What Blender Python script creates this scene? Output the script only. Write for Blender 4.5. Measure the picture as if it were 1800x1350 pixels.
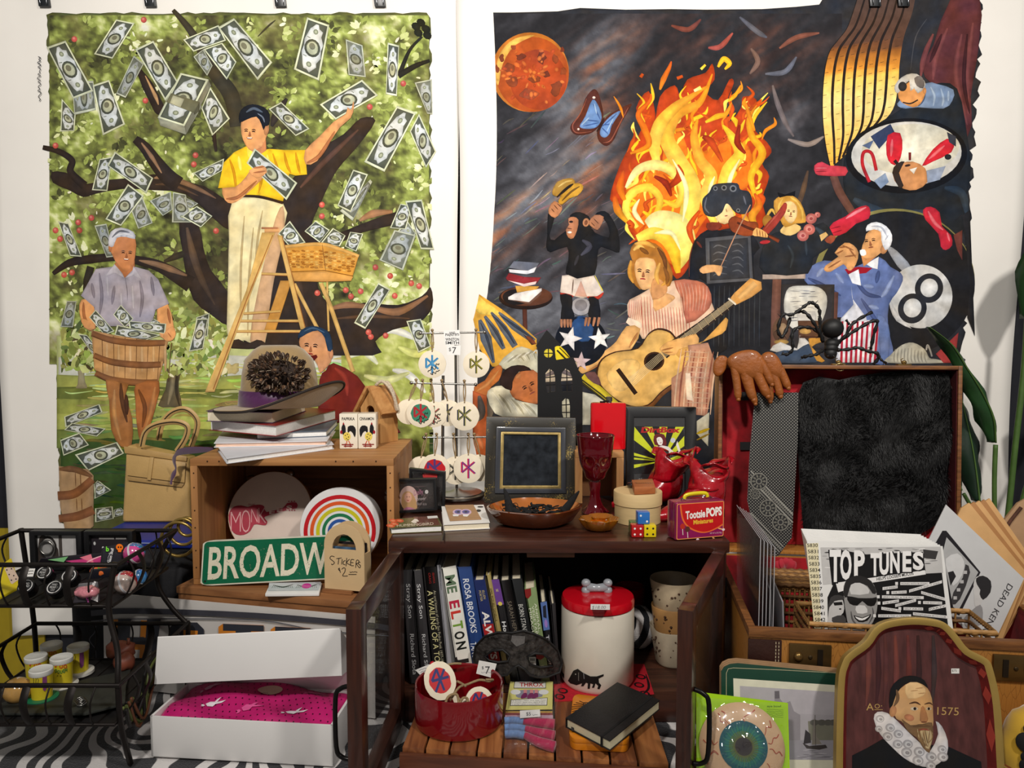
import bpy,bmesh,math,random
from math import sin,cos,pi,radians,sqrt,atan2
from mathutils import Vector as V,Matrix,Quaternion,noise
from mathutils.geometry import tessellate_polygon
for o in list(bpy.data.objects):bpy.data.objects.remove(o)
SC=bpy.context.scene
COL=SC.collection
random.seed(7)
# ---------------------------------------------------------------- camera
CH,TH,FP=0.63,radians(4.0),1352.0
cam=bpy.data.objects.new('camera',bpy.data.cameras.new('camera'));COL.objects.link(cam)
cam.data.sensor_width=36;cam.data.lens=FP/1800*36;cam.data.clip_start=.01
cam.location=(0,0,CH);cam.rotation_euler=(radians(90)-TH,0,0)
SC.camera=cam
# ---------------------------------------------------------------- light
w=bpy.data.worlds.new('room_light');SC.world=w;w.use_nodes=True
w.node_tree.nodes['Background'].inputs[0].default_value=(1.0,.96,.91,1)
w.node_tree.nodes['Background'].inputs[1].default_value=.21
def ceiling_lamp(loc,target,power,size,col):
 l=bpy.data.lights.new('ceiling_lamp','AREA');l.energy=power;l.shape='DISK';l.size=size;l.color=col;l.spread=radians(86)
 o=bpy.data.objects.new('ceiling_lamp',l);COL.objects.link(o);o.location=loc
 o.rotation_euler=(V(target)-V(loc)).to_track_quat('-Z','Y').to_euler()
 return o
ceiling_lamp((-.55,-.55,2.0),(-.35,1.74,.95),12.6,.16,(1,.95,.885))
ceiling_lamp((.95,-.35,2.05),(.45,1.74,.95),11.6,.16,(1,.95,.885))
SC.view_settings.view_transform='Standard';SC.view_settings.look='None'
SC.view_settings.exposure=-0.12;SC.view_settings.gamma=1.0;SC.view_settings.use_curve_mapping=False
# ---------------------------------------------------------------- measuring: lines of sight met with real planes
def ray(px,py):
 d=-(py-675)/FP
 return V(((px-900)/FP,cos(TH)+d*sin(TH),-sin(TH)+d*cos(TH)))
EYE=V((0,0,CH))
def at(px,py,Y):r=ray(px,py);return EYE+r*(Y/r.y)
def atz(px,py,z):r=ray(px,py);return EYE+r*((z-CH)/r.z)
def onp(px,py,o,n):r=ray(px,py);return EYE+r*((V(o)-EYE).dot(n)/r.dot(n))
def plane3(a,b,c):
 n=(b-a).cross(c-a).normalized()
 if n.dot(EYE-a)<0:n=-n
 return a,n
def pxscale(Y):return Y/FP*1.01
# ---------------------------------------------------------------- materials
def lin(c):
 c=c/255.0
 return c/12.92 if c<=.04045 else((c+.055)/1.055)**2.4
def L3(c):return(lin(c[0]),lin(c[1]),lin(c[2]),1.0)
MC={}
def _nodes(name):
 m=bpy.data.materials.new(name);m.use_nodes=True
 nt=m.node_tree;b=nt.nodes['Principled BSDF']
 return m,nt,b
def N(nt,t,**k):
 n=nt.nodes.new(t)
 for a,v in k.items():setattr(n,a,v)
 return n
def mat(col,rough=.55,metal=0,var=.10,scale=40,bump=0,bscale=None,coat=0,sheen=0,trans=0,ior=1.45,detail=4,stretch=None,spec=.5):
 key=(tuple(col),rough,metal,var,scale,bump,bscale,coat,sheen,trans,stretch,spec)
 if key in MC:return MC[key]
 m,nt,b=_nodes('m%d'%len(MC))
 tc=N(nt,'ShaderNodeTexCoord');mp=N(nt,'ShaderNodeMapping');nt.links.new(tc.outputs['Object'],mp.inputs[0])
 if stretch:mp.inputs['Scale'].default_value=stretch
 no=N(nt,'ShaderNodeTexNoise');no.inputs['Scale'].default_value=scale;no.inputs['Detail'].default_value=detail
 nt.links.new(mp.outputs[0],no.inputs['Vector'])
 cr=N(nt,'ShaderNodeValToRGB');c=L3(col)
 cr.color_ramp.elements[0].position=.3;cr.color_ramp.elements[1].position=.7
 cr.color_ramp.elements[0].color=tuple(x*(1-var)for x in c[:3])+(1,)
 cr.color_ramp.elements[1].color=tuple(min(1,x*(1+var)+.004*var)for x in c[:3])+(1,)
 nt.links.new(no.outputs[0],cr.inputs[0]);nt.links.new(cr.outputs[0],b.inputs['Base Color'])
 b.inputs['Roughness'].default_value=rough;b.inputs['Metallic'].default_value=metal
 b.inputs['Coat Weight'].default_value=coat;b.inputs['Coat Roughness'].default_value=.08
 b.inputs['Sheen Weight'].default_value=sheen;b.inputs['Transmission Weight'].default_value=trans;b.inputs['IOR'].default_value=ior
 b.inputs['Specular IOR Level'].default_value=spec
 if bump:
  n2=no
  if bscale:
   n2=N(nt,'ShaderNodeTexNoise');n2 .inputs['Scale'].default_value=bscale;n2 .inputs['Detail'].default_value=3
   nt.links.new(mp.outputs[0],n2 .inputs['Vector'])
  bp=N(nt,'ShaderNodeBump');bp.inputs['Strength'].default_value=bump;bp.inputs['Distance'].default_value=.003
  nt.links.new(n2 .outputs[0],bp.inputs['Height']);nt.links.new(bp.outputs[0],b.inputs['Normal'])
 MC[key]=m;return m
def wood(c1,c2,axis=0,scale=14,rough=.5,coat=0):
 key=('w',c1,c2,axis,scale,rough,coat)
 if key in MC:return MC[key]
 m,nt,b=_nodes('wood%d'%len(MC))
 tc=N(nt,'ShaderNodeTexCoord');mp=N(nt,'ShaderNodeMapping');nt.links.new(tc.outputs['Object'],mp.inputs[0])
 s=[9.0,9.0,9.0];s[axis]=.6;mp.inputs['Scale'].default_value=s
 no=N(nt,'ShaderNodeTexNoise');no.inputs['Scale'].default_value=scale;no.inputs['Detail'].default_value=6;no.inputs['Distortion'].default_value=.6
 nt.links.new(mp.outputs[0],no.inputs['Vector'])
 cr=N(nt,'ShaderNodeValToRGB');cr.color_ramp.elements[0].position=.34;cr.color_ramp.elements[1].position=.68
 cr.color_ramp.elements[0].color=L3(c1);cr.color_ramp.elements[1].color=L3(c2)
 nt.links.new(no.outputs[0],cr.inputs[0]);nt.links.new(cr.outputs[0],b.inputs['Base Color'])
 b.inputs['Roughness'].default_value=rough;b.inputs['Coat Weight'].default_value=coat;b.inputs['Coat Roughness'].default_value=.12
 bp=N(nt,'ShaderNodeBump');bp.inputs['Strength'].default_value=.25;bp.inputs['Distance'].default_value=.001
 nt.links.new(no.outputs[0],bp.inputs['Height']);nt.links.new(bp.outputs[0],b.inputs['Normal'])
 MC[key]=m;return m
def printmat(rough=.55,var=.12,scale=60,coat=0,spec=.3):
 key=('p',rough,var,scale,coat,spec)
 if key in MC:return MC[key]
 m,nt,b=_nodes('print%d'%len(MC))
 a=N(nt,'ShaderNodeAttribute',attribute_name='ink')
 tc=N(nt,'ShaderNodeTexCoord');no=N(nt,'ShaderNodeTexNoise');no.inputs['Scale'].default_value=scale;no.inputs['Detail'].default_value=5
 nt.links.new(tc.outputs['Object'],no.inputs['Vector'])
 mr=N(nt,'ShaderNodeMapRange');mr.inputs[1].default_value=.3;mr.inputs[2].default_value=.7;mr.inputs[3].default_value=1-var;mr.inputs[4].default_value=1+var
 nt.links.new(no.outputs[0],mr.inputs[0])
 mx=N(nt,'ShaderNodeMix',data_type='RGBA',blend_type='MULTIPLY');mx.inputs[0].default_value=1
 nt.links.new(a.outputs['Color'],mx.inputs[6]);nt.links.new(mr.outputs[0],mx.inputs[7])
 nt.links.new(mx.outputs[2],b.inputs['Base Color'])
 b.inputs['Roughness'].default_value=rough;b.inputs['Coat Weight'].default_value=coat;b.inputs['Coat Roughness'].default_value=.1;b.inputs['Specular IOR Level'].default_value=spec
 MC[key]=m;return m
def film(tint=(235,235,235),alpha=.12,rough=.06,milk=.0):
 """thin clear plastic or glass: mostly see-through, mirror-like at a slant, optionally a little milky"""
 key=('f',tint,alpha,rough,milk)
 if key in MC:return MC[key]
 m=bpy.data.materials.new('film%d'%len(MC));m.use_nodes=True;nt=m.node_tree;nt.nodes.clear()
 out=N(nt,'ShaderNodeOutputMaterial');tr=N(nt,'ShaderNodeBsdfTransparent');gl=N(nt,'ShaderNodeBsdfGlossy');di=N(nt,'ShaderNodeBsdfDiffuse')
 gl.inputs['Roughness'].default_value=rough;di.inputs[0].default_value=L3(tint)
 no=N(nt,'ShaderNodeTexNoise');no.inputs['Scale'].default_value=25
 bp=N(nt,'ShaderNodeBump');bp.inputs['Strength'].default_value=.12;bp.inputs['Distance'].default_value=.002
 nt.links.new(no.outputs[0],bp.inputs['Height']);nt.links.new(bp.outputs[0],gl.inputs['Normal'])
 fr=N(nt,'ShaderNodeLayerWeight');fr.inputs[0].default_value=.5;pw=N(nt,'ShaderNodeMath',operation='POWER');pw.inputs[1].default_value=4.0;nt.links.new(fr.outputs['Facing'],pw.inputs[0])
 ad=N(nt,'ShaderNodeMath',operation='MULTIPLY_ADD',use_clamp=True);ad.inputs[1].default_value=.6;ad.inputs[2].default_value=.02+alpha*.2;nt.links.new(pw.outputs[0],ad.inputs[0])
 m1=N(nt,'ShaderNodeMixShader');m1 .inputs[0].default_value=milk;nt.links.new(tr.outputs[0],m1 .inputs[1]);nt.links.new(di.outputs[0],m1 .inputs[2])
 m2=N(nt,'ShaderNodeMixShader');nt.links.new(ad.outputs[0],m2 .inputs[0]);nt.links.new(m1 .outputs[0],m2 .inputs[1]);nt.links.new(gl.outputs[0],m2 .inputs[2])
 nt.links.new(m2 .outputs[0],out.inputs[0])
 MC[key]=m;return m
 # ---------------------------------------------------------------- objects
def tag(o,label=None,cat=None,group=None,kind=None):
 if label:o['label']=label
 if cat:o['category']=cat
 if group:o['group']=group
 if kind:o['kind']=kind
 return o
def thing(name,label,cat,loc,group=None):
 o=bpy.data.objects.new(name,None);o.empty_display_size=.02;COL.objects.link(o);o.location=V(loc)
 return tag(o,label,cat,group)
def wloc(o):
 p=V((0,0,0))
 while o:p+=V(o.location);o=o.parent
 return p
def link(name,me,m,parent,smooth=None,**kw):
 o=bpy.data.objects.new(name,me);COL.objects.link(o)
 if parent:o.parent=parent
 if m:me.materials.append(m)
 if smooth is not None:
  for p in me.polygons:p.use_smooth=True
  if smooth<180:me.set_sharp_from_angle(angle=radians(smooth))
 return tag(o,**kw)
class MB:
 """collects shapes in world coordinates; build() makes them ONE mesh object"""
 def __init__(s,M=None):s.v=[];s.f=[];s.M=M or Matrix()
 def add(s,vs,fs):
  b=len(s.v);s.v+=[s.M@V(p)for p in vs];s.f+=[[i+b for i in f]for f in fs];return s
 def box(s,a,b):
  x0,y0,z0=a;x1,y1,z1=b
  return s.add([(x0,y0,z0),(x1,y0,z0),(x1,y1,z0),(x0,y1,z0),(x0,y0,z1),(x1,y0,z1),(x1,y1,z1),(x0,y1,z1)],[(0,3,2,1),(4,5,6,7),(0,1,5,4),(1,2,6,5),(2,3,7,6),(3,0,4,7)])
 def slab(s,pts,vec):
  """polygon pts (any plane) pushed along vec; concave outlines are fine"""
  n=len(pts);pts=[V(p)for p in pts];vec=V(vec);tri=tessellate_polygon([pts])
  fs=[tuple(t)for t in tri]+[tuple(n+i for i in reversed(t))for t in tri]
  fs+=[(i,(i+1)%n,n+(i+1)%n,n+i)for i in range(n)]
  return s.add(pts+[p+vec for p in pts],fs)
 def ring(s,outer,inner,vec):
  """frame between two outlines with the same number of points, pushed along vec"""
  n=len(outer);vec=V(vec);A=[V(p)for p in outer];B=[V(p)for p in inner]
  fs=[]
  for i in range(n):
   j=(i+1)%n
   fs+=[(i,j,n+j,n+i),(2*n+i,3*n+i,3*n+j,2*n+j),(i,2*n+i,2*n+j,j),(n+i,n+j,3*n+j,3*n+i)]
  return s.add(A+B+[p+vec for p in A]+[p+vec for p in B],fs)
 def tube(s,pts,r,n=8,closed=False,flat=1.0,up=None):
  pts=[V(p)for p in pts];m=len(pts);rs=r if isinstance(r,(list,tuple))else[r]*m
  vs=[];prev=None
  for i in range(m):
   t=(pts[(i+1)%m]-pts[i-1])if closed else(pts[min(i+1,m-1)]-pts[max(i-1,0)])
   t=t.normalized()if t.length>1e-9 else V((0,0,1))
   if prev is None:
    a=V(up)if up else(V((0,0,1))if abs(t.z)<.9 else V((1,0,0)))
   else:a=prev
   a=(a-t*a.dot(t));a=a.normalized()if a.length>1e-6 else t.orthogonal().normalized();prev=a;b=t.cross(a)
   for k in range(n):
    q=2*pi*k/n;vs.append(pts[i]+a*cos(q)*rs[i]+b*sin(q)*rs[i]*flat)
  fs=[]
  for i in range(m if closed else m-1):
   j=(i+1)%m
   for k in range(n):fs.append((i*n+k,i*n+(k+1)%n,j*n+(k+1)%n,j*n+k))
  if not closed:fs+=[tuple(range(n-1,-1,-1)),tuple((m-1)*n+k for k in range(n))]
  return s.add(vs,fs)
 def lathe(s,prof,c=(0,0,0),n=32,sx=1,sy=1,M=None,fn=None,cap=True):
  """profile [(r,z)...] turned about z through c"""
  c=V(c);vs=[];m=len(prof);M=M or Matrix()
  for i,(r,z)in enumerate(prof):
   for k in range(n):
    q=2*pi*k/n;rr=r*(fn(q,z,i)if fn else 1);vs.append(c+M@V((rr*cos(q)*sx,rr*sin(q)*sy,z)))
  fs=[]
  for i in range(m-1):
   for k in range(n):fs.append((i*n+k,i*n+(k+1)%n,(i+1)*n+(k+1)%n,(i+1)*n+k))
  if cap and prof[0][0]>1e-6:fs.append(tuple(range(n-1,-1,-1)))
  if cap and prof[-1][0]>1e-6:fs.append(tuple((m-1)*n+k for k in range(n)))
  return s.add(vs,fs)
 def ball(s,c,r,n=14,M=None,fn=None):
  r=V(r)if hasattr(r,'__len__')else V((r,r,r));c=V(c);M=M or Matrix();vs=[];h=n//2
  for i in range(h+1):
   a=-pi/2+pi*i/h
   for k in range(n):
    q=2*pi*k/n;d=V((cos(a)*cos(q),cos(a)*sin(q),sin(a)))
    f=fn(d)if fn else 1
    vs.append(c+M@V((d.x*r.x*f,d.y*r.y*f,d.z*r.z*f)))
  fs=[]
  for i in range(h):
   for k in range(n):fs.append((i*n+k,i*n+(k+1)%n,(i+1)*n+(k+1)%n,(i+1)*n+k))
  return s.add(vs,fs)
 def grid(s,fn,nu,nv,thick=None):
  P=[[V(fn(i/nu,j/nv))for i in range(nu+1)]for j in range(nv+1)];W=nu+1
  vs=[p for row in P for p in row]
  fs=[(j*W+i,j*W+i+1,(j+1)*W+i+1,(j+1)*W+i)for j in range(nv)for i in range(nu)]
  if thick is not None:
   t=V(thick);k=len(vs);vs=vs+[p+t for p in vs];fs=fs+[tuple(k+i for i in reversed(f))for f in fs]
   b=[i for i in range(nu)]+[j*W+nu for j in range(nv)]+[nv*W+nu-i for i in range(nu)]+[(nv-j)*W for j in range(nv)]
   for a in range(len(b)):
    p,q=b[a],b[(a+1)%len(b)];fs.append((p,k+p,k+q,q))
  return s.add(vs,fs)
 def build(s,name,m,parent=None,smooth=None,bevel=0,seg=2,jit=0,**kw):
  o0=wloc(parent)if parent else V((0,0,0))
  base=o0
  if not parent:
   xs=[p.x for p in s.v];ys=[p.y for p in s.v];zs=[p.z for p in s.v]
   base=V(((min(xs)+max(xs))/2,(min(ys)+max(ys))/2,min(zs)))
  me=bpy.data.meshes.new(name);me.from_pydata([p-base for p in s.v],[],s.f)
  bm=bmesh.new();bm.from_mesh(me);bmesh.ops.remove_doubles(bm,verts=bm.verts,dist=1e-6)
  bmesh.ops.recalc_face_normals(bm,faces=bm.faces)
  if bevel:
   es=[e for e in bm.edges if len(e.link_faces)==2 and e.calc_face_angle(0)>radians(35)]
   bmesh.ops.bevel(bm,geom=es,offset=bevel,segments=seg,affect='EDGES',clamp_overlap=True,profile=.6)
   if smooth is None:smooth=40
  bm.to_mesh(me);bm.free()
  o=link(name,me,m,parent,smooth,**kw)
  if not parent:o.location=base
  return o
def cat(pts,n=6,closed=False):
 """smooth curve through points"""
 P=[V(p)for p in pts];m=len(P);out=[]
 for i in range(m if closed else m-1):
  g=(lambda k:P[k%m])if closed else(lambda k:P[max(0,min(m-1,k))])
  a,b,c,d=g(i-1),g(i),g(i+1),g(i+2)
  for k in range(n):
   t=k/n;out.append(.5*((2*b)+(c-a)*t+(2*a-5*b+4*c-d)*t*t+(3*b-a-3*c+d)*t**3))
 if not closed:out.append(P[-1])
 return out
def inside(p,ring):
 c=False
 for i in range(len(ring)):
  a,b=ring[i],ring[i-1]
  if(a[1]>p[1])!=(b[1]>p[1])and p[0]<(b[0]-a[0])*(p[1]-a[1])/(b[1]-a[1])+a[0]:c=not c
 return c
def shell(poly,holes,step):
 """fine triangle net filling an outline round its holes"""
 from mathutils.geometry import delaunay_2d_cdt
 vs=[];es=[]
 for ring in[poly]+holes:
  b=len(vs);vs+=[V(p)for p in ring];es+=[(b+i,b+(i+1)%len(ring))for i in range(len(ring))]
 x0,x1=min(p[0]for p in poly),max(p[0]for p in poly);y0,y1=min(p[1]for p in poly),max(p[1]for p in poly)
 for i in range(1,int((x1-x0)/step)+1):
  for j in range(1,int((y1-y0)/step)+1):vs.append(V((x0+i*step-.37*step,y0+j*step-.41*step)))
 r_=delaunay_2d_cdt(vs,es,[],0,1e-7)
 V2=r_[0];F2=[]
 for f in r_[2]:
  g=(sum(V2[i].x for i in f)/len(f),sum(V2[i].y for i in f)/len(f))
  if inside(g,poly)and not any(inside(g,h)for h in holes):F2 .append(tuple(f))
 return V2,F2
def Z(s):
 """outline written as a row of numbers: x y x y ..."""
 n=[float(k)for k in s.split()];return list(zip(n[::2],n[1::2]))
FONT={}
def glyphs(txt,bold=0,shear=0,space=1):
 key=(txt,bold,shear,space)
 if key not in FONT:
  c=bpy.data.curves.new('t','FONT');c.body=txt;c.fill_mode='FRONT';c.resolution_u=3;c.offset=bold;c.shear=shear;c.space_character=space
  o=bpy.data.objects.new('t',c);me=o.to_mesh()
  vs=[v.co.xy.copy()for v in me.vertices];fs=[tuple(p.vertices)for p in me.polygons]
  o.to_mesh_clear();bpy.data.objects.remove(o);bpy.data.curves.remove(c)
  FONT[key]=(vs,fs)
 return FONT[key]
class Ink:
 """flat print or paint laid on a real surface: coloured shapes a few microns apart, in the order they were laid down.
    place(x,y) gives the point on the surface, nrm the way it faces."""
 def __init__(s,place,nrm,eps=6e-6,base=2e-4):
  s.place=place;s.n=V(nrm).normalized();s.eps=eps;s.k=base/eps;s.v=[];s.f=[];s.c=[];s.o=(0,0,1.0);s.paint=0
 def crop(s,ox,oy,sc=4.5):s.o=(ox,oy,sc);return s
 def _p(s,x,y):return s.place(s.o[0]+x/s.o[2],s.o[1]+y/s.o[2])
 def raw(s,pts,faces,cols,k=None):
  if k is None:s.k+=1;k=s.k
  b=len(s.v);d=s.n*(k*s.eps)
  s.v+=[s._p(x,y)+d for x,y in pts];s.f+=[tuple(i+b for i in f)for f in faces]
  s.c+=cols if isinstance(cols,list)else[cols]*len(pts)
 def poly(s,pts,col,smooth=0):
  if smooth:pts=[p.xy for p in cat([(x,y,0)for x,y in pts],smooth,True)]
  if s.paint:
   xs=[p[0]for p in pts];ys=[p[1]for p in pts];ar=(max(xs)-min(xs))*(max(ys)-min(ys))/s.o[2]**2
   if ar>130:return s.net([(p[0],p[1])for p in pts],col,max(2.6,min(10,sqrt(ar)/9))*s.o[2],len(pts))
  tri=tessellate_polygon([[V((x,y,0))for x,y in pts]])
  s.raw([(p[0],p[1])for p in pts],tri,col)
 def brushed(s,x,y,col,rim):
  """uneven hand-painted colour: broad and fine mottling, outline a little darker"""
  a,b=s.o[0]+x/s.o[2],s.o[1]+y/s.o[2];f=(1-.15*s.paint if rim else 1+.03*s.paint)+s.paint*(.13*noise.noise(V((a/17,b/17,1.7)))+.08*noise.noise(V((a/5,b/7,4.1))));g=noise.noise(V((a/26,b/26,8.8)))*9*s.paint
  return tuple(max(0,min(255,c*f+d*g))for c,d in zip(col,(1,.2,-1)))
 def net(s,pts,col,step,rim=0):
  V2,F2=shell(pts,[],step);used=sorted({i for f in F2 for i in f});ix={k:j for j,k in enumerate(used)}
  s.raw([tuple(V2[i])for i in used],[tuple(ix[i]for i in f)for f in F2],[s.brushed(V2[i].x,V2[i].y,col,i<rim)for i in used]if s.paint else col)
 def grad(s,pts,fn,smooth=0):
  if smooth:pts=[p.xy for p in cat([(x,y,0)for x,y in pts],smooth,True)]
  tri=tessellate_polygon([[V((x,y,0))for x,y in pts]])
  s.raw([(p[0],p[1])for p in pts],tri,[fn(p[0],p[1])for p in pts])
 def ell(s,x,y,rx,ry,col,rot=0,n=20,k=None):
  c,q=cos(rot),sin(rot)
  pts=[(x+rx*cos(2*pi*i/n)*c-ry*sin(2*pi*i/n)*q,y+rx*cos(2*pi*i/n)*q+ry*sin(2*pi*i/n)*c)for i in range(n)]
  if s.paint:return s.raw(pts+[(x,y)],[(i,(i+1)%n,n)for i in range(n)],[s.brushed(a,b,col,1)for a,b in pts]+[s.brushed(x,y,col,0)],k)
  s.raw(pts,[tuple(range(n))],col,k)
 def rib(s,pts,w,col,col2=None,sm=6,taper=True,k=None):
  """brush stroke through pts; w = width or list of widths; colour runs col->col2"""
  P=cat([(x,y,0)for x,y in pts],sm)if sm else[V((x,y,0))for x,y in pts];m=len(P)
  W=w if isinstance(w,list)else([w*.35,w,w,w*.3]if taper else[w,w])
  out=[];cs=[]
  for i in range(m):
   t=(P[min(i+1,m-1)]-P[max(i-1,0)]);t=t.normalized()if t.length else V((1,0,0));nn=V((-t.y,t.x,0))
   u=i/(m-1)*(len(W)-1);a=int(min(u,len(W)-2));ww=W[a]+(W[a+1]-W[a])*(u-a)
   f=i/(m-1);c=col if col2 is None else tuple(col[j]+(col2[j]-col[j])*f for j in range(3))
   for g in(.5,0,-.5):q=(P[i]+nn*ww*g).xy[:];out.append(q);cs.append(s.brushed(*q,c,g)if s.paint else c)
  s.raw(out,[(3*i+g,3*i+g+1,3*i+g+4,3*i+g+3)for i in range(m-1)for g in(0,1)],cs,k)
 def line(s,pts,w,col):s.rib(pts,[w,w],col,sm=0)
 def rect(s,x0,y0,x1,y1,col):s.raw([(x0,y0),(x1,y0),(x1,y1),(x0,y1)],[(0,1,2,3)],col)
 def text(s,t,x,y,h,col,rot=0,align='L',width=None,bold=0,shear=0,space=1,down=True):
  """t set with its baseline at x,y; h = cap height; rot clockwise as seen when y runs down"""
  vs,fs=glyphs(t,bold,shear,space)
  if not vs:return
  x1=max(v.x for v in vs);x0=min(v.x for v in vs);k=h/.70;kx=k if width is None else width/(x1-x0)
  off={'L':x0,'C':(x0+x1)/2,'R':x1}[align];c,q=cos(rot),sin(rot);sg=-1 if down else 1
  pts=[]
  for v in vs:
   a=(v.x-off)*kx;b=v.y*k*sg;pts.append((x+a*c-b*q,y+a*q+b*c))
  s.raw(pts,fs,col)
 def scrib(s,x,y,w,h,col,lw,n=14,rot=0,seed=0):
  r=random.Random(seed);c,q=cos(rot),sin(rot);P=[]
  for i in range(n+1):
   a=w*i/n;b=h*(r.random()-.5)*(1 if i%2 else-1);P.append((x+a*c-b*q,y+a*q+b*c))
  s.rib(P,[lw,lw*.8,lw],col,sm=3)
 def build(s,name,m,parent,**kw):
  o0=wloc(parent)if parent else V((0,0,0))
  me=bpy.data.meshes.new(name);me.from_pydata([p-o0 for p in s.v],[],s.f)
  at_=me.color_attributes.new('ink','FLOAT_COLOR','POINT')
  flat=[]
  for c in s.c:flat+=L3(c)
  at_.data.foreach_set('color',flat);me.update()
  return link(name,me,m,parent,None,**kw)
def planeink(a,b,c,**k):
 """print traced onto the plane through three points"""
 o,n=plane3(V(a),V(b),V(c));return Ink(lambda x,y:onp(x,y,o,n),n,**k)
def quadink(p00,p10,p01,W=1.0,Hh=1.0,**k):
 """print laid out in its own units: (0,0) at p00, x to p10 (=W), y to p01 (=Hh)"""
 p00,p10,p01=V(p00),V(p10),V(p01);n=(p10-p00).cross(p01-p00).normalized()
 if n.dot(EYE-p00)<0:n=-n
 return Ink(lambda x,y:p00+(p10-p00)*(x/W)+(p01-p00)*(y/Hh),n,**k)
 # ---------------------------------------------------------------- the setting
WY=1.74
MB().box((-1.6,WY+.012,-.5),(1.7,WY+.06,1.7)).build('wall_back',mat((24,25,33),.8,var=.15),kind='structure')
MB().box((-.825,-.2,-.05),(1.7,1.715,-.012)).box((-1.6,-.2,-.05),(-.825,1.2,-.012)).build('floor',wood((70,48,34),(98,70,48),0,8),kind='structure')  # L-shaped tabletop hidden under the blanket, not the room's floor
def zebra():
 m,nt,b=_nodes('zebra')
 tc=N(nt,'ShaderNodeTexCoord');mp=N(nt,'ShaderNodeMapping');mp.inputs['Rotation'].default_value=(0,0,-.55)
 no=N(nt,'ShaderNodeTexNoise');no.inputs['Scale'].default_value=5;no.inputs['Detail'].default_value=1.5;nt.links.new(tc.outputs['Object'],no.inputs['Vector'])
 vm=N(nt,'ShaderNodeVectorMath',operation='MULTIPLY_ADD');vm.inputs[1].default_value=(.30,.30,0);nt.links.new(no.outputs['Color'],vm.inputs[0]);nt.links.new(tc.outputs['Object'],vm.inputs[2])
 nt.links.new(vm.outputs[0],mp.inputs[0])
 wv=N(nt,'ShaderNodeTexWave');wv.inputs['Scale'].default_value=9;wv.inputs['Distortion'].default_value=2.6;wv.inputs['Detail'].default_value=1.2;wv.inputs['Detail Scale'].default_value=.9
 nt.links.new(mp.outputs[0],wv.inputs[0])
 cr=N(nt,'ShaderNodeValToRGB');cr.color_ramp.elements[0].position=.5;cr.color_ramp.elements[1].position=.58
 cr.color_ramp.elements[0].color=L3((14,15,24));cr.color_ramp.elements[1].color=L3((222,218,216));nt.links.new(wv.outputs['Fac'],cr.inputs[0])
 nt.links.new(cr.outputs[0],b.inputs['Base Color']);b.inputs['Roughness'].default_value=.9;b.inputs['Sheen Weight'].default_value=.3
 n2=N(nt,'ShaderNodeTexNoise');n2 .inputs['Scale'].default_value=420;nt.links.new(tc.outputs['Object'],n2 .inputs['Vector'])
 bp=N(nt,'ShaderNodeBump');bp.inputs['Strength'].default_value=.6;bp.inputs['Distance'].default_value=.002;nt.links.new(n2 .outputs[0],bp.inputs['Height']);nt.links.new(bp.outputs[0],b.inputs['Normal'])
 return m
ZEB=zebra()
def cl(x,y):return(x,y,-.003+.0015*sin(x*9+y*4)*sin(y*7))
m=MB();m.grid(lambda u,v:cl(-.82+2.42*u,.1+1.6*v),48,40,thick=(0,0,-.006));m.grid(lambda u,v:cl(-1.5+.68*u,.1+1.1*v),14,28,thick=(0,0,-.006))
m.build('zebra_blanket',ZEB,smooth=180,label='black and white zebra striped fleece blanket spread under everything',cat='blanket')
MB().slab([(-1.5,WY+.006,-.3),(at(77,1160,WY).x,WY+.006,-.3),(at(77,1160,WY).x,WY+.006,at(50,930,WY).z),(-1.5,WY+.006,at(50,930,WY).z)],(0,.004,0)).build('yellow_board',mat((160,138,20),.6,var=.06),label='yellow board on the wall behind the lower left canvas edge',cat='board')
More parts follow.
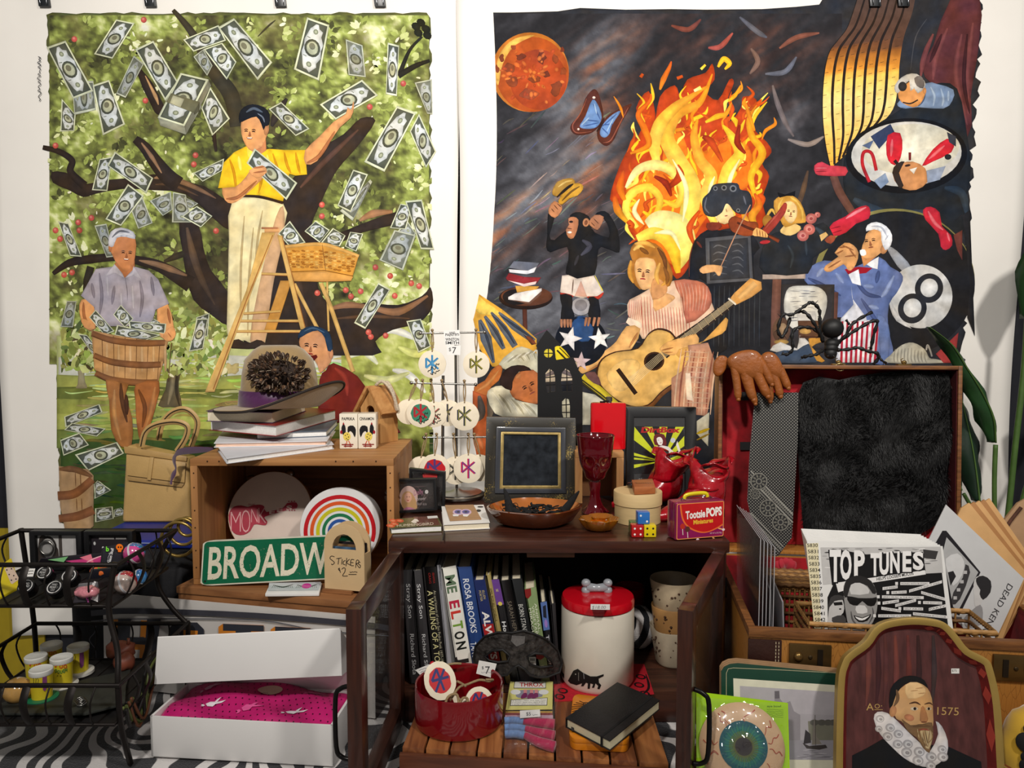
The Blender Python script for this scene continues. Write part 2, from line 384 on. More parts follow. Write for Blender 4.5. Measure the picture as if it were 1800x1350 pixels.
# ---------------------------------------------------------------- hung canvases
PAPER=mat((240,236,229),.75,var=.035,scale=5,bump=.35,bscale=7)
def sheet(root,x0,x1,z0,z1,ph,amp):
 def f(u,v):
  x=x0+(x1-x0)*u;z=z0+(z1-z0)*v;e=max(0,abs(u-.5)*2-.86)/.14
  return(x+.004*sin(z*6+ph),WY-.004-amp*e*(1+sin(z*5+ph))*.5-.003*e,z)
 MB().grid(f,50,60,thick=(0,.0012,0)).build('sheet',PAPER,root,smooth=180)
PW=WY-.0052
def wallpt(x,y):return at(x,y,PW)
def mixc(a,b,t):return tuple(a[i]+(b[i]-a[i])*t for i in range(3))
def bill(K,a,b,c,d,tone=0):
 """painted banknote; a-b one short end, c-d the other"""
 def q(u,v):return(a[0]*(1-u)*(1-v)+b[0]*u*(1-v)+c[0]*u*v+d[0]*(1-u)*v,a[1]*(1-u)*(1-v)+b[1]*u*(1-v)+c[1]*u*v+d[1]*(1-u)*v)
 def qp(u0,v0,u1,v1):return[q(u0,v0),q(u1,v0),q(u1,v1),q(u0,v1)]
 E=[(218,222,190),(192,196,176)][tone];D=[(86,90,78),(112,116,104)][tone];Lg=[(203,207,205),(165,170,168)][tone]
 K.poly(qp(0,0,1,1),E);K.poly(qp(.07,.035,.93,.965),D)
 n=10;P=[q(.5+(.36+.05*sin(9*i))*cos(2*pi*i/22)*1.0*(1.12 if i%2 else 1),.5+.42*sin(2*pi*i/22)*(1.05 if i%3 else .96))for i in range(22)]
 K.poly(P,Lg)
 for vv in(.2,.8):
  e=[q(.5+.11*cos(t*pi/4),vv+.05*sin(t*pi/4))for t in range(8)];K.poly(e,(128,134,112))
  e=[q(.5+.06*cos(t*pi/4),vv+.027*sin(t*pi/4))for t in range(8)];K.poly(e,(170,176,150))
 e=[q(.5+.33*cos(t*pi/7),.5+.16*sin(t*pi/7))for t in range(14)];K.poly(e,(78,80,66))
 e=[q(.5+.24*cos(t*pi/7),.5+.12*sin(t*pi/7))for t in range(14)];K.poly(e,[(178,180,150),(140,143,122)][tone])
 e=[q(.48+.13*cos(t*pi/5),.47+.06*sin(t*pi/5))for t in range(10)];K.poly(e,(120,118,96))
 for vv in(.33,.67):K.line([q(.2,vv),q(.34,vv+.01)],.012*(abs(c[0]-a[0])+abs(c[1]-a[1])),(140,145,138))
def face(K,cx,cy,s,rot=0,brow=(60,40,30),lip=(150,60,50),eye=True,shade=(160,100,65),smile=False):
 """painted eyes, nose and mouth round a centre; s = half face width"""
 def p(x,y):return(cx+s*(x*cos(rot)-y*sin(rot)),cy+s*(x*sin(rot)+y*cos(rot)))
 for sg in(-1,1):
  K.rib([p(.2*sg,-.38),p(.45*sg,-.46),p(.72*sg,-.36)],s*.12,brow)
  K.rib([p(.22*sg,-.18),p(.45*sg,-.24),p(.66*sg,-.16)],s*.15,(50,32,26))
 K.poly([p(-.06,-.2),p(.04,-.2),p(.2,.26),p(.02,.34),p(-.16,.28)],shade)
 K.rib([p(-.18,.3),p(0,.36),p(.2,.3)],s*.08,mixc(shade,(60,30,20),.5))
 if smile:
  K.poly([p(-.4,.5),p(0,.56),p(.42,.48),p(.24,.72),p(-.2,.74)],(120,40,35));K.poly([p(-.33,.53),p(.35,.52),p(.2,.64),p(-.2,.64)],(240,232,220))
 else:K.rib([p(-.32,.6),p(0,.56),p(.32,.6)],s*.17,lip)
OLV=[(44,42,33),(74,76,47),(112,119,62),(164,178,92),(222,226,168),(240,240,222)]
def leaves(K,n,fn,x0,y0,x1,y1,seed,sz=(5,12)):
 r=random.Random(seed);k0=K.k
 for i in range(n):
  x=r.uniform(x0,x1);y=r.uniform(y0,y1);l=fn(x,y)
  if l is None:continue
  l=max(0,min(4.6,l+r.gauss(0,.75)));a=int(l);c=mixc(OLV[a],OLV[min(5,a+1)],l-a)
  c=tuple(max(0,min(255,v+r.uniform(-9,9)))for v in c)
  s=r.uniform(*sz);t=r.uniform(0,pi);q=r.uniform(.35,.6)
  pts=[]
  for j in range(7):
   u=2*pi*j/7;rx=s*(1+.25*r.uniform(-1,1));px_=rx*cos(u);py_=rx*q*sin(u)
   xx=min(max(x+px_*cos(t)-py_*sin(t),x0+r.uniform(-2,1)),x1+r.uniform(-1,3));yy=max(y+px_*sin(t)+py_*cos(t),y0)
   pts.append((xx,yy))
  K.raw(pts,[tuple(range(7))],c,k0+1+r.randrange(50))
 K.k=k0+52
 # ---- the orchard canvas
p0_,p1_=at(-30,-60,PW),at(797,1116,PW)
cv=thing('painted_canvas','large hung canvas of a man on a ladder picking banknotes from an apple tree','painting',(at(420,500,WY).x,WY,p1_.z))
sheet(cv,at(2,600,PW).x,at(805.6,300,PW).x,p1_.z,p0_.z,.4,.010)
K=Ink(wallpt,(0,-1,0),eps=1.6e-6,base=3e-4);K.paint=1
r=random.Random(3)
edge=[(83+r.uniform(-3,3)+.028*(y-25),y)for y in range(26,918,9)]+Z('106 918 330 1000 770 1000')+[(757+r.uniform(-4,4),y)for y in range(900,24,-12)]+[(x,23+r.uniform(-2,2))for x in range(750,84,-14)]
K.poly(edge,(92,96,56))
LM=[[1.5,2.3,3.1,2.2,1.3,2.3,1.4,2,3,2.6],[1.6,1.3,1.3,.8,.8,1.3,.9,2.4,2.8,1.6],[2.2,3.2,1.7,.7,.5,.6,2.2,2,1.9,2],[2,1.8,1.6,2.4,.8,.8,1.4,1.2,2,2.4],[1.8,2.5,3,2,1,1,.8,.8,1.3,1.9],[2.6,2.3,1.6,1.4,.8,1,1,1.9,1.7,1.9],[2.2,1.5,1.3,1.5,.8,1,.8,1.5,2,2.3],[2,1.3,1.3,1.8,.6,1,.5,1.2,2.9,2.8],[2.8,2.4,2,2.6,1.2,1,1,1.0,2.4,3]]
def lum(x,y):
 u=(x-118)/67;v=(y-55)/66.5;u=max(0,min(8.99,u));v=max(0,min(7.99,v));i,j=int(u),int(v);a,b=u-i,v-j
 return LM[j][i]*(1-a)*(1-b)+LM[j][i+1]*a*(1-b)+LM[j+1][i]*(1-a)*b+LM[j+1][i+1]*a*b
def fbm(x,y,z=0.0,o=4):return noise.fractal(V((x,y,z)),1.0,2.0,o)
def wash(K,x0,y0,x1,y1,st,fn):
 """soft blended paint: colour given at every point of a fine net"""
 nx=int((x1-x0)/st);ny=int((y1-y0)/st);W=nx+1
 pts=[(x0+(x1-x0)*i/nx,y0+(y1-y0)*j/ny)for j in range(ny+1)for i in range(nx+1)]
 K.raw(pts,[(j*W+i,j*W+i+1,(j+1)*W+i+1,(j+1)*W+i)for j in range(ny)for i in range(nx)],[fn(x,y)for x,y in pts])
def ramp(cs,l):
 l=max(0,min(len(cs)-1.001,l));a=int(l);return mixc(cs[a],cs[a+1],l-a)
def leafbase(x,y):
 a=fbm(x/38,y/38,1.3)*1.5+fbm(x/13,y/11,5.1,3)*1.35
 l=lum(x,y)+.2+a
 c=ramp(OLV,l);t=fbm(x/60,y/60,9.7)
 return mixc(c,(96,84,58),max(0,min(.5,t)))
wash(K,87,27,754,640,3.2,leafbase)
def sprays(K,n,x0,y0,x1,y1,seed):
 """clusters of pointed leaves fanning out of a twig, lit more or less by where they hang"""
 r=random.Random(seed);k0=K.k
 for i in range(n):
  x=r.uniform(x0+8,x1-8);y=r.uniform(y0+8,y1-8);l0=max(1.1,lum(x,y)+r.gauss(.6,.8));t0=r.uniform(0,2*pi);k=k0+1+r.randrange(60)
  for j in range(r.randint(4,8)):
   t=t0+r.uniform(-1.1,1.1);s=r.uniform(8,17);wd=s*r.uniform(.2,.34);l=max(0,min(4.5,l0+r.gauss(0,.3)));a=int(l);c=mixc(OLV[a],OLV[min(5,a+1)],l-a)
   d=r.uniform(2,9);px,py=x+d*cos(t),y+d*sin(t);ux,uy=cos(t),sin(t)
   pts=[(px,py),(px+ux*s*.4-uy*wd,py+uy*s*.4+ux*wd),(px+ux*s*.75-uy*wd*.7,py+uy*s*.75+ux*wd*.7),(px+ux*s,py+uy*s),(px+ux*s*.7+uy*wd*.8,py+uy*s*.7-ux*wd*.8),(px+ux*s*.35+uy*wd,py+uy*s*.35-ux*wd)]
   K.raw([(min(max(q[0],x0-2),x1+3),max(q[1],y0))for q in pts],[(0,1,2,3,4,5)],c,k0+1+(k-k0+j*9)%80)
 K.k=k0+84
sprays(K,430,86,27,756,610,12)
leaves(K,330,lambda x,y:4.1 if lum(x,y)>1.6 else None,88,30,754,600,13,(2.5,6))
# meadow below the tree
def band(y0,y1,c,seed,x0=100,x1=760):
 q=random.Random(seed);n=16
 K.poly([(x0+(x1-x0)*i/n,y0+q.uniform(-3,3))for i in range(n+1)]+[(x0+(x1-x0)*i/n,y1+q.uniform(-3,3))for i in range(n,-1,-1)],c)
band(592,660,(186,192,128),1);band(625,668,(205,205,190),2,103,760);band(640,655,(196,178,120),21,320,420)
band(660,690,(158,162,84),3);band(682,708,(108,116,56),4);band(700,735,(150,156,78),5);band(725,770,(172,178,92),6);band(756,790,(120,132,66),7);band(772,905,(62,84,42),8,107,770);band(900,1000,(52,70,38),9,300,770)
q=random.Random(5)
for i in range(420):
 x=q.uniform(110,750);y=q.uniform(595,900);t=(y-595)/300
 c=mixc((190,196,118),(60,82,40),max(0,min(1,(y-700)/120)));c=tuple(max(0,min(255,v+q.uniform(-24,24)))for v in c)
 K.rib([(x,y),(x+q.uniform(10,34),y+q.uniform(-3,3)),(x+q.uniform(36,60),y+q.uniform(-4,4))],q.uniform(2,7),c,k=K.k+1+(i%40))
K.k+=42
# right of the ladder: sunny shrubs
def shrub(x,y):
 l=2.75+1.5*fbm(x/34,y/22,4.4)+.8*fbm(x/10,y/8,7.7,3)-(.9 if y>700 else 0)*min(1,(y-700)/60)
 return mixc(ramp(OLV,l),(196,196,96),.3)
wash(K,600,572,755,830,3.2,shrub)
for P,c in[(Z('640 590 690 580 740 600'),(236,236,224)),(Z('612 628 640 618 664 640'),(226,228,196)),(Z('690 650 720 660 748 690'),(232,232,220)),(Z('640 660 680 668 720 655'),(210,212,150)),(Z('700 610 730 622 752 618'),(216,218,130))]:K.rib(P,13,c)
# small trees on the lawn
K.crop(60,560);K.poly(Z('225 330 340 380 345 520 330 550 420 550 405 500 400 400 450 330 390 340 370 250 330 340'),(150,140,108),2);K.crop(0,0,1)
leaves(K,160,lambda x,y:2.6,108,560,175,650,15,(5,12))
K.crop(60,560);K.poly(Z('1010 320 1050 400 1040 560 980 690 1080 700 1170 690 1145 560 1155 450 1195 370 1100 360'),(98,86,62),2);K.rib(Z('1100 380 1095 520 1060 680'),34,(140,124,92));K.rib(Z('1135 400 1125 560 1150 690'),22,(66,56,42));K.crop(0,0,1)
leaves(K,260,lambda x,y:2.9,285,540,400,662,16,(5,11))
# trunk and boughs
TR,TRL=(54,44,39),(150,116,88)
K.poly(Z('440 612 455 560 470 430 497 345 522 305 562 262 604 236 634 208 660 212 628 258 592 300 566 352 548 396 560 420 600 408 640 392 700 372 716 388 690 396 640 408 604 424 572 440 556 470 562 512 590 540 640 532 700 536 742 520 757 505 760 540 735 568 690 580 660 600 655 625'),TR,3)
K.rib(Z('575 545 610 536 650 540 700 548 752 520'),[3,12,7,14,4],(146,106,76));K.rib(Z('590 560 650 556 720 560'),6,(92,68,52));K.rib(Z('632 388 655 376 690 372'),[4,14,5],(160,118,86));K.rib(Z('528 330 570 285 630 228'),9,(92,66,56));K.rib(Z('520 420 524 500 540 580'),14,(72,58,52))
K.crop(60,280)
K.poly(Z('140 100 250 105 330 150 420 195 560 165 740 150 950 118 1150 165 1350 215 1500 310 1600 350 1570 570 1400 450 1200 275 950 245 700 235 480 275 390 300 280 245 150 185'),TR,2)
K.rib(Z('950 150 1050 140 1200 190 1330 250 1440 310'),[10,55,40,30,6],TRL,(122,92,70));K.rib(Z('960 200 1100 205 1300 290'),22,(92,70,54))
K.poly(Z('1150 500 1300 515 1340 700 1400 880 1540 1060 1560 1320 1400 1230 1260 1110 1200 900 1170 700'),TR,2);K.rib(Z('1210 540 1260 760 1330 960 1430 1150'),[20,60,50,10],(104,82,64),(70,56,46))
K.rib(Z('150 905 280 820 450 790 650 775 820 800 1000 850 1240 990'),[30,60,70,60,70,90,130],TR);K.rib(Z('830 800 1000 840 1210 920'),[8,40,50,14],TRL,(122,94,72));K.rib(Z('1030 810 1120 770 1190 745'),[20,50,50],(62,54,42))
K.rib(Z('450 850 420 960 400 1060'),[60,60,20],(54,48,38))
K.rib(Z('70 -95 200 -60 300 10 290 100 400 210'),[34,46,52,56,70],TR)
K.crop(60,0);K.rib(Z('800 1100 880 1170 960 1280 1060 1400 1150 1460'),[60,90,110,130,120],TR);K.rib(Z('850 1130 930 1240 1010 1370'),[10,34,8],TRL);K.rib(Z('820 540 900 680 990 860 1010 900'),[30,90,90,40],TR);K.rib(Z('880 600 960 760 985 830'),[6,30,6],(190,150,105))
K.rib(Z('1100 80 1250 260 1420 560 1560 760 1600 1000'),[30,60,110,130,100],(66,60,46));K.rib(Z('1450 820 1420 1000 1440 1200'),[20,40,20],TR)
K.crop(420,0);K.rib(Z('1270 590 1350 400 1450 290'),[40,26,18],(44,42,34));K.rib(Z('1260 600 1400 520 1510 480'),[50,40,24],(44,42,34));K.rib(Z('380 780 300 900 260 1000'),60,(58,50,44));K.rib(Z('150 290 230 210 290 160'),14,(70,66,46))
for dx,dy in((1400,210),(1440,180),(1480,230),(1420,260),(1490,280)):K.ell(dx,dy,38,30,(40,42,32),.6,9)
K.crop(0,0,1)
for x,y in Z('131 69 256 177 98 256 344 273 341 289 253 35 138 391 161 383 98 405 106 420 140 405 380 406 113 483 127 479 709 147 650 188 566 360 566 380 660 470 686 485 723 498 737 503 694 520 608 510 617 521 634 512 558 515 648 584 678 590 652 592'):
 K.ell(x,y,5.2,5.4,(206,92,82),0,10);K.ell(x-1,y-1.5,2.6,2.4,(226,136,120),0,8)
 # banknotes in the air
def bills(lst,t=0):
 for a in lst:bill(K,*a,tone=t)
K.crop(60,0)
bills([((300,640),(320,910),(490,870),(470,640)),((790,440),(870,505),(725,775),(650,742)),((1262,450),(1340,390),(1412,520),(1370,600))],1)
bills([((220,782),(330,910),(320,1035),(210,1042)),((100,375),(250,322),(470,722),(310,785)),((650,155),(796,185),(622,466),(475,430)),((465,675),(595,632),(722,985),(545,1072)),((800,390),(945,323),(1140,650),(1040,800)),((1395,690),(1325,860),(1410,1075),(1550,940)),((1340,390),(1490,340),(1602,490),(1525,632)),((1180,315),(1262,410),(1520,322),(1460,200)),((1455,218),(1582,145),(1885,495),(1770,637))])
K.poly(Z('980 930 1190 1000 1265 880 1400 680 1380 630 1290 820 1330 840 1200 1065 1000 995'),(150,150,130));K.poly(Z('1190 1000 1385 635 1395 690 1205 1065'),(118,116,98))
bill(K,(1160,578),(1382,630),(1190,1000),(978,932));K.poly(Z('1085 738 1310 808 1265 895 1045 808'),(112,108,80));K.poly(Z('1310 808 1310 880 1268 910 1265 895'),(84,80,60));K.poly(Z('1100 755 1190 785 1160 850 1075 815'),(176,172,140))
K.crop(420,0)
bills([((845,312),(978,360),(1005,612),(868,595)),((1390,655),(1525,628),(1530,905),(1490,900))],1)
bills([((540,138),(716,200),(634,640),(436,550)),((1178,338),(1268,362),(1250,762),(1162,745)),((236,862),(335,808),(560,1020),(450,1078)),((1352,1040),(1425,900),(1560,1200),(1480,1330)),((1252,838),(1402,892),(1152,1360),(992,1282))])
bill(K,(640,828),(765,948),(1102,755),(975,632))
K.crop(60,280)
bills([((915,330),(1085,255),(1095,400),(1020,448)),((1100,260),(1200,280),(1260,500),(1092,500)),((1190,300),(1300,350),(1240,390),(1210,380)),((770,405),(860,300),(940,505),(825,550)),((480,525),(575,510),(640,770),(575,778)),((262,1120),(338,1122),(310,1330),(210,1325))],1)
bills([((520,0),(620,-20),(582,252),(460,245)),((745,195),(870,290),(690,528),(565,475)),((640,-60),(580,50),(890,270),(945,150)),((1170,455),(1290,370),(1412,450),(1320,540)),((1505,-5),(1490,90),(1335,178),(1260,110)),((192,490),(272,505),(380,772),(288,765)),((1285,1250),(1390,1215),(1375,1400),(1265,1420))])
K.crop(420,280)
bills([((1160,690),(1310,690),(1400,590),(1330,480)),((1230,560),(1400,600),(1300,880),(1112,798)),((800,410),(1040,160),(1055,180),(900,488))],1)
bills([((1278,352),(1370,370),(1322,555),(1195,545)),((1315,330),(1448,318),(1545,715),(1440,712)),((905,82),(1022,120),(885,420),(780,368)),((1105,975),(1200,1028),(1000,1342),(912,1295)),((1325,1280),(1440,1262),(1520,1480),(1420,1530))])
K.crop(60,560)
bills([((240,775),(250,860),(545,740),(520,675)),((300,825),(240,880),(500,932),(570,870)),((350,120),(420,130),(580,325),(520,360)),((210,960),(235,1085),(438,1000),(360,902)),((1292,0),(1378,0),(1340,240),(1225,262)),((325,1075),(430,1205),(715,1065),(660,975)),((475,1310),(520,1285),(600,1350),(480,1380))])
K.crop(0,800);bills([((755,220),(775,200),(885,275),(750,345)),((755,420),(895,405),(905,500),(755,530)),((905,430),(960,415),(1010,465),(905,490))])
K.crop(0,0,1)
# man on the ladder
SK,SKD=(222,158,102),(178,112,70)
K.poly(Z('411 347 498 358 501 395 494 440 482 493 474 545 466 604 436 601 430 598 402 600 400 540 402 470 403 420'),(226,212,164),2)
K.poly(Z('498 362 501 395 494 440 482 493 474 545 466 602 440 600 452 520 470 440 486 380'),(206,166,126),2)
for a,b in(((430,380),(424,560)),((446,400),(436,590)),((462,370),(450,480))):K.rib([a,((a[0]+b[0])/2-3,(a[1]+b[1])/2),b],4,(192,170,122))
K.poly(Z('407 601 420 596 436 604 452 597 466 602 464 612 408 612'),(62,48,38),2)
K.poly(Z('394 286 412 268 434 257 448 268 474 262 500 264 537 264 540 307 520 309 509 306 498 354 456 344 414 344 414 330 384 331'),(240,196,40),0)
for a in[((404,280),(412,305),(416,340)),((450,280),(460,310),(455,340)),((500,268),(505,290),(512,305)),((480,270),(492,310),(496,340)),((520,268),(524,290),(528,306))]:K.rib(a,5,(212,150,28))
for a in[((420,275),(424,300)),((470,272),(474,300))]:K.rib([a[0],a[1]],6,(250,226,96))
K.poly(Z('434 257 446 266 452 284 436 276'),(250,215,80));K.rib(Z('412 345 455 346 498 357'),[4,5,5],(58,40,30))
K.poly(Z('391 331 414 329 432 312 444 296 462 290 470 300 464 312 446 330 424 350 408 358 396 352'),SK,2);K.rib(Z('398 350 420 346 452 318'),6,SKD)
K.crop(420,0);K.poly(Z('525 1192 640 1080 750 965 845 905 860 850 890 870 905 800 912 850 885 935 800 1010 720 1130 620 1275 530 1302'),SK,2);K.rib(Z('540 1290 640 1230 760 1040'),30,SKD)
K.poly(Z('20 960 22 1060 55 1150 110 1200 180 1170 215 1100 240 1000 200 930 110 900 50 920'),SK,2);K.poly(Z('110 1195 180 1165 215 1100 220 1190 160 1230'),(196,128,82));face(K,88,1055,66,.05,smile=True)
K.ell(220,1030,20,42,(206,142,92),.15);K.poly(Z('8 970 5 900 40 850 110 826 200 850 246 905 238 990 212 1000 196 1032 178 980 140 925 60 950'),(30,32,38),2);K.rib(Z('60 890 120 860 190 890'),22,(86,96,110));K.rib(Z('150 900 190 930 205 970'),12,(120,128,140))
K.crop(0,0,1);bill(K,(434,287),(448,261),(523,322),(504,352));K.poly(Z('438 300 462 291 470 303 452 314'),SK,2);K.rib([(446,296),(466,293)],3,SKD);K.rib([(446,304),(468,301)],3,SKD)
# ladder and basket of notes
LW,LD=(212,172,102),(168,112,62)
K.crop(420,280);K.poly(Z('330 960 420 960 290 1360 200 1360'),(196,142,70));K.rib(Z('700 970 704 1150 712 1360'),[16,16],LW,taper=False)
K.rib(Z('650 980 720 1150 790 1350 905 1680'),[34,34],LW,taper=False);K.rib(Z('440 985 540 1180 630 1350'),[28,28],LW,taper=False)
for a,b in(((180,905),(385,912)),((40,1220),(330,1202)),((-20,1278),(490,1278)),((-60,1360),(510,1360))):K.rib([a,b],[20,20],LW,sm=0);K.rib([(a[0],a[1]+10),(b[0],b[1]+10)],[5,5],LD,sm=0)
bills([((405,488),(312,590),(400,690),(530,660)),((610,488),(520,570),(640,660),(720,560)),((745,545),(845,605),(800,690),(650,660)),((880,575),(985,590),(930,730),(840,690))])
K.poly(Z('365 685 640 662 800 700 952 755 890 962 660 968 440 965 405 850'),(206,146,62),0);K.rib(Z('368 692 640 672 800 712 950 768'),[26,30,26],(222,170,92))
q=random.Random(9)
for j in range(7):
 for i in range(15):
  x=400+i*36+q.uniform(-6,6);y=728+j*21+q.uniform(-4,4)+max(0,x-660)*.16
  if y<900+max(0,x-660)*.1 and x<930-(y-750)*.25:K.ell(x,y,17,8,q.choice([(232,180,92),(176,112,40),(190,130,56)]),q.uniform(-.15,.3),8)
K.poly(Z('420 895 680 888 905 930 888 962 660 970 440 965'),(212,156,84));K.rib(Z('420 890 680 880 905 924'),[5,5],(110,66,28),sm=0);K.rib([(660,672),(690,890)],6,(150,96,40))
K.poly(Z('185 580 290 580 130 980 -190 1840 -265 1840 60 1040'),LW);K.rib(Z('270 600 60 1120 -200 1820'),[7,9,9],LD,sm=0);K.rib([(205,560),(320,560)],[40,36],(222,166,110),sm=0);K.rib([(180,545),(310,545)],[14,14],(184,120,82),sm=0)
K.poly(Z('305 600 345 605 530 1345 490 1345'),LW);K.rib([(345,610),(530,1345)],[7,7],LD,sm=0)
K.crop(0,0,1)
# man with the bushel basket
K.crop(60,280)
K.poly(Z('380 1110 470 1130 490 1340 400 1330 362 1200'),SK,2);K.poly(Z('975 1190 1060 1140 1112 1340 1080 1420 1000 1400'),SK,2);K.rib(Z('395 1130 400 1240 440 1330'),24,SKD);K.rib([(1060,1180),(1080,1300)],22,SKD)
K.poly(Z('375 1078 430 980 490 868 620 850 720 930 800 850 910 880 985 950 1072 1142 965 1190 930 1320 490 1320 480 1170'),(166,158,168),0)
for a in[((520,900),(540,1080),(520,1240)),((640,1000),(620,1150)),((840,960),(860,1100),(840,1250)),((930,930),(950,1080)),((460,980),(480,1100))]:K.rib(a,26,(138,130,142))
for a in[((580,930),(590,1080)),((780,1000),(790,1180)),((690,1060),(700,1200))]:K.rib(a,22,(190,183,190))
K.poly(Z('640 820 800 800 800 860 720 940 650 870'),SKD);K.poly(Z('640 830 560 930 640 900 720 940 700 900'),(184,177,184));K.poly(Z('790 845 860 955 790 920 722 940 780 890'),(184,177,184));K.rib(Z('725 940 740 1040 742 1120'),5,(110,102,112))
K.poly(Z('600 690 650 600 800 600 803 770 780 850 735 892 670 850 620 750'),(198,130,84),2);face(K,735,755,62,.08,smile=True,brow=(110,90,80));K.ell(606,700,14,34,(190,122,80))
K.poly(Z('590 660 610 575 690 540 790 575 802 632 730 615 660 622 632 690 600 690'),(196,196,204),2);K.rib(Z('620 620 680 570 760 580'),16,(110,112,122));K.rib(Z('640 610 720 590 790 610'),10,(232,230,232))
bills([((490,1190),(440,1250),(560,1390),(640,1360)),((690,1150),(630,1230),(720,1330),(790,1260)),((950,1260),(900,1310),(1010,1340),(1000,1290))])
K.crop(60,560);bills([((660,50),(640,130),(860,180),(1010,130)),((750,20),(760,80),(1040,120),(1050,40))])
K.poly(Z('455 90 640 130 860 165 1065 175 1030 330 990 490 880 520 700 500 560 465 480 400 470 250'),(192,146,96),0)
for i in range(7):x=540+i*92;K.rib([(x,130+i*10),(x+6-i*3,300),(x+10-i*6,470+i*4)],[6,5,4],(112,74,42))
for i in range(6):x=580+i*92;K.rib([(x,200),(x+2,420)],20,(214,172,122))
for z,c in((118,0),(290,0),(430,0)):
 K.rib([(458+z*.09-8,z),(620,z+52),(840,z+76),(1062-z*.19,z+72)],[44,50,52,46],(142,94,58));K.rib([(460+z*.09,z+22),(620,z+76),(840,z+100),(1056-z*.19,z+94)],[6,6],(100,62,36))
K.poly(Z('1035 110 1100 60 1125 120 1100 170 1060 180 1030 160'),SK,2);K.poly(Z('380 0 470 30 480 80 440 85 390 50'),SK,2);K.rib([(1060,110),(1090,150)],8,SKD)
K.poly(Z('570 480 680 505 752 520 728 600 780 790 775 1000 690 1010 615 880 598 650'),(166,110,62),2);K.poly(Z('808 520 992 495 970 680 905 890 850 985 815 830 805 640'),(172,106,58),2)
for a,c in((((690,510),(700,650),(740,820)),(98,62,38)),(((640,560),(640,760),(690,960)),(196,142,88)),(((830,560),(880,700),(860,860)),(128,76,42)),(((960,540),(930,720),(880,880)),(198,134,80)),(((730,600),(740,760)),(84,52,34))):K.rib(a,34,c)
K.crop(0,800);K.poly(Z('470 85 700 110 745 160 745 560 690 600 520 595 480 400'),(176,142,104));K.rib(Z('472 110 600 112 735 170'),50,(122,86,58));K.rib(Z('462 320 600 300 735 190'),[70,70,60],(142,92,60));K.rib(Z('470 500 620 480 745 430'),[60,70,70],(142,92,60))
for x in(600,640):K.rib([(x,130),(x+4,250)],8,(122,88,60));K.rib([(x+10,340),(x+14,440)],8,(122,88,60))
# laughing man by the ladder
K.crop(340,540)
K.poly(Z('1000 570 1050 500 1110 440 1300 545 1380 700 1280 840 1200 900 1000 900'),(112,38,32),2);K.rib(Z('1120 480 1200 560 1220 700'),40,(146,56,46));K.poly(Z('1560 860 1640 990 1540 1000'),(96,34,36))
K.poly(Z('838 275 870 205 990 185 1050 260 1095 400 1070 460 1005 520 985 460 930 380 860 330'),(206,148,104),2);face(K,930,325,76,.1,eye=True,smile=False);K.poly(Z('925 385 975 375 985 395 960 420 935 410'),(90,24,24));K.ell(1090,370,18,42,(196,136,96))
K.poly(Z('830 250 850 185 930 148 1020 165 1085 215 1103 330 1065 345 1040 240 985 185 900 210'),(36,58,86),2);K.rib(Z('880 190 950 165 1040 200'),14,(70,98,130))
K.crop(0,0,1)
K.scrib(70,100,78,7,(60,60,60),1.3,30,pi/2,4)
K.build('painted_picture',printmat(.8,.14,55,0,.1),cv)
# ---- the burning-sky canvas
q0,q1=at(806,-60,PW),at(1801,1000,PW)
cv2=thing('painted_canvas','large hung canvas of flames, a red moon, a chimpanzee and a woman with guitar','painting',(at(1300,500,WY).x,WY,q1 .z-.03))
sheet(cv2,at(806,300,PW).x,at(1796,300,PW).x,q1 .z-.03,q0 .z,2.1,.012)
K=Ink(wallpt,(0,-1,0),eps=1.6e-6,base=3e-4);K.paint=1
r=random.Random(8)
edge=[(830-.008*y+r.uniform(-3,3),y)for y in range(24,700,7)]+Z('824 760 900 900 1690 900')+[(1724-.05*y+r.uniform(-5,5)*(1 if y%3 else 1.6),y)for y in range(640,-60,-8)]+Z('1470 -40 1440 8 1400 12 1340 16 1240 17 1180 16 1100 17 1020 14 980 20 900 22 850 22')
K.poly(edge,(46,46,50))
UP=-.62
GRY=[(38,38,42),(50,50,55),(74,75,82),(104,106,114),(136,140,148),(172,178,186)]
BRN=[(40,34,36),(66,48,46),(104,70,60),(142,92,70),(176,124,92)]
def bump2(x,y,cx,cy,rx,ry,rot=0):
 dx,dy=x-cx,y-cy;u=dx*cos(rot)+dy*sin(rot);v=-dx*sin(rot)+dy*cos(rot);d=(u/rx)**2+(v/ry)**2
 return math.exp(-d)
def skyc(x,y):
 u=x*cos(UP)+y*sin(UP);v=-x*sin(UP)+y*cos(UP)
 wv=30*fbm(x/90,y/90,3.3)
 a=fbm((u)/150,(v+wv)/34,.7,5);b=fbm(x/46,y/46,8.2,4);f=fbm(u/40,v/9,2.2,3)
 l=.75+1.35*a+.6*f
 l+=1.9*bump2(x,y,965,330,230,62,UP)+1.3*bump2(x,y,1040,150,120,60,-1.0)+1.7*bump2(x,y,990,560,200,90)+.9*bump2(x,y,920,410,130,40,UP)
 l-=.8*bump2(x,y,880,320,90,30,UP)+1.1*bump2(x,y,900,420,120,24,UP)
 l+=max(0,min(1,(x-1060)/110))*(.4+1.2*a+.9*b*bump2(x,y,1380,150,160,170)+1.1*bump2(x,y,1390,215,60,70)*(.6+b)-l)
 c=ramp(GRY,l)
 t=1.1*bump2(x,y,890,400,150,26,UP)+.9*bump2(x,y,1030,350,40,90,.3)+.8*bump2(x,y,1060,170,70,80)+.6*bump2(x,y,1260,70,190,50)+.55*bump2(x,y,860,450,90,30,UP)+.6*bump2(x,y,1350,130,70,60)
 t*=max(0,.55+1.3*fbm(u/70,v/16,6.6,4))
 return mixc(c,ramp(BRN,l*.9+1.0),max(0,min(.9,t)))
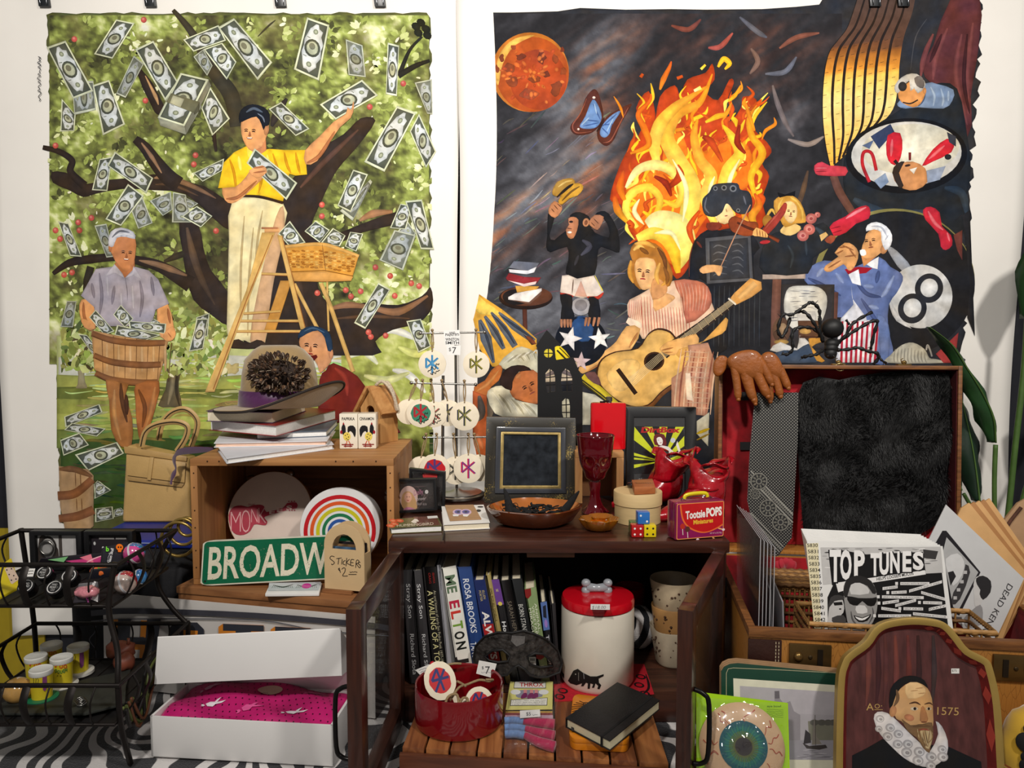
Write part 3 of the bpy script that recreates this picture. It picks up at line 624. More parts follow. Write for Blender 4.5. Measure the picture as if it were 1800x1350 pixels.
wash(K,838,24,1480,640,3.2,skyc)
q=random.Random(31)
for i in range(120):
 x=q.uniform(850,1090);y=q.uniform(200,600);l=q.uniform(12,46);a=UP+q.gauss(0,.12)if y<480 else-.25+q.gauss(0,.3);c=skyc(x,y);c=tuple(min(255,v+q.uniform(8,34))for v in c)
 K.rib([(x,y),(x+l*.5*cos(a),y+l*.5*sin(a)+q.uniform(-2,2)),(x+l*cos(a),y+l*sin(a))],q.uniform(1,3.2),c,k=K.k+1+i%12)
K.k+=14
for P,c in[(Z('1180 45 1210 52 1232 34'),(120,66,58)),(Z('1245 84 1266 82 1288 58'),(160,78,68)),(Z('1370 85 1400 66 1440 58'),(130,80,66)),(Z('1300 30 1330 55 1348 66'),(92,92,102)),(Z('1345 130 1380 126 1400 100'),(96,98,110)),(Z('1358 150 1366 180 1380 215 1395 240'),(112,100,98)),(Z('1385 245 1420 254 1448 240'),(140,128,124)),(Z('1320 85 1332 108 1318 130'),(124,96,84)),(Z('1420 300 1410 340 1398 372'),(96,74,58))]:K.rib(P,9,c)
# moon
K.ell(932,127,68,70,(214,128,50),0,40);K.ell(936,131,64,66,(200,92,40),0,36);K.ell(946,140,50,53,(186,76,40),0,30);K.poly(Z('870 130 880 92 905 68 940 62 905 80 884 112 876 150'),(234,178,84),3)
q=random.Random(2)
for x,y,a,b in[(952,102,8,12),(975,104,6,8),(895,120,9,9),(900,143,10,11),(930,165,18,12),(978,155,12,14),(882,101,5,8),(903,84,5,6),(988,88,4,6),(874,122,4,8),(960,130,8,6),(940,140,12,7),(915,100,9,6),(990,125,5,9)]:
 K.poly([(x+a*cos(t*.63)*q.uniform(.6,1.2),y+b*sin(t*.63)*q.uniform(.6,1.2))for t in range(10)],q.choice([(112,52,34),(128,62,38),(146,70,40)]),2)
for i in range(60):
 t=q.uniform(0,6.28);d=q.uniform(0,58);K.ell(935+d*cos(t),130+d*sin(t),q.uniform(2,6),q.uniform(1.5,4),q.choice([(222,120,56),(180,76,40),(206,104,50)]),t,7,k=K.k+1+i%10)
K.k+=12
# butterfly
K.crop(800,0)
K.poly(Z('1090 708 1130 730 1160 830 1172 930 1130 1010 1060 1060 960 1068 915 1030 920 980 990 900 1030 780'),(86,44,34),3);K.poly(Z('1390 820 1370 880 1310 980 1260 1100 1200 1155 1140 1120 1122 1050 1150 980 1230 900'),(86,44,34),3)
K.poly(Z('1085 790 1130 830 1160 930 1120 1005 1040 1020 985 1000 1030 920'),(106,138,186),3);K.poly(Z('1310 880 1240 990 1220 1060 1180 1090 1145 1060 1165 990 1240 910'),(106,138,186),3)
for a,b in(((1150,950),(1090,820)),((1140,960),(1040,950)),((1140,970),(1010,1000)),((1165,1000),(1280,900)),((1160,1010),(1210,1060)),((1165,990),(1250,980))):K.rib([a,b],10,(70,96,150));
for a in(((1100,820),(1120,900)),((1060,930),(1000,990)),((1250,940),(1200,1040))):K.rib(a,12,(164,190,220))
K.rib(Z('1040 780 990 900 930 990 960 1050 1080 1040'),9,(150,84,66));K.rib(Z('1370 850 1290 1000 1230 1110 1170 1130'),9,(150,84,66));K.rib(Z('1180 930 1150 1000 1120 1040'),20,(60,36,30));K.ell(1098,772,12,10,(236,214,200));K.ell(975,1022,9,9,(226,204,190))
K.crop(0,0,1)
# flames
FL=[(150,44,22),(206,82,26),(238,138,30),(250,190,40),(252,226,96),(250,240,176)]
body=Z('1086 300 1104 262 1128 226 1118 190 1140 160 1152 200 1150 226 1160 170 1186 150 1196 168 1208 140 1240 128 1252 112 1256 140 1240 160 1262 176 1282 140 1290 146 1278 178 1282 214 1302 190 1306 170 1330 176 1322 220 1348 250 1356 268 1340 288 1352 310 1340 350 1346 390 1320 410 1290 400 1230 420 1210 470 1192 490 1180 480 1140 440 1108 410 1090 360 1072 350')
K.poly(body,(178,62,24),3)
q=random.Random(21)
def lick(P,w,c0,c1=None):K.rib(P,w,FL[c0],FL[c1 if c1 is not None else c0],sm=7)
K.poly(Z('1100 330 1130 300 1160 290 1170 250 1195 230 1215 270 1250 260 1280 240 1310 250 1326 290 1312 330 1270 350 1230 400 1205 450 1186 470 1150 430 1112 400'),(224,112,28),3)
for i in range(120):
 x=q.uniform(1095,1340);y=q.uniform(190,430);s_=q.uniform(20,55);a=-1.35+q.gauss(0,.5);k=q.choice([1,1,2,2,3,3,4])
 if x>1220 and y>390:continue
 lick([(x,y),(x+s_*.3*cos(a)+q.uniform(-9,9),y+s_*.4*sin(a)),(x+s_*.7*cos(a)+q.uniform(-9,9),y+s_*.7*sin(a)),(x+s_*cos(a),y+s_*sin(a))],[1,q.uniform(4,10),q.uniform(3,8),1],k)
for P,w,a,b in[(Z('1208 395 1214 330 1190 280 1172 240 1190 200 1230 180 1252 130'),[30,36,30,26,22,12,2],4,2),(Z('1160 300 1150 260 1160 220 1186 190 1215 170 1245 150'),[6,20,24,18,10,2],4,2),(Z('1120 400 1100 370 1110 340 1140 330 1160 350 1150 380 1130 372'),[8,12,14,14,12,10,4],4,3),(Z('1100 330 1120 300 1150 290 1180 300 1200 330 1190 360 1165 352'),[4,14,18,18,16,12,4],5,3),(Z('1260 400 1240 350 1250 310 1230 280 1220 240 1226 210'),[10,20,22,18,14,3],4,2),(Z('1290 380 1270 340 1280 300 1300 270 1286 240 1270 220'),[8,18,24,20,14,3],4,3),(Z('1330 350 1320 310 1340 270 1322 240 1316 210 1330 185'),[6,12,14,12,8,2],3,2),(Z('1140 400 1160 390 1190 400 1205 430 1190 470'),[26,40,46,36,14],5,4),(Z('1120 420 1150 410 1180 430 1192 480'),[14,22,26,8],4,3),(Z('1108 270 1140 255 1132 225 1122 200 1142 178 1144 165'),[4,10,12,9,6,2],2,1),(Z('1160 158 1166 140 1176 120 1180 108'),[3,10,7,2],2,1),(Z('1262 118 1272 104 1282 112 1274 122'),[4,10,9,3],3,3),(Z('1280 178 1292 168 1302 150'),[4,7,2],3,2),(Z('1240 215 1260 205 1276 200 1286 180'),[4,10,8,2],3,2),(Z('1310 180 1316 200 1326 230'),[3,8,4],2,2),([(1126,136),(1130,130)],[6,5],1,1),([(1190,138),(1200,134)],[6,5],1,1),([(1232,122),(1240,114)],[5,4],4,3),([(1220,160),(1232,154)],[5,7],5,4),(Z('1175 330 1195 310 1190 290'),[6,16,6],0,1),(Z('1150 310 1170 322 1180 345'),[4,12,4],0,0),(Z('1235 240 1250 250 1270 285'),[6,14,4],0,1),(Z('1300 220 1296 250 1310 270'),[4,12,4],0,0),(Z('1220 430 1212 400 1230 370'),[4,12,4],1,1),(Z('1096 300 1090 330 1098 352'),[4,14,6],1,2),(Z('1080 345 1086 370 1104 392'),[6,14,5],1,3),(Z('1330 400 1322 380 1334 360 1326 340'),[4,14,12,3],3,1),(Z('1300 408 1310 390 1304 372'),[4,14,3],4,2)]:lick(P,w,a,b)
lick(Z('1104 388 1110 396 1108 400'),[8,12,6],1)
for P in[Z('1200 390 1206 330 1182 280'),Z('1262 390 1248 340 1256 310'),Z('1132 395 1115 372 1124 350'),Z('1290 360 1282 320 1300 280'),Z('1150 410 1180 410 1196 440')]:lick(P,[1,9,7,1],5)
# film strip
K.crop(1400,0)
LFT=cat([(500,-80,0),(400,220,0),(265,400,0),(215,620,0),(205,900,0),(230,1150,0),(270,1330,0)],6);RGT=cat([(950,-80,0),(915,100,0),(850,290,0),(815,500,0),(800,700,0),(740,900,0),(500,1120,0)],6)
def fc(y):return mixc((84,66,60),(98,66,50),y/400)if y<400 else(mixc((140,84,40),(238,158,56),(y-400)/200)if y<600 else(mixc((246,200,88),(240,222,150),(y-600)/250)if y<850 else mixc((240,218,140),(240,176,66),(y-850)/450)))
n=len(LFT);K.raw([p.xy[:]for p in LFT]+[p.xy[:]for p in RGT],[(i,i+1,n+i+1,n+i)for i in range(n-1)],[fc(p.y)for p in LFT]+[fc(p.y+40)for p in RGT])
for f in(.13,.27,.41,.55,.69,.84):K.rib([(LFT[i].lerp(RGT[i],f)).xy[:]for i in range(0,n,3)],[12,18,22,22,20,18],(44,34,30))
for j in range(11):
 i=int(n*(.34+.06*j));
 if i<n:
  for f in(.03,.2,.34,.48,.62,.76,.93):p=LFT[i].lerp(RGT[i],f);K.rib([(p.x-14,p.y+3),(p.x+14,p.y-3)],[3,3],(60,48,36),sm=0)
K.rib([(LFT[i].x,LFT[i].y)for i in range(0,n,3)],[5,7,6],(34,30,30));K.rib(Z('1030 150 940 300 900 560'),10,(74,72,74));K.crop(0,0,1)
# red curtain and the capsule machine
K.poly(Z('1670 0 1722 0 1722 60 1716 110 1706 170 1708 220 1690 250 1686 170 1640 150 1620 120 1640 80'),(92,48,50),2)
for P in[Z('1640 60 1624 100 1618 135'),Z('1665 50 1645 100 1640 140'),Z('1690 60 1680 130 1700 220'),Z('1710 40 1700 120 1702 200')]:K.rib(P,9,(120,66,66));
for P in[[(1655,60),(1634,110)],Z('1700 60 1694 140 1704 200')]:K.rib(P,7,(66,34,38))
K.poly(Z('1586 190 1600 170 1640 148 1682 156 1700 240 1706 300 1696 360 1690 420 1650 440 1560 420 1500 370 1482 320 1490 260 1530 226'),(36,40,46),3)
K.rib(Z('1660 330 1690 340 1700 380'),14,(50,62,76));K.rib(Z('1500 350 1560 380 1640 372'),22,(52,64,78));K.rib(Z('1530 372 1590 388 1650 380'),[6,26,6],(50,76,98))
K.ell(1593,274,107,66,(28,28,32),-.06,40);K.ell(1593,271,97,57,(236,232,224),-.06,40);K.ell(1600,262,86,44,(244,238,216),-.06,30)
K.poly(Z('1530 240 1565 218 1572 232 1545 262'),(52,64,96));K.poly(Z('1515 256 1536 246 1528 262'),(90,106,140));K.rib(Z('1540 300 1532 270 1518 268 1516 290 1528 320'),[6,6,6],(190,40,48));K.poly(Z('1560 238 1582 234 1586 262 1578 288 1566 288 1558 272'),(206,40,52),2);K.rib([(1568,245),(1566,275)],5,(240,110,116));K.rib([(1572,282),(1582,294)],[6,5],(40,34,34))
K.poly(Z('1620 292 1640 262 1664 244 1676 250 1672 268 1640 284'),(206,40,52),2);K.rib([(1632,280),(1660,256)],5,(240,110,116));K.poly(Z('1664 232 1680 240 1680 258 1668 250'),(56,60,72));K.rib([(1599,268),(1599,282)],[5,4],(120,40,40));K.ell(1666,276,6,5,(44,44,50))
K.poly(Z('1570 300 1582 288 1604 284 1626 296 1630 320 1610 334 1588 332 1572 318'),(204,142,92),2);K.poly(Z('1568 304 1576 288 1590 284 1580 304 1588 326 1580 330'),(52,42,38),2);K.poly(Z('1598 298 1612 294 1606 306'),(244,238,228));K.rib([(1590,292),(1600,290)],4,(60,40,32));K.poly(Z('1536 318 1556 304 1562 320 1548 332'),(132,150,178));K.poly(Z('1628 300 1662 292 1652 316 1630 322'),(150,160,180))
# man looking into the machine
K.crop(1400,0);K.poly(Z('1020 660 1110 665 1240 710 1230 800 1160 860 960 850 860 860 800 840 820 790'),(122,142,172),2)
for P in[((1060,690),(1090,760),(1080,840)),((1140,700),(1160,780),(1150,840)),((1200,720),(1200,800))]:K.rib(P,20,(166,184,206))
K.rib(Z('1020 700 1000 790 960 840'),20,(72,88,118));K.poly(Z('800 740 850 680 920 640 1010 690 1020 740 980 820 920 850 830 810'),(216,148,84),2);K.poly(Z('772 700 800 640 870 590 950 585 1010 640 1015 690 960 740 930 700 900 720 890 640 850 680 800 740'),(196,190,180),2);K.ell(838,685,34,38,(54,50,48));K.poly(Z('930 620 980 600 1010 650 1000 700 950 680'),(110,102,98),2);K.rib(Z('840 810 900 820 960 790'),[10,12,10],(50,40,36));K.ell(1012,720,14,26,(220,150,90));K.crop(0,0,1)
# eight-ball and gloves
K.crop(1380,280)
K.rib(Z('380 130 430 260 530 420'),[60,66,60],(112,74,62));K.poly(Z('230 50 290 20 350 50 480 60 475 130 300 130 240 115'),(196,62,76),2);K.rib([(240,70),(330,70)],10,(226,110,118));K.rib([(240,98),(330,95)],8,(150,40,54))
K.ell(860,970,640,580,(150,142,84),0,60);K.ell(880,985,620,575,(40,40,44),0,60)
K.poly(Z('1330 600 1400 560 1400 800 1360 720'),(112,60,52));K.poly(Z('1330 500 1400 430 1430 700 1460 1000 1440 1250 1500 1400 1460 400'),(40,40,44))
K.poly(Z('640 365 672 400 660 470 560 510 480 580 380 610 345 560 380 500 480 450 560 390'),(200,44,62),2);K.rib(Z('480 470 560 420 640 380'),24,(236,130,140));K.rib([(360,550),(440,530)],8,(150,30,46));K.rib([(370,585),(450,560)],8,(150,30,46))
K.poly(Z('1090 400 1150 375 1220 420 1240 530 1310 600 1320 680 1270 718 1230 690 1210 590 1110 480'),(200,44,62),2);K.rib(Z('1130 410 1180 500 1250 560'),26,(232,110,122));K.rib([(1280,580),(1300,650)],16,(232,110,122))
K.poly(Z('800 690 850 700 920 760 1000 860 930 890 850 790'),(150,152,158),2)
K.ell(1070,1085,252,252,(238,236,232),0,48);K.poly(Z('818 1090 830 1180 880 1280 1000 1340 930 1270 860 1170'),(204,202,200),2)
K.ell(1137,1020,111,118,(52,52,56),.4,36);K.ell(1005,1180,113,120,(52,52,56),.4,36);K.ell(1138,1017,68,74,(238,236,232),.4,30);K.ell(1006,1176,70,76,(238,236,232),.4,30)
# praying man
K.crop(1380,280)
K.poly(Z('145 930 200 850 310 800 430 820 560 850 740 770 830 850 915 900 930 960 880 1060 820 1150 815 1350 860 1600 640 1600 560 1400 440 1250 390 1250 410 1110 260 1050 180 990'),(100,116,164),2)
K.poly(Z('520 990 540 1150 440 1260 400 1600 700 1600 640 1250 530 1100'),(214,216,226),0)
for P,c in[(((180,940),(300,1000),(440,1080)),(70,84,130)),(((540,930),(640,1060),(760,1090)),(70,84,130)),(((860,920),(800,1040),(760,1090)),(146,162,204)),(((300,860),(250,930)),(140,156,198)),(((600,1100),(700,1250),(800,1400)),(78,92,140)),(((620,1000),(700,1010)),(136,152,196)),(((740,880),(720,980)),(74,88,134)),(((400,900),(460,980)),(134,150,194)),(((660,1160),(740,1180)),(142,158,200)),(((760,1250),(790,1350),(790,1500)),(150,166,206))]:K.rib(P,34,c)
K.poly(Z('470 870 580 850 690 860 640 900 500 915'),(160,28,40));K.poly(Z('640 830 740 770 730 870 690 860'),(240,238,238));K.poly(Z('500 910 580 870 600 1000 530 980'),(236,236,240))
K.poly(Z('640 590 700 550 770 570 790 690 720 770 640 790 600 760 610 680 630 640'),(222,162,104),2);K.poly(Z('600 760 640 790 720 770 620 850'),(200,136,84));face(K,672,660,64,-.15,brow=(120,80,50),lip=(150,80,60));K.ell(780,710,28,40,(216,150,96),.3);K.poly(Z('590 720 630 715 640 755 600 762'),(246,244,242),2)
K.poly(Z('640 570 650 520 720 495 800 530 845 600 835 680 790 720 760 640 755 575 700 555'),(240,240,244),2);K.rib(Z('680 530 760 540 810 620'),14,(196,198,208));K.rib([(790,640),(815,600)],10,(190,192,204))
K.poly(Z('310 880 320 840 420 770 390 740 470 660 540 680 580 740 560 830 520 880 490 870 460 830 360 890'),(220,160,102),2)
for P in[((400,750),(460,720)),((420,700),(490,690)),((450,680),(540,720)),((470,770),(560,760)),((340,860),(440,800)),((500,700),(560,780))]:K.rib(P,12,(164,104,62))
K.crop(1340,500,6.923)
K.poly(Z('940 450 1390 430 1420 500 1380 950 960 950 900 780'),(232,228,230))
for i in range(8):x=960+i*62;K.poly([(x,450),(x+26,448),(x+14-i*4,950),(x-16-i*4,950)],(178,40,58))
K.poly(Z('1390 360 1500 420 1550 600 1530 920 1440 950 1410 520'),(106,122,166),2)
# desk with the gramophone rubble
K.crop(1100,280)
K.poly(Z('1080 912 1420 905 1420 945 1080 950'),(170,152,140));K.rib(Z('1195 950 1185 1200 1180 1500'),[70,72,72],(120,82,70),sm=0);K.rib([(1650,1050),(1640,1300)],[60,60],(104,70,62),sm=0);K.poly(Z('1230 990 1650 990 1640 1500 1230 1500'),(58,54,54))
K.poly(Z('1252 1110 1290 1015 1400 1000 1520 1010 1588 1080 1575 1220 1500 1330 1320 1340 1258 1230'),(216,212,200),3)
q=random.Random(4)
for i in range(40):y=q.uniform(1030,1300);x=q.uniform(1280,1480);K.rib([(x,y),(x+q.uniform(30,90),y+q.uniform(-6,6))],q.uniform(3,7),q.choice([(150,150,156),(120,118,124),(190,188,184)]),k=K.k+1+i%8)
K.k+=10
K.crop(1340,500,6.923);K.poly(Z('420 330 640 330 660 450 430 470'),(206,202,194));K.poly(Z('430 440 680 440 720 640 440 660'),(96,66,48));K.ell(230,560,110,160,(110,82,66));K.ell(250,540,50,70,(170,142,112));K.ell(230,700,90,30,(176,140,80));K.poly(Z('90 800 220 700 420 780 450 620 560 700 560 780 300 830'),(206,202,196),2);K.poly(Z('110 860 260 800 420 800 560 720 660 900 640 950 160 950'),(66,78,96),2);K.poly(Z('560 660 720 620 720 700 600 760 760 930 660 930 600 800'),(196,140,60),2);K.ell(520,570,70,34,(206,160,90));K.rib([(450,640),(700,640)],[24,24],(86,56,44),sm=0)
# mouse and red wedge behind the case
K.crop(1400,540);K.poly(Z('720 440 740 380 830 300 920 280 1010 330 1050 400 1100 410 1180 440'),(184,178,160),3)
for i in range(10):K.rib([(780+i*26,330-i*2 if i<6 else 300+i*6),(770+i*27,400),(775+i*28,440)],9,(150,144,130))
K.rib(Z('1025 340 1035 300 1055 340 1070 390'),[14,16,14],(160,156,150));K.poly(Z('1100 370 1280 200 1250 440 1160 440'),(166,62,62))
# skull
K.crop(1100,280)
K.poly(Z('1080 810 1110 760 1180 735 1250 760 1280 820 1305 860 1300 900 1260 915 1220 895 1160 905 1100 880'),(206,206,208),3);K.ell(1265,820,16,30,(50,50,54),-.3);K.poly(Z('1190 880 1240 850 1300 880 1240 880'),(90,90,94));K.rib(Z('1100 800 1150 760 1210 760'),16,(236,236,238));K.rib([(1110,860),(1160,890)],10,(150,150,154));K.rib([(1230,900),(1300,895)],8,(240,240,240))
# woman in black with roses
K.poly(Z('1110 640 1180 580 1260 570 1400 560 1560 500 1640 600 1640 680 1480 780 1440 905 1100 905 1060 780'),(40,42,46),2);K.rib(Z('1500 540 1570 600 1590 640'),40,(62,72,82));K.rib(Z('1280 680 1320 760 1300 860'),24,(56,62,68));K.rib([(1420,640),(1430,760)],20,(56,62,68))
K.poly(Z('1220 560 1290 500 1380 530 1370 570 1300 605 1240 590'),(226,190,120),2);K.poly(Z('1170 330 1230 290 1310 285 1380 340 1420 440 1420 500 1340 510 1260 540 1220 480 1180 420'),(206,150,62),2);K.poly(Z('1245 350 1300 330 1350 370 1352 450 1310 508 1265 480 1240 420'),(236,198,138),2);face(K,1305,425,46,.12,lip=(140,60,60))
for P in[((1240,310),(1210,380),(1230,460)),((1340,320),(1390,400),(1400,480)),((1300,300),(1360,340)),((1100,480),(1150,400),(1180,440))]:K.rib(P,22,(236,188,88))
K.poly(Z('1200 262 1260 280 1340 250 1335 290 1270 290 1215 305'),(22,22,26));K.ell(1120,490,40,50,(190,134,56));K.poly(Z('1080 550 1190 430 1250 345 1275 360 1262 420 1230 470 1130 590'),(160,60,48),2);K.rib([(1100,550),(1220,410)],12,(196,92,74))
for x,y,a in[(1465,470,44),(1515,440,24),(1400,605,46),(1450,555,46)]:K.ell(x,y,a,a*.95,(204,112,104),0,16);K.ell(x-4,y-4,a*.6,a*.55,(228,148,138),0,12);K.ell(x,y,a*.3,a*.28,(170,76,76),0,10)
K.poly(Z('1530 600 1580 575 1600 600 1545 650'),(230,188,120));K.poly(Z('1570 640 1620 600 1660 620 1620 670'),(150,74,50),2)
# violinist behind the camera hood
K.poly(Z('495 900 510 780 545 640 640 560 720 560 900 580 1000 600 1060 700 1010 760 1020 950 1080 980 850 1120 800 1500 640 1500 660 990 520 960'),(34,34,38),2);K.rib(Z('540 640 505 780 500 930'),9,(120,58,40));K.rib([(560,650),(600,700)],20,(104,50,44))
for x in range(700,1100,40):K.rib([(x,1000),(x-4,1200),(x-6,1480)],12,(56,58,62))
K.poly(Z('628 625 985 590 1005 960 640 985'),(86,86,90));K.poly(Z('660 650 965 620 980 940 665 960'),(56,56,60))
for j in range(5):K.rib([(690,700+j*55),(730,680+j*55),(800,700+j*52)],12,(92,92,96));K.rib([(840,680+j*52),(890,670+j*52),(930,700+j*52)],12,(92,92,96))
K.poly(Z('715 470 760 360 810 350 840 400 855 470 780 515'),(234,200,140),2);K.rib([(780,450),(805,446)],8,(150,60,60));K.rib([(790,390),(800,420)],8,(190,140,90))
K.poly(Z('605 380 610 310 660 260 690 205 760 190 880 190 905 240 970 255 998 320 990 400 930 435 860 415 820 365 790 355 760 420 700 455 630 440'),(52,54,60),3);K.rib(Z('640 300 625 380 660 430'),14,(96,98,106));K.rib([(930,290),(950,360)],14,(100,102,112))
for x,y,a in[(708,232,18),(776,226,22),(848,232,28),(888,405,16)]:K.ell(x,y,a,a,(122,124,130),0,16);K.ell(x,y,a*.6,a*.6,(40,42,46),0,12)
K.poly(Z('810 490 860 450 960 490 1040 500 1040 580 960 610 880 590 830 560'),(142,66,34),3);K.rib(Z('880 500 960 540 1100 590 1210 640'),[16,22,18,22],(84,40,26));K.poly(Z('640 505 730 500 760 530 720 560 650 560'),(120,52,40),2);K.poly(Z('1030 540 1110 580 1120 620 1050 610 1000 600'),(226,172,104),2)
for i in range(4):K.rib([(1035+i*22,550+i*9),(1040+i*22,610+i*4)],7,(150,96,56))
K.rib(Z('985 360 860 610 750 850'),[9,9,8],(190,140,110),sm=0);K.poly(Z('580 870 640 835 740 840 765 860 745 920 720 915 700 890 610 905'),(220,166,112),2);K.rib([(1060,660),(1140,650)],30,(180,50,60));K.rib([(1130,610),(1210,650)],[14,26],(130,60,34))
# girl with the guitar
K.crop(1100,280)
K.poly(Z('30 1110 110 1070 210 1010 380 960 560 960 650 1010 670 1110 700 1190 560 1330 480 1420 130 1420 60 1290 15 1230 10 1150'),(226,190,160),0)
K.poly(Z('380 960 560 960 650 1010 680 1130 620 1220 480 1300 440 1100'),(186,110,84),2)
for i in range(17):x=140+i*23;K.rib([(x-18,1085 if i<4 else 1170),(x-10,1260),(x,1400)],6,(198,104,86))
for i in range(9):K.rib([(400+i*30,970+i*4),(430+i*26,1080),(440+i*22,1200)],7,(222,162,136))
for i in range(7):K.rib([(30+i*14,1110),(26+i*16,1200),(20+i*16,1270)],5,(204,110,92))
K.poly(Z('0 1290 20 1250 120 1290 130 1330 60 1340'),(232,206,180));K.poly(Z('185 1020 260 1040 380 1080 370 1120 230 1205 215 1120'),(226,168,108),2)
K.poly(Z('30 740 70 660 180 650 280 700 330 800 370 900 350 1000 270 1020 180 1010 110 1030 50 960 25 880 50 800'),(172,112,46),2);K.poly(Z('70 830 110 780 220 790 240 870 230 990 150 1035 110 1010 75 920'),(230,176,116),2);face(K,138,905,72,.1,lip=(170,60,54));K.poly(Z('200 990 240 930 330 1010 300 1080 210 1110'),(206,146,92),2)
for P,c in[(((70,670),(150,660),(230,700)),(224,166,78)),(((250,700),(300,780),(320,880)),(116,70,34)),(((270,820),(240,910),(260,990)),(228,172,84)),(((320,900),(330,960),(280,1000)),(222,160,74)),(((40,800),(30,900),(60,980)),(206,146,62)),(((60,720),(110,690),(160,740)),(236,184,96)),(((300,850),(330,930),(320,990)),(140,88,40)),(((110,700),(180,750)),(130,82,38))]:K.rib(P,34,c)
K.crop(810,480)
K.poly(Z('1310 420 1420 440 1350 600 1150 680 1000 780 950 790 940 730 1130 620 1230 540'),(226,172,106),2);K.rib([(1400,470),(1330,590)],20,(180,122,72));K.rib([(1000,780),(1150,690)],14,(180,122,72))
GT=Z('1560 435 1660 460 1720 540 1790 600 1860 640 1890 720 1800 830 1680 880 1580 950 1480 1050 1340 1060 1200 990 1090 880 1070 780 1110 680 1220 620 1400 590 1480 480')
K.poly([(x+18,y+22)for x,y in GT],(120,74,40),3);K.poly(GT,(70,42,28),3);cx,cy=1470,780;K.poly([(cx+(x-cx)*.965,cy+(y-cy)*.955)for x,y in GT],(226,178,100),3);K.poly(Z('1150 800 1300 680 1420 720 1330 900 1230 930'),(234,190,116),3)
K.ell(1528,697,82,74,(76,48,32),-.3);K.ell(1528,697,66,60,(40,28,22),-.3)
K.rib(Z('1600 640 1700 560 1900 420 2250 150'),[90,84,76,62],(58,46,40),sm=0);K.poly(Z('2130 200 2160 160 2290 40 2375 70 2380 130 2300 190 2180 250'),(206,150,82),0);K.rib([(2200,200),(2330,80)],[40,50],(222,172,106),sm=0);K.rib([(2115,200),(2175,250)],[14,14],(232,222,206),sm=0)
for i in range(6):K.rib([(1312+i*10,850+i*9),(1540+i*7,660+i*7),(2140+i*6,205+i*5)],[3,3],(236,214,170),sm=0)
for i in range(9):x=1680+i*52;y=580-i*39;K.rib([(x-16,y-30),(x+22,y+26)],[4,4],(176,150,110),sm=0)
K.rib([(1240,760),(1385,955)],[34,34],(50,34,26),sm=0);K.poly(Z('1570 600 1640 540 1760 510 1860 480 1880 560 1760 600 1690 650 1620 640'),(226,172,106),2);K.rib([(1590,610),(1680,590)],12,(170,112,66));K.rib([(1600,630),(1680,625)],8,(170,112,66))
K.crop(1180,540);K.poly(Z('60 330 250 270 430 80 440 150 400 210 240 280 60 400'),(222,166,88),2);K.poly(Z('0 560 90 500 140 400 130 300 290 280 340 420 330 600 280 860 0 830'),(196,142,112),0)
for i in range(9):x=20+i*36;K.rib([(x+60,330+i*3),(x+20,600),(x,850)],14,(160,96,76)if i%2 else(226,186,152))
for j in range(12):K.rib([(100,350+j*40),(300,360+j*40)],8,(214,172,140))
K.poly(Z('110 520 150 520 170 740 120 730'),(240,214,186));K.poly(Z('200 900 300 830 290 1100 200 1000'),(200,192,166));K.rib([(200,1000),(300,960)],24,(214,178,40));K.rib([(200,1050),(300,1000)],16,(160,130,40));K.crop(0,0,1)
# chimpanzee on the star ball
K.crop(810,280)
BK=(30,30,33)
K.ell(950,1440,205,200,(30,36,48),0,40);K.poly(Z('880 1290 930 1240 1000 1250 1040 1320 1020 1440 900 1420 860 1350'),(46,76,122),2);K.ell(950,1165,78,70,(176,174,180));K.ell(950,1155,50,46,(140,138,146))
K.crop(810,480)
def star(x,y,R,a,c):K.poly([(x+(R if i%2==0 else R*.42)*cos(a+i*pi/5),y+(R if i%2==0 else R*.42)*sin(a+i*pi/5))for i in range(10)],c)
K.ell(950,540,200,190,(26,30,40),0,40);K.poly(Z('870 410 930 350 990 370 1050 440 1010 540 900 520'),(44,74,120),2);star(862,520,100,-1.3,(232,226,222));star(1098,520,92,-1.7,(240,238,234));star(950,700,80,-1.5,(206,182,184))
K.crop(810,280)
K.poly(Z('840 560 740 640 700 600 745 450 690 430 685 600 675 690 710 735 840 690 850 800 830 900 920 945 1060 910 1080 760 1110 690 1230 735 1258 710 1240 560 1170 430 1110 410 1060 440 1130 470 1170 540 1170 620 1060 580 1020 540'),BK,2)
K.poly(Z('860 470 880 430 940 418 1010 450 1030 500 1030 560 960 640 880 600'),BK,2);K.rib(Z('960 640 1020 690 950 760'),40,(66,66,78));K.rib([(930,760),(900,840)],24,(52,52,60))
K.poly(Z('850 470 890 455 930 480 920 560 890 625 850 620 830 560 855 520'),(176,116,80),2);K.ell(872,495,16,9,(50,36,30));K.ell(860,578,18,9,(240,232,220));K.rib([(840,545),(880,552)],7,(100,60,44));K.ell(990,500,26,34,(190,132,96),.2);K.ell(990,502,13,20,(120,76,56),.2)
K.poly(Z('1010 500 1060 440 1130 455 1110 520 1080 560 1040 540'),(166,112,82),2);K.poly(Z('695 430 700 380 740 330 800 370 790 420 745 465'),(176,120,86),2)
for P in[((715,390),(740,420)),((735,360),(770,400)),((760,350),(795,380)),((1030,500),(1060,530)),((1050,470),(1090,510))]:K.rib(P,7,(100,64,46))
K.poly(Z('722 260 760 180 850 150 895 160 900 195 850 240 790 290 740 290'),(160,122,54),2);K.poly(Z('770 330 830 240 900 190 960 200 965 240 920 290 860 310 800 360'),(190,142,50),2);K.rib(Z('800 330 870 260 940 215'),16,(110,78,34));K.rib(Z('770 220 830 180 880 170'),16,(204,170,96));K.rib(Z('760 300 840 230 890 195'),22,(40,32,28))
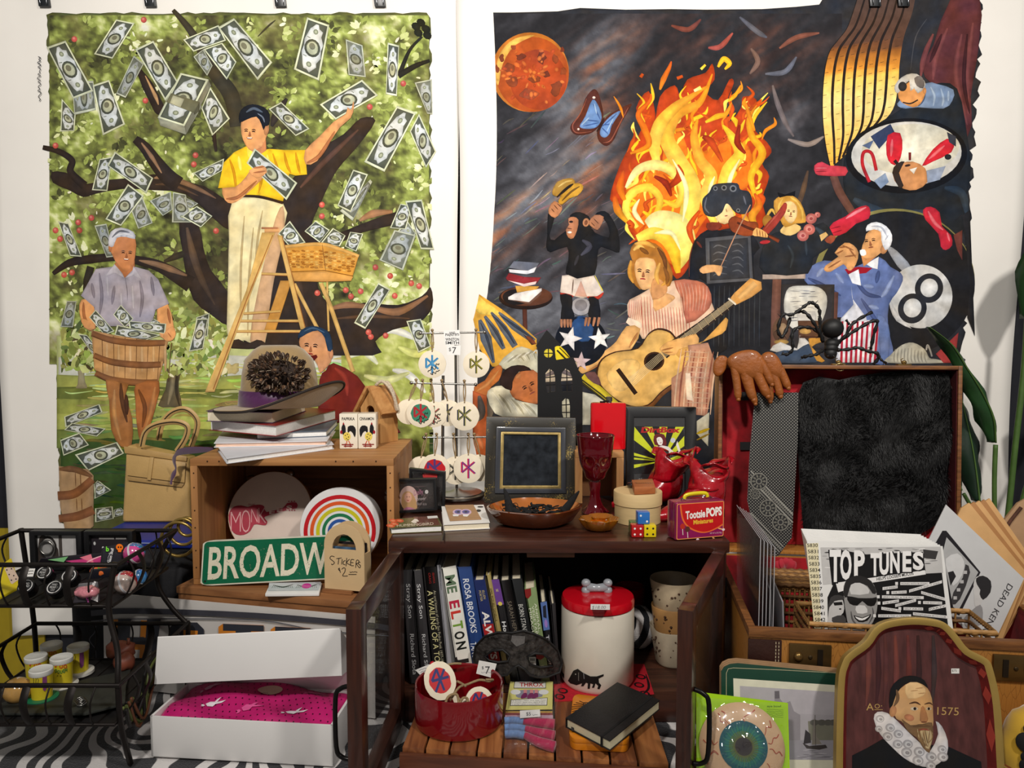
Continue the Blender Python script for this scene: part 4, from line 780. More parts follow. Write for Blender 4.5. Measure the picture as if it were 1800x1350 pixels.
K.poly(Z('785 1050 800 920 850 915 920 945 1050 920 1130 1050 1080 1110 1000 1090 960 1100 880 1080 830 1080'),(216,200,186),0);K.rib(Z('785 1060 840 1075 890 1085'),24,(184,58,44));K.rib(Z('1000 1090 1080 1095 1128 1055'),26,(190,60,42));K.poly(Z('900 1080 950 960 1000 1090'),(206,160,140));K.rib([(890,950),(880,1060)],10,(120,96,84));K.rib([(1060,920),(1120,1040)],[4,12],(226,208,90))
K.poly(Z('785 1070 880 1080 880 1180 900 1240 850 1280 790 1260 800 1160'),BK,2);K.poly(Z('1010 1090 1090 1110 1100 1280 1030 1270 1005 1220 1020 1150'),BK,2)
for x in(795,820,845,868):K.rib([(x,1265),(x+2,1330)],[20,22,12],(176,120,88))
for x in(985,1010,1050,1085):K.rib([(x+10,1250),(x-4,1320)],[20,22,12],(176,120,88))
# round table with books
K.rib(Z('505 1180 508 1300 512 1420'),[36,34,34],(92,52,38),sm=0);K.ell(514,1095,212,92,(46,32,28),0,36);K.ell(520,1082,202,78,(110,66,46),0,36);K.ell(440,1090,110,62,(40,34,34),0,26)
K.poly(Z('375 1090 430 1060 640 1020 640 1040 545 1145 375 1110'),(228,220,214));K.poly(Z('375 1108 540 1130 640 1040 635 1070 545 1148'),(120,84,66));K.poly(Z('430 1000 620 1005 600 1030 445 1055'),(206,152,66));K.poly(Z('355 940 380 900 500 930 635 935 600 980 500 1005 370 960'),(134,42,46));K.poly(Z('370 958 500 985 600 965 590 990 500 1008'),(232,206,202));K.poly(Z('380 860 420 805 620 820 590 870 520 880'),(104,108,122));K.poly(Z('380 870 530 880 600 850 580 895 520 910 385 895'),(222,222,228))
# hand of light and the sleeper
K.crop(810,480)
K.poly(Z('70 125 150 170 330 290 480 410 600 520 600 640 500 600 300 740 250 740 150 600 110 420 70 250'),(222,166,62),0);K.poly(Z('80 140 200 230 330 330 200 330 120 300'),(240,200,90),2)
for P,w in[(((150,370),(200,520),(260,710)),[24,90,20]),(((190,340),(270,470),(340,600)),[20,66,30]),(((240,310),(340,440),(430,580)),[16,60,50]),(((300,310),(420,420),(580,540)),[14,60,40])]:K.rib(P,w,(96,102,112));K.rib([(P[0][0]+6,P[0][1]+20),(P[1][0]+10,P[1][1]),(P[2][0]-6,P[2][1]-20)],[4,24,8],(56,62,76))
K.poly(Z('490 480 600 560 560 570'),(70,46,38));K.rib([(520,500),(590,560)],30,(120,66,46))
K.poly(Z('300 720 400 620 480 580 600 640 620 780 560 800 400 780'),(196,190,164),2)
for i in range(7):K.rib([(330+i*40,720-i*14),(420+i*30,660-i*8),(480+i*22,700-i*4)],14,(166,158,132)if i%2 else(222,216,196))
K.poly(Z('105 900 190 850 240 770 300 725 330 760 300 850 240 900 190 990 120 975'),(182,106,54),2);K.rib(Z('130 930 220 870 300 770'),26,(206,138,80));K.poly(Z('100 960 200 990 260 1100 200 1200 110 1170'),(104,92,78),2)
K.poly(Z('205 970 240 910 320 890 400 920 430 1000 560 1030 640 1060 620 1140 400 1140 270 1110'),(214,208,184),2)
for i in range(6):K.rib([(250+i*50,940+i*18),(310+i*50,1020+i*12),(350+i*50,1100+i*6)],16,(182,174,146)if i%2 else(230,225,204))
K.poly(Z('385 900 440 800 520 760 620 800 640 1000 590 1035 480 1010 410 980'),(182,108,64),2);K.poly(Z('310 880 330 790 400 735 500 730 560 770 460 780 410 860 400 930'),(48,34,32),2);face(K,545,910,74,-.5,lip=(150,80,66),shade=(150,84,50));K.rib([(440,830),(470,800)],40,(200,128,80))
K.poly(Z('740 590 790 580 860 660 870 740 760 700'),(226,200,40),2);K.rib([(760,610),(840,690)],[14,14],(50,44,30));K.rib([(780,590),(860,670)],[8,8],(60,52,30))
for i,(c,w_)in enumerate([((220,196,50),60),((70,62,34),12),((70,62,34),10)]):K.rib([(960,820+i*26),(1100,930+i*22),(1300,1110+i*10)],[w_,w_],c,sm=0)
K.poly(Z('960 940 1060 960 1200 1060 1300 1200 960 1200'),(206,200,178));K.poly(Z('980 800 1060 780 1110 880 1050 870'),(106,72,72),2)
K.crop(660,540);K.poly(Z('770 660 880 700 890 1000 870 1250 770 1250'),(190,96,52));K.rib(Z('820 700 840 830 800 900'),60,(110,96,84));K.rib([(800,1000),(850,1120)],40,(206,122,78));K.crop(0,0,1)
K.poly(Z('948 640 1014 636 1018 668 950 672'),(196,180,158));K.ell(964,621,11,11,(222,200,60));K.poly(Z('984 698 1006 698 1006 742 984 742'),(212,206,180));K.rib(Z('955 662 985 652 1012 664'),8,(120,108,110))
K.scrib(814,106,90,8,(50,50,50),1.3,34,pi/2,5)
K.build('painted_picture',printmat(.8,.18,60,0,.1),cv2)
# clips along the top
for x,d in((77,0),(264,1),(493,2),(668,3),(1540,4),(1590,5)):
 c=at(x,4,WY-.012)
 t=thing('binder_clip',['leftmost black binder clip at the top edge of the orchard canvas','black binder clip second from the left along the orchard canvas','black binder clip above the canvas orchard between two falling notes','rightmost black binder clip at the top edge of the orchard canvas','left black binder clip at the top of the burning canvas','right black binder clip at the top of the burning canvas'][d],'clip',c+V((0,0,-.006)),'binder clips holding the canvases')
 MB().slab([c+V((-.012,0,-.008)),c+V((.012,0,-.008)),c+V((.008,0,.03)),c+V((-.016,0,.03))],(0,.007,0)).build('jaw',mat((26,30,34),.35,var=.05),t,bevel=.0008)
 MB().tube(cat([c+V((-.006,-.002,-.006)),c+V((-.009,-.004,.02)),c+V((.006,-.004,.022)),c+V((.007,-.002,-.006))],4),.0009,6).build('wire_handle',mat((150,152,156),.25,1),t,smooth=180)
 # ================================================================ the dark cabinet and what it holds
CX0,CX1,CY0,CY1,CZ=-.190,.3385,1.2,1.56,.298
DW=wood((44,22,16),(74,38,26),0,12,.32,.25);DWz=wood((42,21,15),(72,37,25),2,12,.32,.25);DWy=wood((42,21,15),(72,37,25),1,12,.32,.25)
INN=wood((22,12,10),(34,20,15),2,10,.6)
cab=thing('display_cabinet','low dark brown cabinet with two open glass doors in the middle of the display','cabinet',((CX0+CX1)/2,1.38,0))
MB().box((CX0-.006,CY0-.006,CZ-.02),(CX1+.006,CY1,CZ)).build('top_board',DW,cab,bevel=.003)
MB().box((CX0,CY0,0),(CX0+.010,CY1,CZ-.02)).build('side_panel',DWz,cab,bevel=.001)
MB().box((CX1-.010,CY0,0),(CX1,CY1,CZ-.02)).build('side_panel',DWz,cab,bevel=.001)
MB().box((CX0+.010,CY1-.01,0),(CX1-.010,CY1,CZ-.02)).build('back_panel',INN,cab)
MB().box((CX0+.010,CY0,.035),(CX1-.010,CY1-.01,.05)).build('floor_board',wood((52,28,18),(84,48,32),0,12,.5),cab)
MB().box((CX0+.010,CY0,0),(CX1-.010,CY0+.015,.035)).build('plinth',DW,cab)
MB().box((at(926,965,1.215).x,1.212,CZ-.032),(at(1010,965,1.215).x,1.25,CZ-.02)).build('catch_block',wood((96,60,40),(124,82,56),0,14),cab,bevel=.001)
BLK=mat((26,24,24),.35,.6)
def door(hx,fx,fy,side,nm):
 """framed glass door from its hinge on the carcass to its free edge"""
 h=V((hx,CY0-.004,.008));d=V((fx-hx,fy-CY0,0));w_=d.length;ux=d.normalized();uy=V((0,0,1)).cross(ux)
 M=Matrix.Translation(h)@Matrix(((ux.x,uy.x,0,0),(ux.y,uy.y,0,0),(0,0,1,0),(0,0,0,1)))
 Z=.277;st=.03;dr=thing('door',None,None,(0,0,0));dr.parent=cab;dr.location=h-V(cab.location);dr['label']=nm
 T=.0095
 for a,b,c_,e,n in((0,st,0,Z,'stile'),(w_-st,w_,0,Z,'stile'),(st,w_-st,Z-st,Z,'rail'),(st,w_-st,0,st,'rail')):
  m=MB(M);m.box((a,-T,c_),(b,T,e));m.build(n,DWz if n=='stile' else DWy,dr,bevel=.0012)
 m=MB(M);m.box((st-.003,-.0012,st-.003),(w_-st+.003,.0012,Z-st+.003));m.build('glass_pane',film((200,200,200),.25,.03,.02),dr)
 m=MB(M);y=side*T;P=[(w_-st*.5,y,.075),(w_-st*.5,y+side*.012,.078),(w_-st*.5,y+side*.019,.092),(w_-st*.5,y+side*.019,.155),(w_-st*.5,y+side*.012,.168),(w_-st*.5,y,.172)]
 m.tube(cat(P,4),.0032,8);m.build('handle',mat((34,32,32),.3,.7),dr,smooth=180,label='dark metal bail handle')
 return dr
door(-.181,-.197,.935,1 if False else-1,'open left glass door in a dark wood frame')
rd=door(.330,.214,.932,1,'open right glass door in a dark wood frame')
for pz in(.225,.075):
 m=MB();m.tube([(.327,1.190,pz-.018),(.327,1.190,pz+.018)],.0042,8);m.box((.3225,1.187,pz-.016),(.339,1.199,pz+.016));m.build('hinge',BLK,rd,bevel=.0006)
 # slatted wooden platform in front
PZ=.05
FLc,FRc=atz(706,1313,PZ),atz(1178,1342,PZ);BLc,BRc=V((FLc.x+.012,1.196,PZ)),V((FRc.x+.004,1.196,PZ))
pl=thing('slatted_platform','low slatted wooden platform with dark front rail below the cabinet','platform',((FLc.x+FRc.x)/2,1.1,0))
gaps=[706,749,793,842,888,933,981,1028,1077,1125,1178]
PWD=wood((128,74,38),(176,114,64),1,10,.45,.1);PWD2=wood((106,58,32),(150,92,52),1,10,.45,.1)
for i in range(10):
 a=(gaps[i]-706)/472+.0025;b=(gaps[i+1]-706)/472-.0055
 MB().slab([FLc.lerp(FRc,a),FLc.lerp(FRc,b),BLc.lerp(BRc,b),BLc.lerp(BRc,a)],(0,0,-.014)).build('plank',PWD if i%2 else PWD2,pl,bevel=.0012)
n_=V((0,-1,0));
MB().slab([FLc+V((-.002,-.010,-.006)),FRc+V((.004,-.010,-.006)),FRc+V((.004,-.010,-.05)),FLc+V((-.002,-.010,-.05))],(0,.009,0)).build('front_rail',wood((78,40,24),(104,58,36),0,10,.45,.1),pl,bevel=.001)
for k in(.02,.5,.98):
 c=FLc.lerp(FRc,k);d=BLc.lerp(BRc,k);MB().slab([c+V((-.006,.002,-.014)),c+V((.006,.002,-.014)),d+V((.006,-.004,-.014)),d+V((-.006,-.004,-.014))],(0,0,-.036)).build('bearer',PWD2,pl)
 # ---------------------------------------------------------------- books
PAGE=mat((226,214,188),.8,var=.12,scale=300,stretch=(1,1,9));PAGEW=mat((232,230,226),.8,var=.07,scale=300)
INKM=printmat(.45,.06,80);INKG=printmat(.25,.05,80,.3)
def book(name,label,TL,TR,BR,BL,back,cover,pages=None,group=None,hard=.0022,catg='book',spine=None,inset=.0025,root=None):
 TL,TR,BR,BL,back=map(V,(TL,TR,BR,BL,back));th=hard
 lo=min((TL,TR,BR,BL,TL+back,BL+back),key=lambda p:p.z)
 t=root or thing(name,label,catg,((TL+BR)/2+back*.5).xy.to_3d()+V((0,0,lo.z)),group)
 u=(TR-TL).normalized();v=(BL-TL).normalized();bk=back.normalized()
 m=MB();m.slab([TL,TR,BR,BL],bk*th);m.slab([TL,TL+u*th,BL+u*th,BL],back);m.slab([TR-u*th,TR,BR,BR-u*th],back);m.build('cover',cover,t,bevel=.0004)
 A=[TL+u*th+v*inset+bk*th,TR-u*th+v*inset+bk*th,BR-u*th-v*inset+bk*th,BL+u*th-v*inset+bk*th]
 MB().slab(A,back-bk*(th+inset)).build('pages',pages or PAGE,t)
 return t
def spineink(TL,TR,BR,BL):
 L=(BR-TR).length*1000;Wd=(TR-TL).length*1000
 return quadink(TR,BR,TL,L,Wd,base=4e-4,eps=2e-5),L,Wd
BY=1.224
specs=[((707,1002),(724,1002),(721,1181),(739,1181),(52,50,52),'leftmost dark grey paperback with white lettering in the cabinet',[('Stray Son',.12,.5,(222,222,222),0),('Richard Slota',.56,.5,(222,222,222),0)]),((726,1003),(741,1002),(742,1181),(760,1181),(54,52,54),'second dark grey paperback from the left, twin of the leftmost',[('Stray Son',.12,.5,(222,222,222),0),('Richard Slota',.56,.5,(222,222,222),0)]),((743,997),(766,996),(764,1181),(788,1181),(24,22,22),'black book with pale yellow spine lettering beside the grey paperbacks',[('CRAIG',.03,.35,(150,40,36),1),('IBARRA',.03,.62,(150,40,36),1),('A WAILING OF A TOWN',.2,.36,(214,206,150),0),('An oral history of early San Pedro Punk 1977-1985',.2,.72,(180,174,150),0)]),((768,993),(774,993),(789,1181),(797,1181),(150,150,156),'thin silver grey booklet between the black book and the white one',[('AMERICAN BOOKBINDERS   BRUISER BOOKS',.05,.5,(50,50,56),0)]),((776,999),(801,994),(808,1181),(835,1181),(226,224,214),'white hardback with large multicoloured spine letters','elton'),((803,997),(828,996),(837,1181),(860,1181),(34,62,118),'blue hardback with white spine lettering',[('ROSA BROOKS',.1,.5,(226,230,238),0),('TANGLED UP',.64,.32,(226,230,238),0),('IN BLUE',.7,.7,(226,230,238),0)]),((833,1020),(852,1019),(865,1181),(887,1181),(36,44,92),'navy and red book with ALWAYS in white on its spine','always'),((854,1011),(862,1010),(890,1181),(898,1181),(160,142,86),'thin tan book with brown title along the spine',[('APRIL IRON BILL DANIELS A',.12,.5,(84,66,32),0)]),((864,1019),(877,1018),(900,1181),(914,1181),(26,24,26),'black book with a purple top to its spine','house'),((879,1021),(896,1019),(916,1181),(934,1181),(28,26,27),'black hardback with faint grey lettering and a large B',[('SARAH HEPOLA',.2,.5,(120,110,96),0),('B',.68,.5,(150,134,96),2)]),((898,1018),(917,1017),(936,1181),(948,1181),(22,24,26),'black hardback with small white spine title beside the green book',[('BORN STANDING UP',.24,.5,(206,206,200),0),('4',.7,.5,(214,214,214),1)]),((922,1036),(942,1032),(955,1181),(967,1181),(126,146,98),'green paperback with a red emblem on its spine','green'),((950,1059),(961,1057),(968,1181),(977,1181),(26,26,30),'thin black book with a blue picture on its spine','eleph'),((968,1062),(976,1060),(979,1181),(985,1181),(38,36,38),'dark patterned magazine leaning at the right end of the books',[])]
for tl,tr,bl,br,c,lab,txt in specs:
 TL,TR,BL,BR=at(*tl,BY),at(*tr,BY),at(*bl,BY),at(*br,BY);dz=.052-BL.z;BL.z=BR.z=.052
 t=book('book',lab,TL,TR,BR,BL,(0,.15,.0),mat(c,.45,var=.08),PAGE,'books standing in the cabinet')
 I,Ls,Wd=spineink(TL,TR,BR,BL)
 if isinstance(txt,list):
  for s_,f,g,col,big in txt:
   h={0:Wd*.42,1:Wd*.2,2:Wd*.55}[big]
   if len(s_)>30:h=Wd*.2
   L_=None
   vs,_=glyphs(s_);w_nat=(max(v.x for v in vs)-min(v.x for v in vs))*h/.7
   mx=Ls*(1-f-.02);mx={'Stray Son':Ls*.3,'Richard Slota':Ls*.36,'ROSA BROOKS':Ls*.46,'SARAH HEPOLA':Ls*.42,'BORN STANDING UP':Ls*.42,'A WAILING OF A TOWN':Ls*.76,'TANGLED UP':Ls*.3,'IN BLUE':Ls*.24}.get(s_,mx)
   if s_ in('CRAIG','IBARRA'):I.text(s_,Ls*(.05 if s_=='CRAIG' else .05),Wd*(.32 if s_=='IBARRA' else .62),Wd*.16,col,width=Ls*.09)
   else:I.text(s_,Ls*f,Wd*(1-g)+h*.5 if g!=.5 else Wd*.5+h*.5,h,col,width=min(w_nat,mx)if s_ not in('ROSA BROOKS','Stray Son','Richard Slota')else mx,bold=.012 if big==0 and c[2]>100 else 0)
 elif txt=='elton':
  xs=.07
  for s_,col in(('ME',(96,118,92)),('E',(190,40,70)),('L',(206,60,50)),('T',(120,160,60)),('O',(30,34,30)),('N',(30,34,30)),(' ',0),('J',(34,32,32)),('O',(30,30,30)),('H',(30,30,30))):
   if s_==' ':xs+=.03;continue
   wd=.17 if s_=='ME' else .075;I.text(s_,Ls*xs,Wd*.84,Wd*.66,col,width=Ls*wd*.86,bold=.03);xs+=wd+.012+(.03 if s_=='ME' else 0)
 elif txt=='always':
  I.rect(Ls*.42,0,Ls,Wd,(166,40,40));I.rect(0,0,Ls*.42,Wd,(34,46,96));I.text('ELLEN',Ls*.1,Wd*.44,Wd*.22,(206,186,120));I.text('PORTER',Ls*.1,Wd*.74,Wd*.2,(206,186,120));I.text('ALWAYS',Ls*.3,Wd*.8,Wd*.58,(236,230,226),width=Ls*.46,bold=.03)
 elif txt=='house':
  I.rect(0,0,Ls*.24,Wd,(106,66,142));I.text('SE',Ls*.09,Wd*.68,Wd*.3,(220,210,120));I.ell(Ls*.23,Wd*.5,Wd*.28,Wd*.28,(216,196,90));I.text('Housetraining',Ls*.4,Wd*.76,Wd*.5,(226,226,226),width=Ls*.46,bold=.02)
 elif txt=='green':
  I.poly([(0,Wd),(0,Wd*.45),(Ls*.07,Wd*.5),(Ls*.1,Wd*.8),(Ls*.08,Wd)],(130,34,32));
  for i,s_ in enumerate(('ANIMAL,','VEGETABLE,','MIRACLE')):I.text(s_,Ls*(.16+.02*i),Wd*(.34+.27*i),Wd*.2,(226,228,206),width=Ls*(.3 if i!=1 else .38))
  I.poly([(Ls*.62,Wd*.15),(Ls*.72,Wd*.15),(Ls*.74,Wd*.5),(Ls*.72,Wd*.85),(Ls*.62,Wd*.85),(Ls*.6,Wd*.5)],(146,44,40));I.text('KIN',Ls*.8,Wd*.66,Wd*.34,(226,228,206))
 elif txt=='eleph':
  I.rect(0,0,Ls*.34,Wd,(86,112,170));I.poly([(Ls*.04,Wd*.2),(Ls*.2,Wd*.3),(Ls*.18,Wd*.8),(Ls*.05,Wd*.7)],(30,34,48));I.ell(Ls*.26,Wd*.5,Ls*.05,Wd*.25,(150,120,190));I.text('The Elephant',Ls*.4,Wd*.72,Wd*.48,(226,226,230),width=Ls*.5)
 if I.v:I.build('lettering',INKM,t,kind='stuff')
 # ---------------------------------------------------------------- on the platform and cabinet floor
 # dog treat jar
jc=V((at(1050,1150,1.243).x,1.243,.0515));jr=.0600
t=thing('treat_jar','cream ceramic jar with red lid, grey bone knob and a black dog','jar',jc)
CER=mat((228,220,204),.3,var=.04,scale=20,coat=.4)
MB().lathe([(jr*.94,0),(jr,.006),(jr,.122),(jr*.985,.127),(jr*.94,.127),(jr*.92,.01),(0,.01)],jc,48).build('jar_body',CER,t,smooth=40)
ld=MB().lathe([(jr*.9,.127),(jr*1.0,.129),(jr*1.005,.138),(jr*.97,.143),(jr*.5,.1455),(0,.146)],jc,48).build('lid',mat((196,14,30),.18,var=.04,coat=.6),t,smooth=40)
kb=V((jc.x-.001,jc.y+.006,jc.z+.1535));m=MB();m.tube([kb+V((-.017,0,0)),kb+V((0,0,-.0015)),kb+V((.017,0,0))],[.0078,.0065,.0078],12)
for sx in(-1,1):
 for sz in(-1,1):m.ball(kb+V((sx*.018,0,sz*.0062+.001)),(.008,.008,.0072),12)
m.build('bone_knob',mat((150,154,160),.25,var=.06,coat=.4),ld,smooth=180)
def cylink(c,rad,px0):
 """print on an upright cylinder; traced pixels are met with its wall"""
 def f(x,y):
  rr=ray(x,y);a=rr.x**2+rr.y**2;b=2*(EYE.x-c.x)*rr.x+2*(EYE.y-c.y)*rr.y;d=(EYE.x-c.x)**2+(EYE.y-c.y)**2-(rad+.0004)**2
  D=b*b-4*a*d;tt=(-b-sqrt(max(0,D)))/(2*a);return EYE+rr*tt
 return Ink(f,(0,-1,.2),base=2e-4,eps=1e-5)
I=cylink(jc,jr,0).crop(860,1100)
I.net(Z('622 435 665 355 700 340 740 370 800 400 850 400 905 382 905 398 865 418 868 450 886 470 872 502 855 498 862 475 840 455 830 490 812 490 822 462 800 455 795 498 778 498 780 455 765 450 745 478 725 478 735 455 690 470 640 455'),(24,22,22),14);I.ell(683,383,4,4,(220,214,200),0,8);I.line(Z('706 370 706 430 730 462'),3,(150,146,138));I.line([(746,372),(750,420)],6,(120,120,124));I.poly(Z('572 360 590 380 592 415 580 400'),(24,22,22))
I.build('dog_picture',INKM,t)
tg=planeink(atz(1037,1062,jc.z+.1462),atz(1072,1062,jc.z+.1462),atz(1037,1074,jc.z+.1462),base=6e-4).crop(900,950);tg.poly(Z('622 506 774 508 774 552 622 550'),(232,230,226));tg.text('$18.00',632,545,26,(120,116,116),width=110,shear=.2);tg.build('price_label',INKM,ld)
# red bandana under the jar
t=MB();t.slab([V((jc.x-.075,1.165,.0503)),V((jc.x+.03,1.175,.0503)),V((jc.x+.085,1.19,.0503)),V((jc.x+.088,1.30,.0503)),V((jc.x-.072,1.30,.0503))],(0,0,.0009));bo=t.build('bandana',mat((176,16,34),.85,var=.12,scale=200),label='folded red bandana with black print under the ceramic dog jar',cat='bandana')
I=Ink(lambda x,y:V((jc.x+x,1.2+y,.0513)),(0,0,1));
for a,b in((.066,.02),(.074,.05),(.07,-.01),(-.066,-.02),(-.06,.0)):I.ell(a,b,.008,.010,(24,14,18),.4,12);I.ell(a,b,.005,.006,(176,16,34),.4,12)
I.rib(Z('.06 -.02 .08 .01 .084 .06'),.004,(24,14,18));I.build('black_print',INKM,bo,kind='stuff')
# red bowl with painted ornaments
bc=V((at(807,1240,1.108).x,1.108,PZ+.0008));br=.0655
RED=mat((120,8,18),.14,var=.05,coat=.8)
t=MB().lathe([(br*.95,0),(br*.99,.003),(br,.01),(br,.056),(br*.985,.059),(br*.955,.057),(br*.945,.006),(0,.004)],bc,56).build('red_bowl',RED,smooth=35,label='straight sided glossy dark red bowl full of wooden ornaments',cat='bowl')
WDISC=mat((234,222,198),.7,var=.07,scale=50);TWINE=mat((150,126,92),.9,var=.2,scale=300,bump=.5)
def dk(I,cx,cy,s,c1,c2=None,blob=None,rot=0):
 """the angular emblem: an upright with a flag to the left and two arms to the right"""
 def p(x,y):return(cx+s*(x*cos(rot)-y*sin(rot)),cy+s*(x*sin(rot)+y*cos(rot)))
 if blob:
  q=random.Random(int(cx*7));I.poly([(cx+s*.98*cos(a*.2856)*(1+q.uniform(-.05,.05)),cy+s*.92*sin(a*.2856)*(1+q.uniform(-.05,.05)))for a in range(22)],blob)
 for o,c in((0,c1),(.06,c2)):
  if not c:continue
  for a,b in(((0,-.95),(0,.95)),((-.62,-.62),(-.62,.38)),((-.62,-.62),(.62,.48)),((-.62,.38),(.58,-.62))):I.line([p(a[0]+o,a[1]),p(b[0]+o,b[1])],s*(.2 if not o else .07),c)
def ornament(c,rad,ax,ay,hang,c1,c2=None,blob=None,sig=None,lab='',group='painted wooden discs on the rack',loops=None,thick=.003):
 """wooden slice with bark edge, twine loop and emblem; ax right, ay up, hang = top of the loop"""
 c,ax,ay=V(c),V(ax).normalized(),V(ay).normalized();nz=ax.cross(ay).normalized()
 if nz.dot(EYE-c)<0:nz=-nz
 q=random.Random(int((c.x+c.z)*9999));P=[c+ax*rad*cos(a*2*pi/28)*(1+q.uniform(-.015,.015))+ay*rad*sin(a*2*pi/28)*(1+q.uniform(-.015,.015))for a in range(28)]
 t=thing('wooden_ornament',lab,'ornament',c-ay*rad,group)
 MB().slab([p+nz*thick*.5 for p in P],-nz*thick).build('disc',WDISC,t,bevel=.0004)
 if hang is not None:
  hang=V(hang);top=c+ay*rad*.9;sd=ax*.0022
  MB().tube(cat([top+nz*.002,top+sd+(hang-top)*.5+nz*.002,hang+sd*.6+nz*.003,hang+V((0,0,.004))+nz*.001,hang-sd*.6-nz*.004,top-sd+(hang-top)*.5-nz*.002,top-nz*.002],4),.0013,6).build('twine_loop',TWINE,t,smooth=180)
  MB().ball(hang+V((0,0,.006))+nz*.002,(.0034,.0034,.003),8).build('twine_knot',TWINE,t,smooth=180)
 if c1:
  I=Ink(lambda x,y:c+nz*(thick*.5)+ax*x*rad-ay*y*rad,nz,base=2.5e-4,eps=1e-5)
  dk(I,0,0,.70,c1,c2,blob)
  if sig:I.scrib(-.35,.5,1.0,.3,sig,.06,12,-.5,3);I.scrib(-.1,.72,.7,.26,sig,.06,9,-.5,6)
  I.build('emblem',INKM,t)
 return t
OR=.0185;GRB='painted wooden ornaments heaped in the red bowl'
ornament(bc+V((-.030,.018,.052)),.026,(.80,-.1,-.45),(.3,.45,.75),None,(44,50,110),None,(196,40,44),lab='largest wooden ornament tilted up at the left of the red bowl',group=GRB)
ornament(bc+V((.030,-.012,.034)),.021,(.8,.1,-.35),(.3,.5,.8),None,(44,50,110),None,(196,40,44),lab='wooden ornament with red blob tilted at the right of the red bowl',group=GRB)
q=random.Random(12)
for i,(dx,dy,dz,a,lab)in enumerate([(-.015,-.03,.016,.2,'pale wooden ornament lying at the front left inside the red bowl'),(.006,-.03,.024,1.1,'pale wooden ornament on edge at the front middle of the red bowl'),(.0,.005,.020,2.0,'pale wooden ornament under the twine in the middle of the red bowl'),(.032,.026,.014,.5,'pale wooden ornament at the back right inside the red bowl')]):
 ornament(bc+V((dx,dy,dz)),.019,(cos(a),sin(a)*.5,.3),(-.3,.6,.7),None,(196,40,44)if i==1 else None,None,None,lab=lab,group=GRB)
tw=thing('twine_tangle','tangle of brown twine loops on the ornaments in the red bowl','twine',bc+V((0,0,.03)))
for P in([(-.012,-.02,.04),(.0,-.005,.052),(.012,.01,.05),(.03,.016,.054),(.044,.02,.05),(.05,.012,.056),(.04,.004,.06)],[(-.02,-.034,.034),(-.014,-.026,.048),(-.002,-.022,.05),(.002,-.03,.04)],[(.0,-.034,.03),(.006,-.028,.046),(.014,-.024,.044),(.012,-.034,.032)],[(-.03,.04,.058),(-.022,.044,.064),(-.01,.046,.066),(.0,.05,.064)],[(.01,.0,.052),(.002,.014,.05),(-.004,.02,.05)]):
 MB().tube(cat([bc+V(p)for p in P],5),.0019,6).build('twine_strand',TWINE,tw,smooth=180)
 # tags on the bowl
p_=at(848,1180,1.148);t=MB();t.slab([at(842,1161,1.15),at(873,1167,1.15),at(866,1192,1.15),at(837,1184,1.15)],(0,.0006,0));tgo=t.build('price_tag',mat((238,236,232),.7,var=.03),label='white price tag marked $7 hooked on the red bowl rim',cat='price tag');I=planeink(at(842,1161,1.15),at(873,1167,1.15),at(866,1192,1.15));I.text('$',847,1176,5,(60,60,64));I.text('7',853,1184,13,(60,60,64));I.scrib(846,1182,18,3,(150,150,156),.6,10);I.build('handwriting',INKM,tgo)
t=MB();t.slab([at(730,1178,1.14),at(754,1168,1.14),at(764,1172,1.14),at(752,1191,1.14),at(744,1192,1.14)],(0,.0006,0));tgo=t.build('price_tag',mat((236,234,230),.7,var=.03),label='small printed white tag at the left rim of the red bowl',cat='price tag');I=planeink(at(730,1178,1.14),at(754,1168,1.14),at(752,1191,1.14))
for i in range(4):I.scrib(736+i*3,1178+i*3.4,16,2,(60,60,64),.7,10,-.25,i)
I.build('handwriting',INKM,tgo)
t=MB();t.ball(at(760,1167,1.16),(.0042,.0042,.0042),10);t.build('red_bead',mat((190,20,40),.3),smooth=180,label='small red berry bead beside the tag on the bowl',cat='bead')
# sushi tin behind the bowl
A,B,C_,D=at(768,1166,1.235),at(833,1160,1.235),at(833,1141,1.255),at(772,1155,1.255)
t=MB();t.slab([V((A.x,1.196,.0515)),V((B.x,1.196,.0515)),V((B.x,1.196,.079)),V((A.x,1.196,.072))],(0,.024,.004));so=t.build('picture_tin',mat((40,40,48),.35),label='small tin with pictures of green, red and white sushi behind the bowl',cat='tin',bevel=.002)
I=Ink(lambda x,y:V((A.x+(B.x-A.x)*x,1.196+.024*(1-y),.0720+.007*x+.004*(1-y))),(0,0,1),base=4e-4);I.rect(0,.0,1,1,(60,40,36));
for x,y,c in((.12,.6,(120,176,60)),(.2,.4,(150,196,90)),(.34,.5,(210,70,70)),(.46,.4,(226,110,106)),(.58,.55,(206,60,62)),(.66,.35,(224,100,96)),(.84,.4,(238,226,200)),(.9,.7,(236,214,180)),(.78,.75,(214,90,84))):I.ell(x,y,.09,.28,c,.4,12);I.ell(x+.02,y-.06,.04,.12,tuple(min(255,v+30)for v in c),.4,10)
I.build('food_picture',INKM,so)
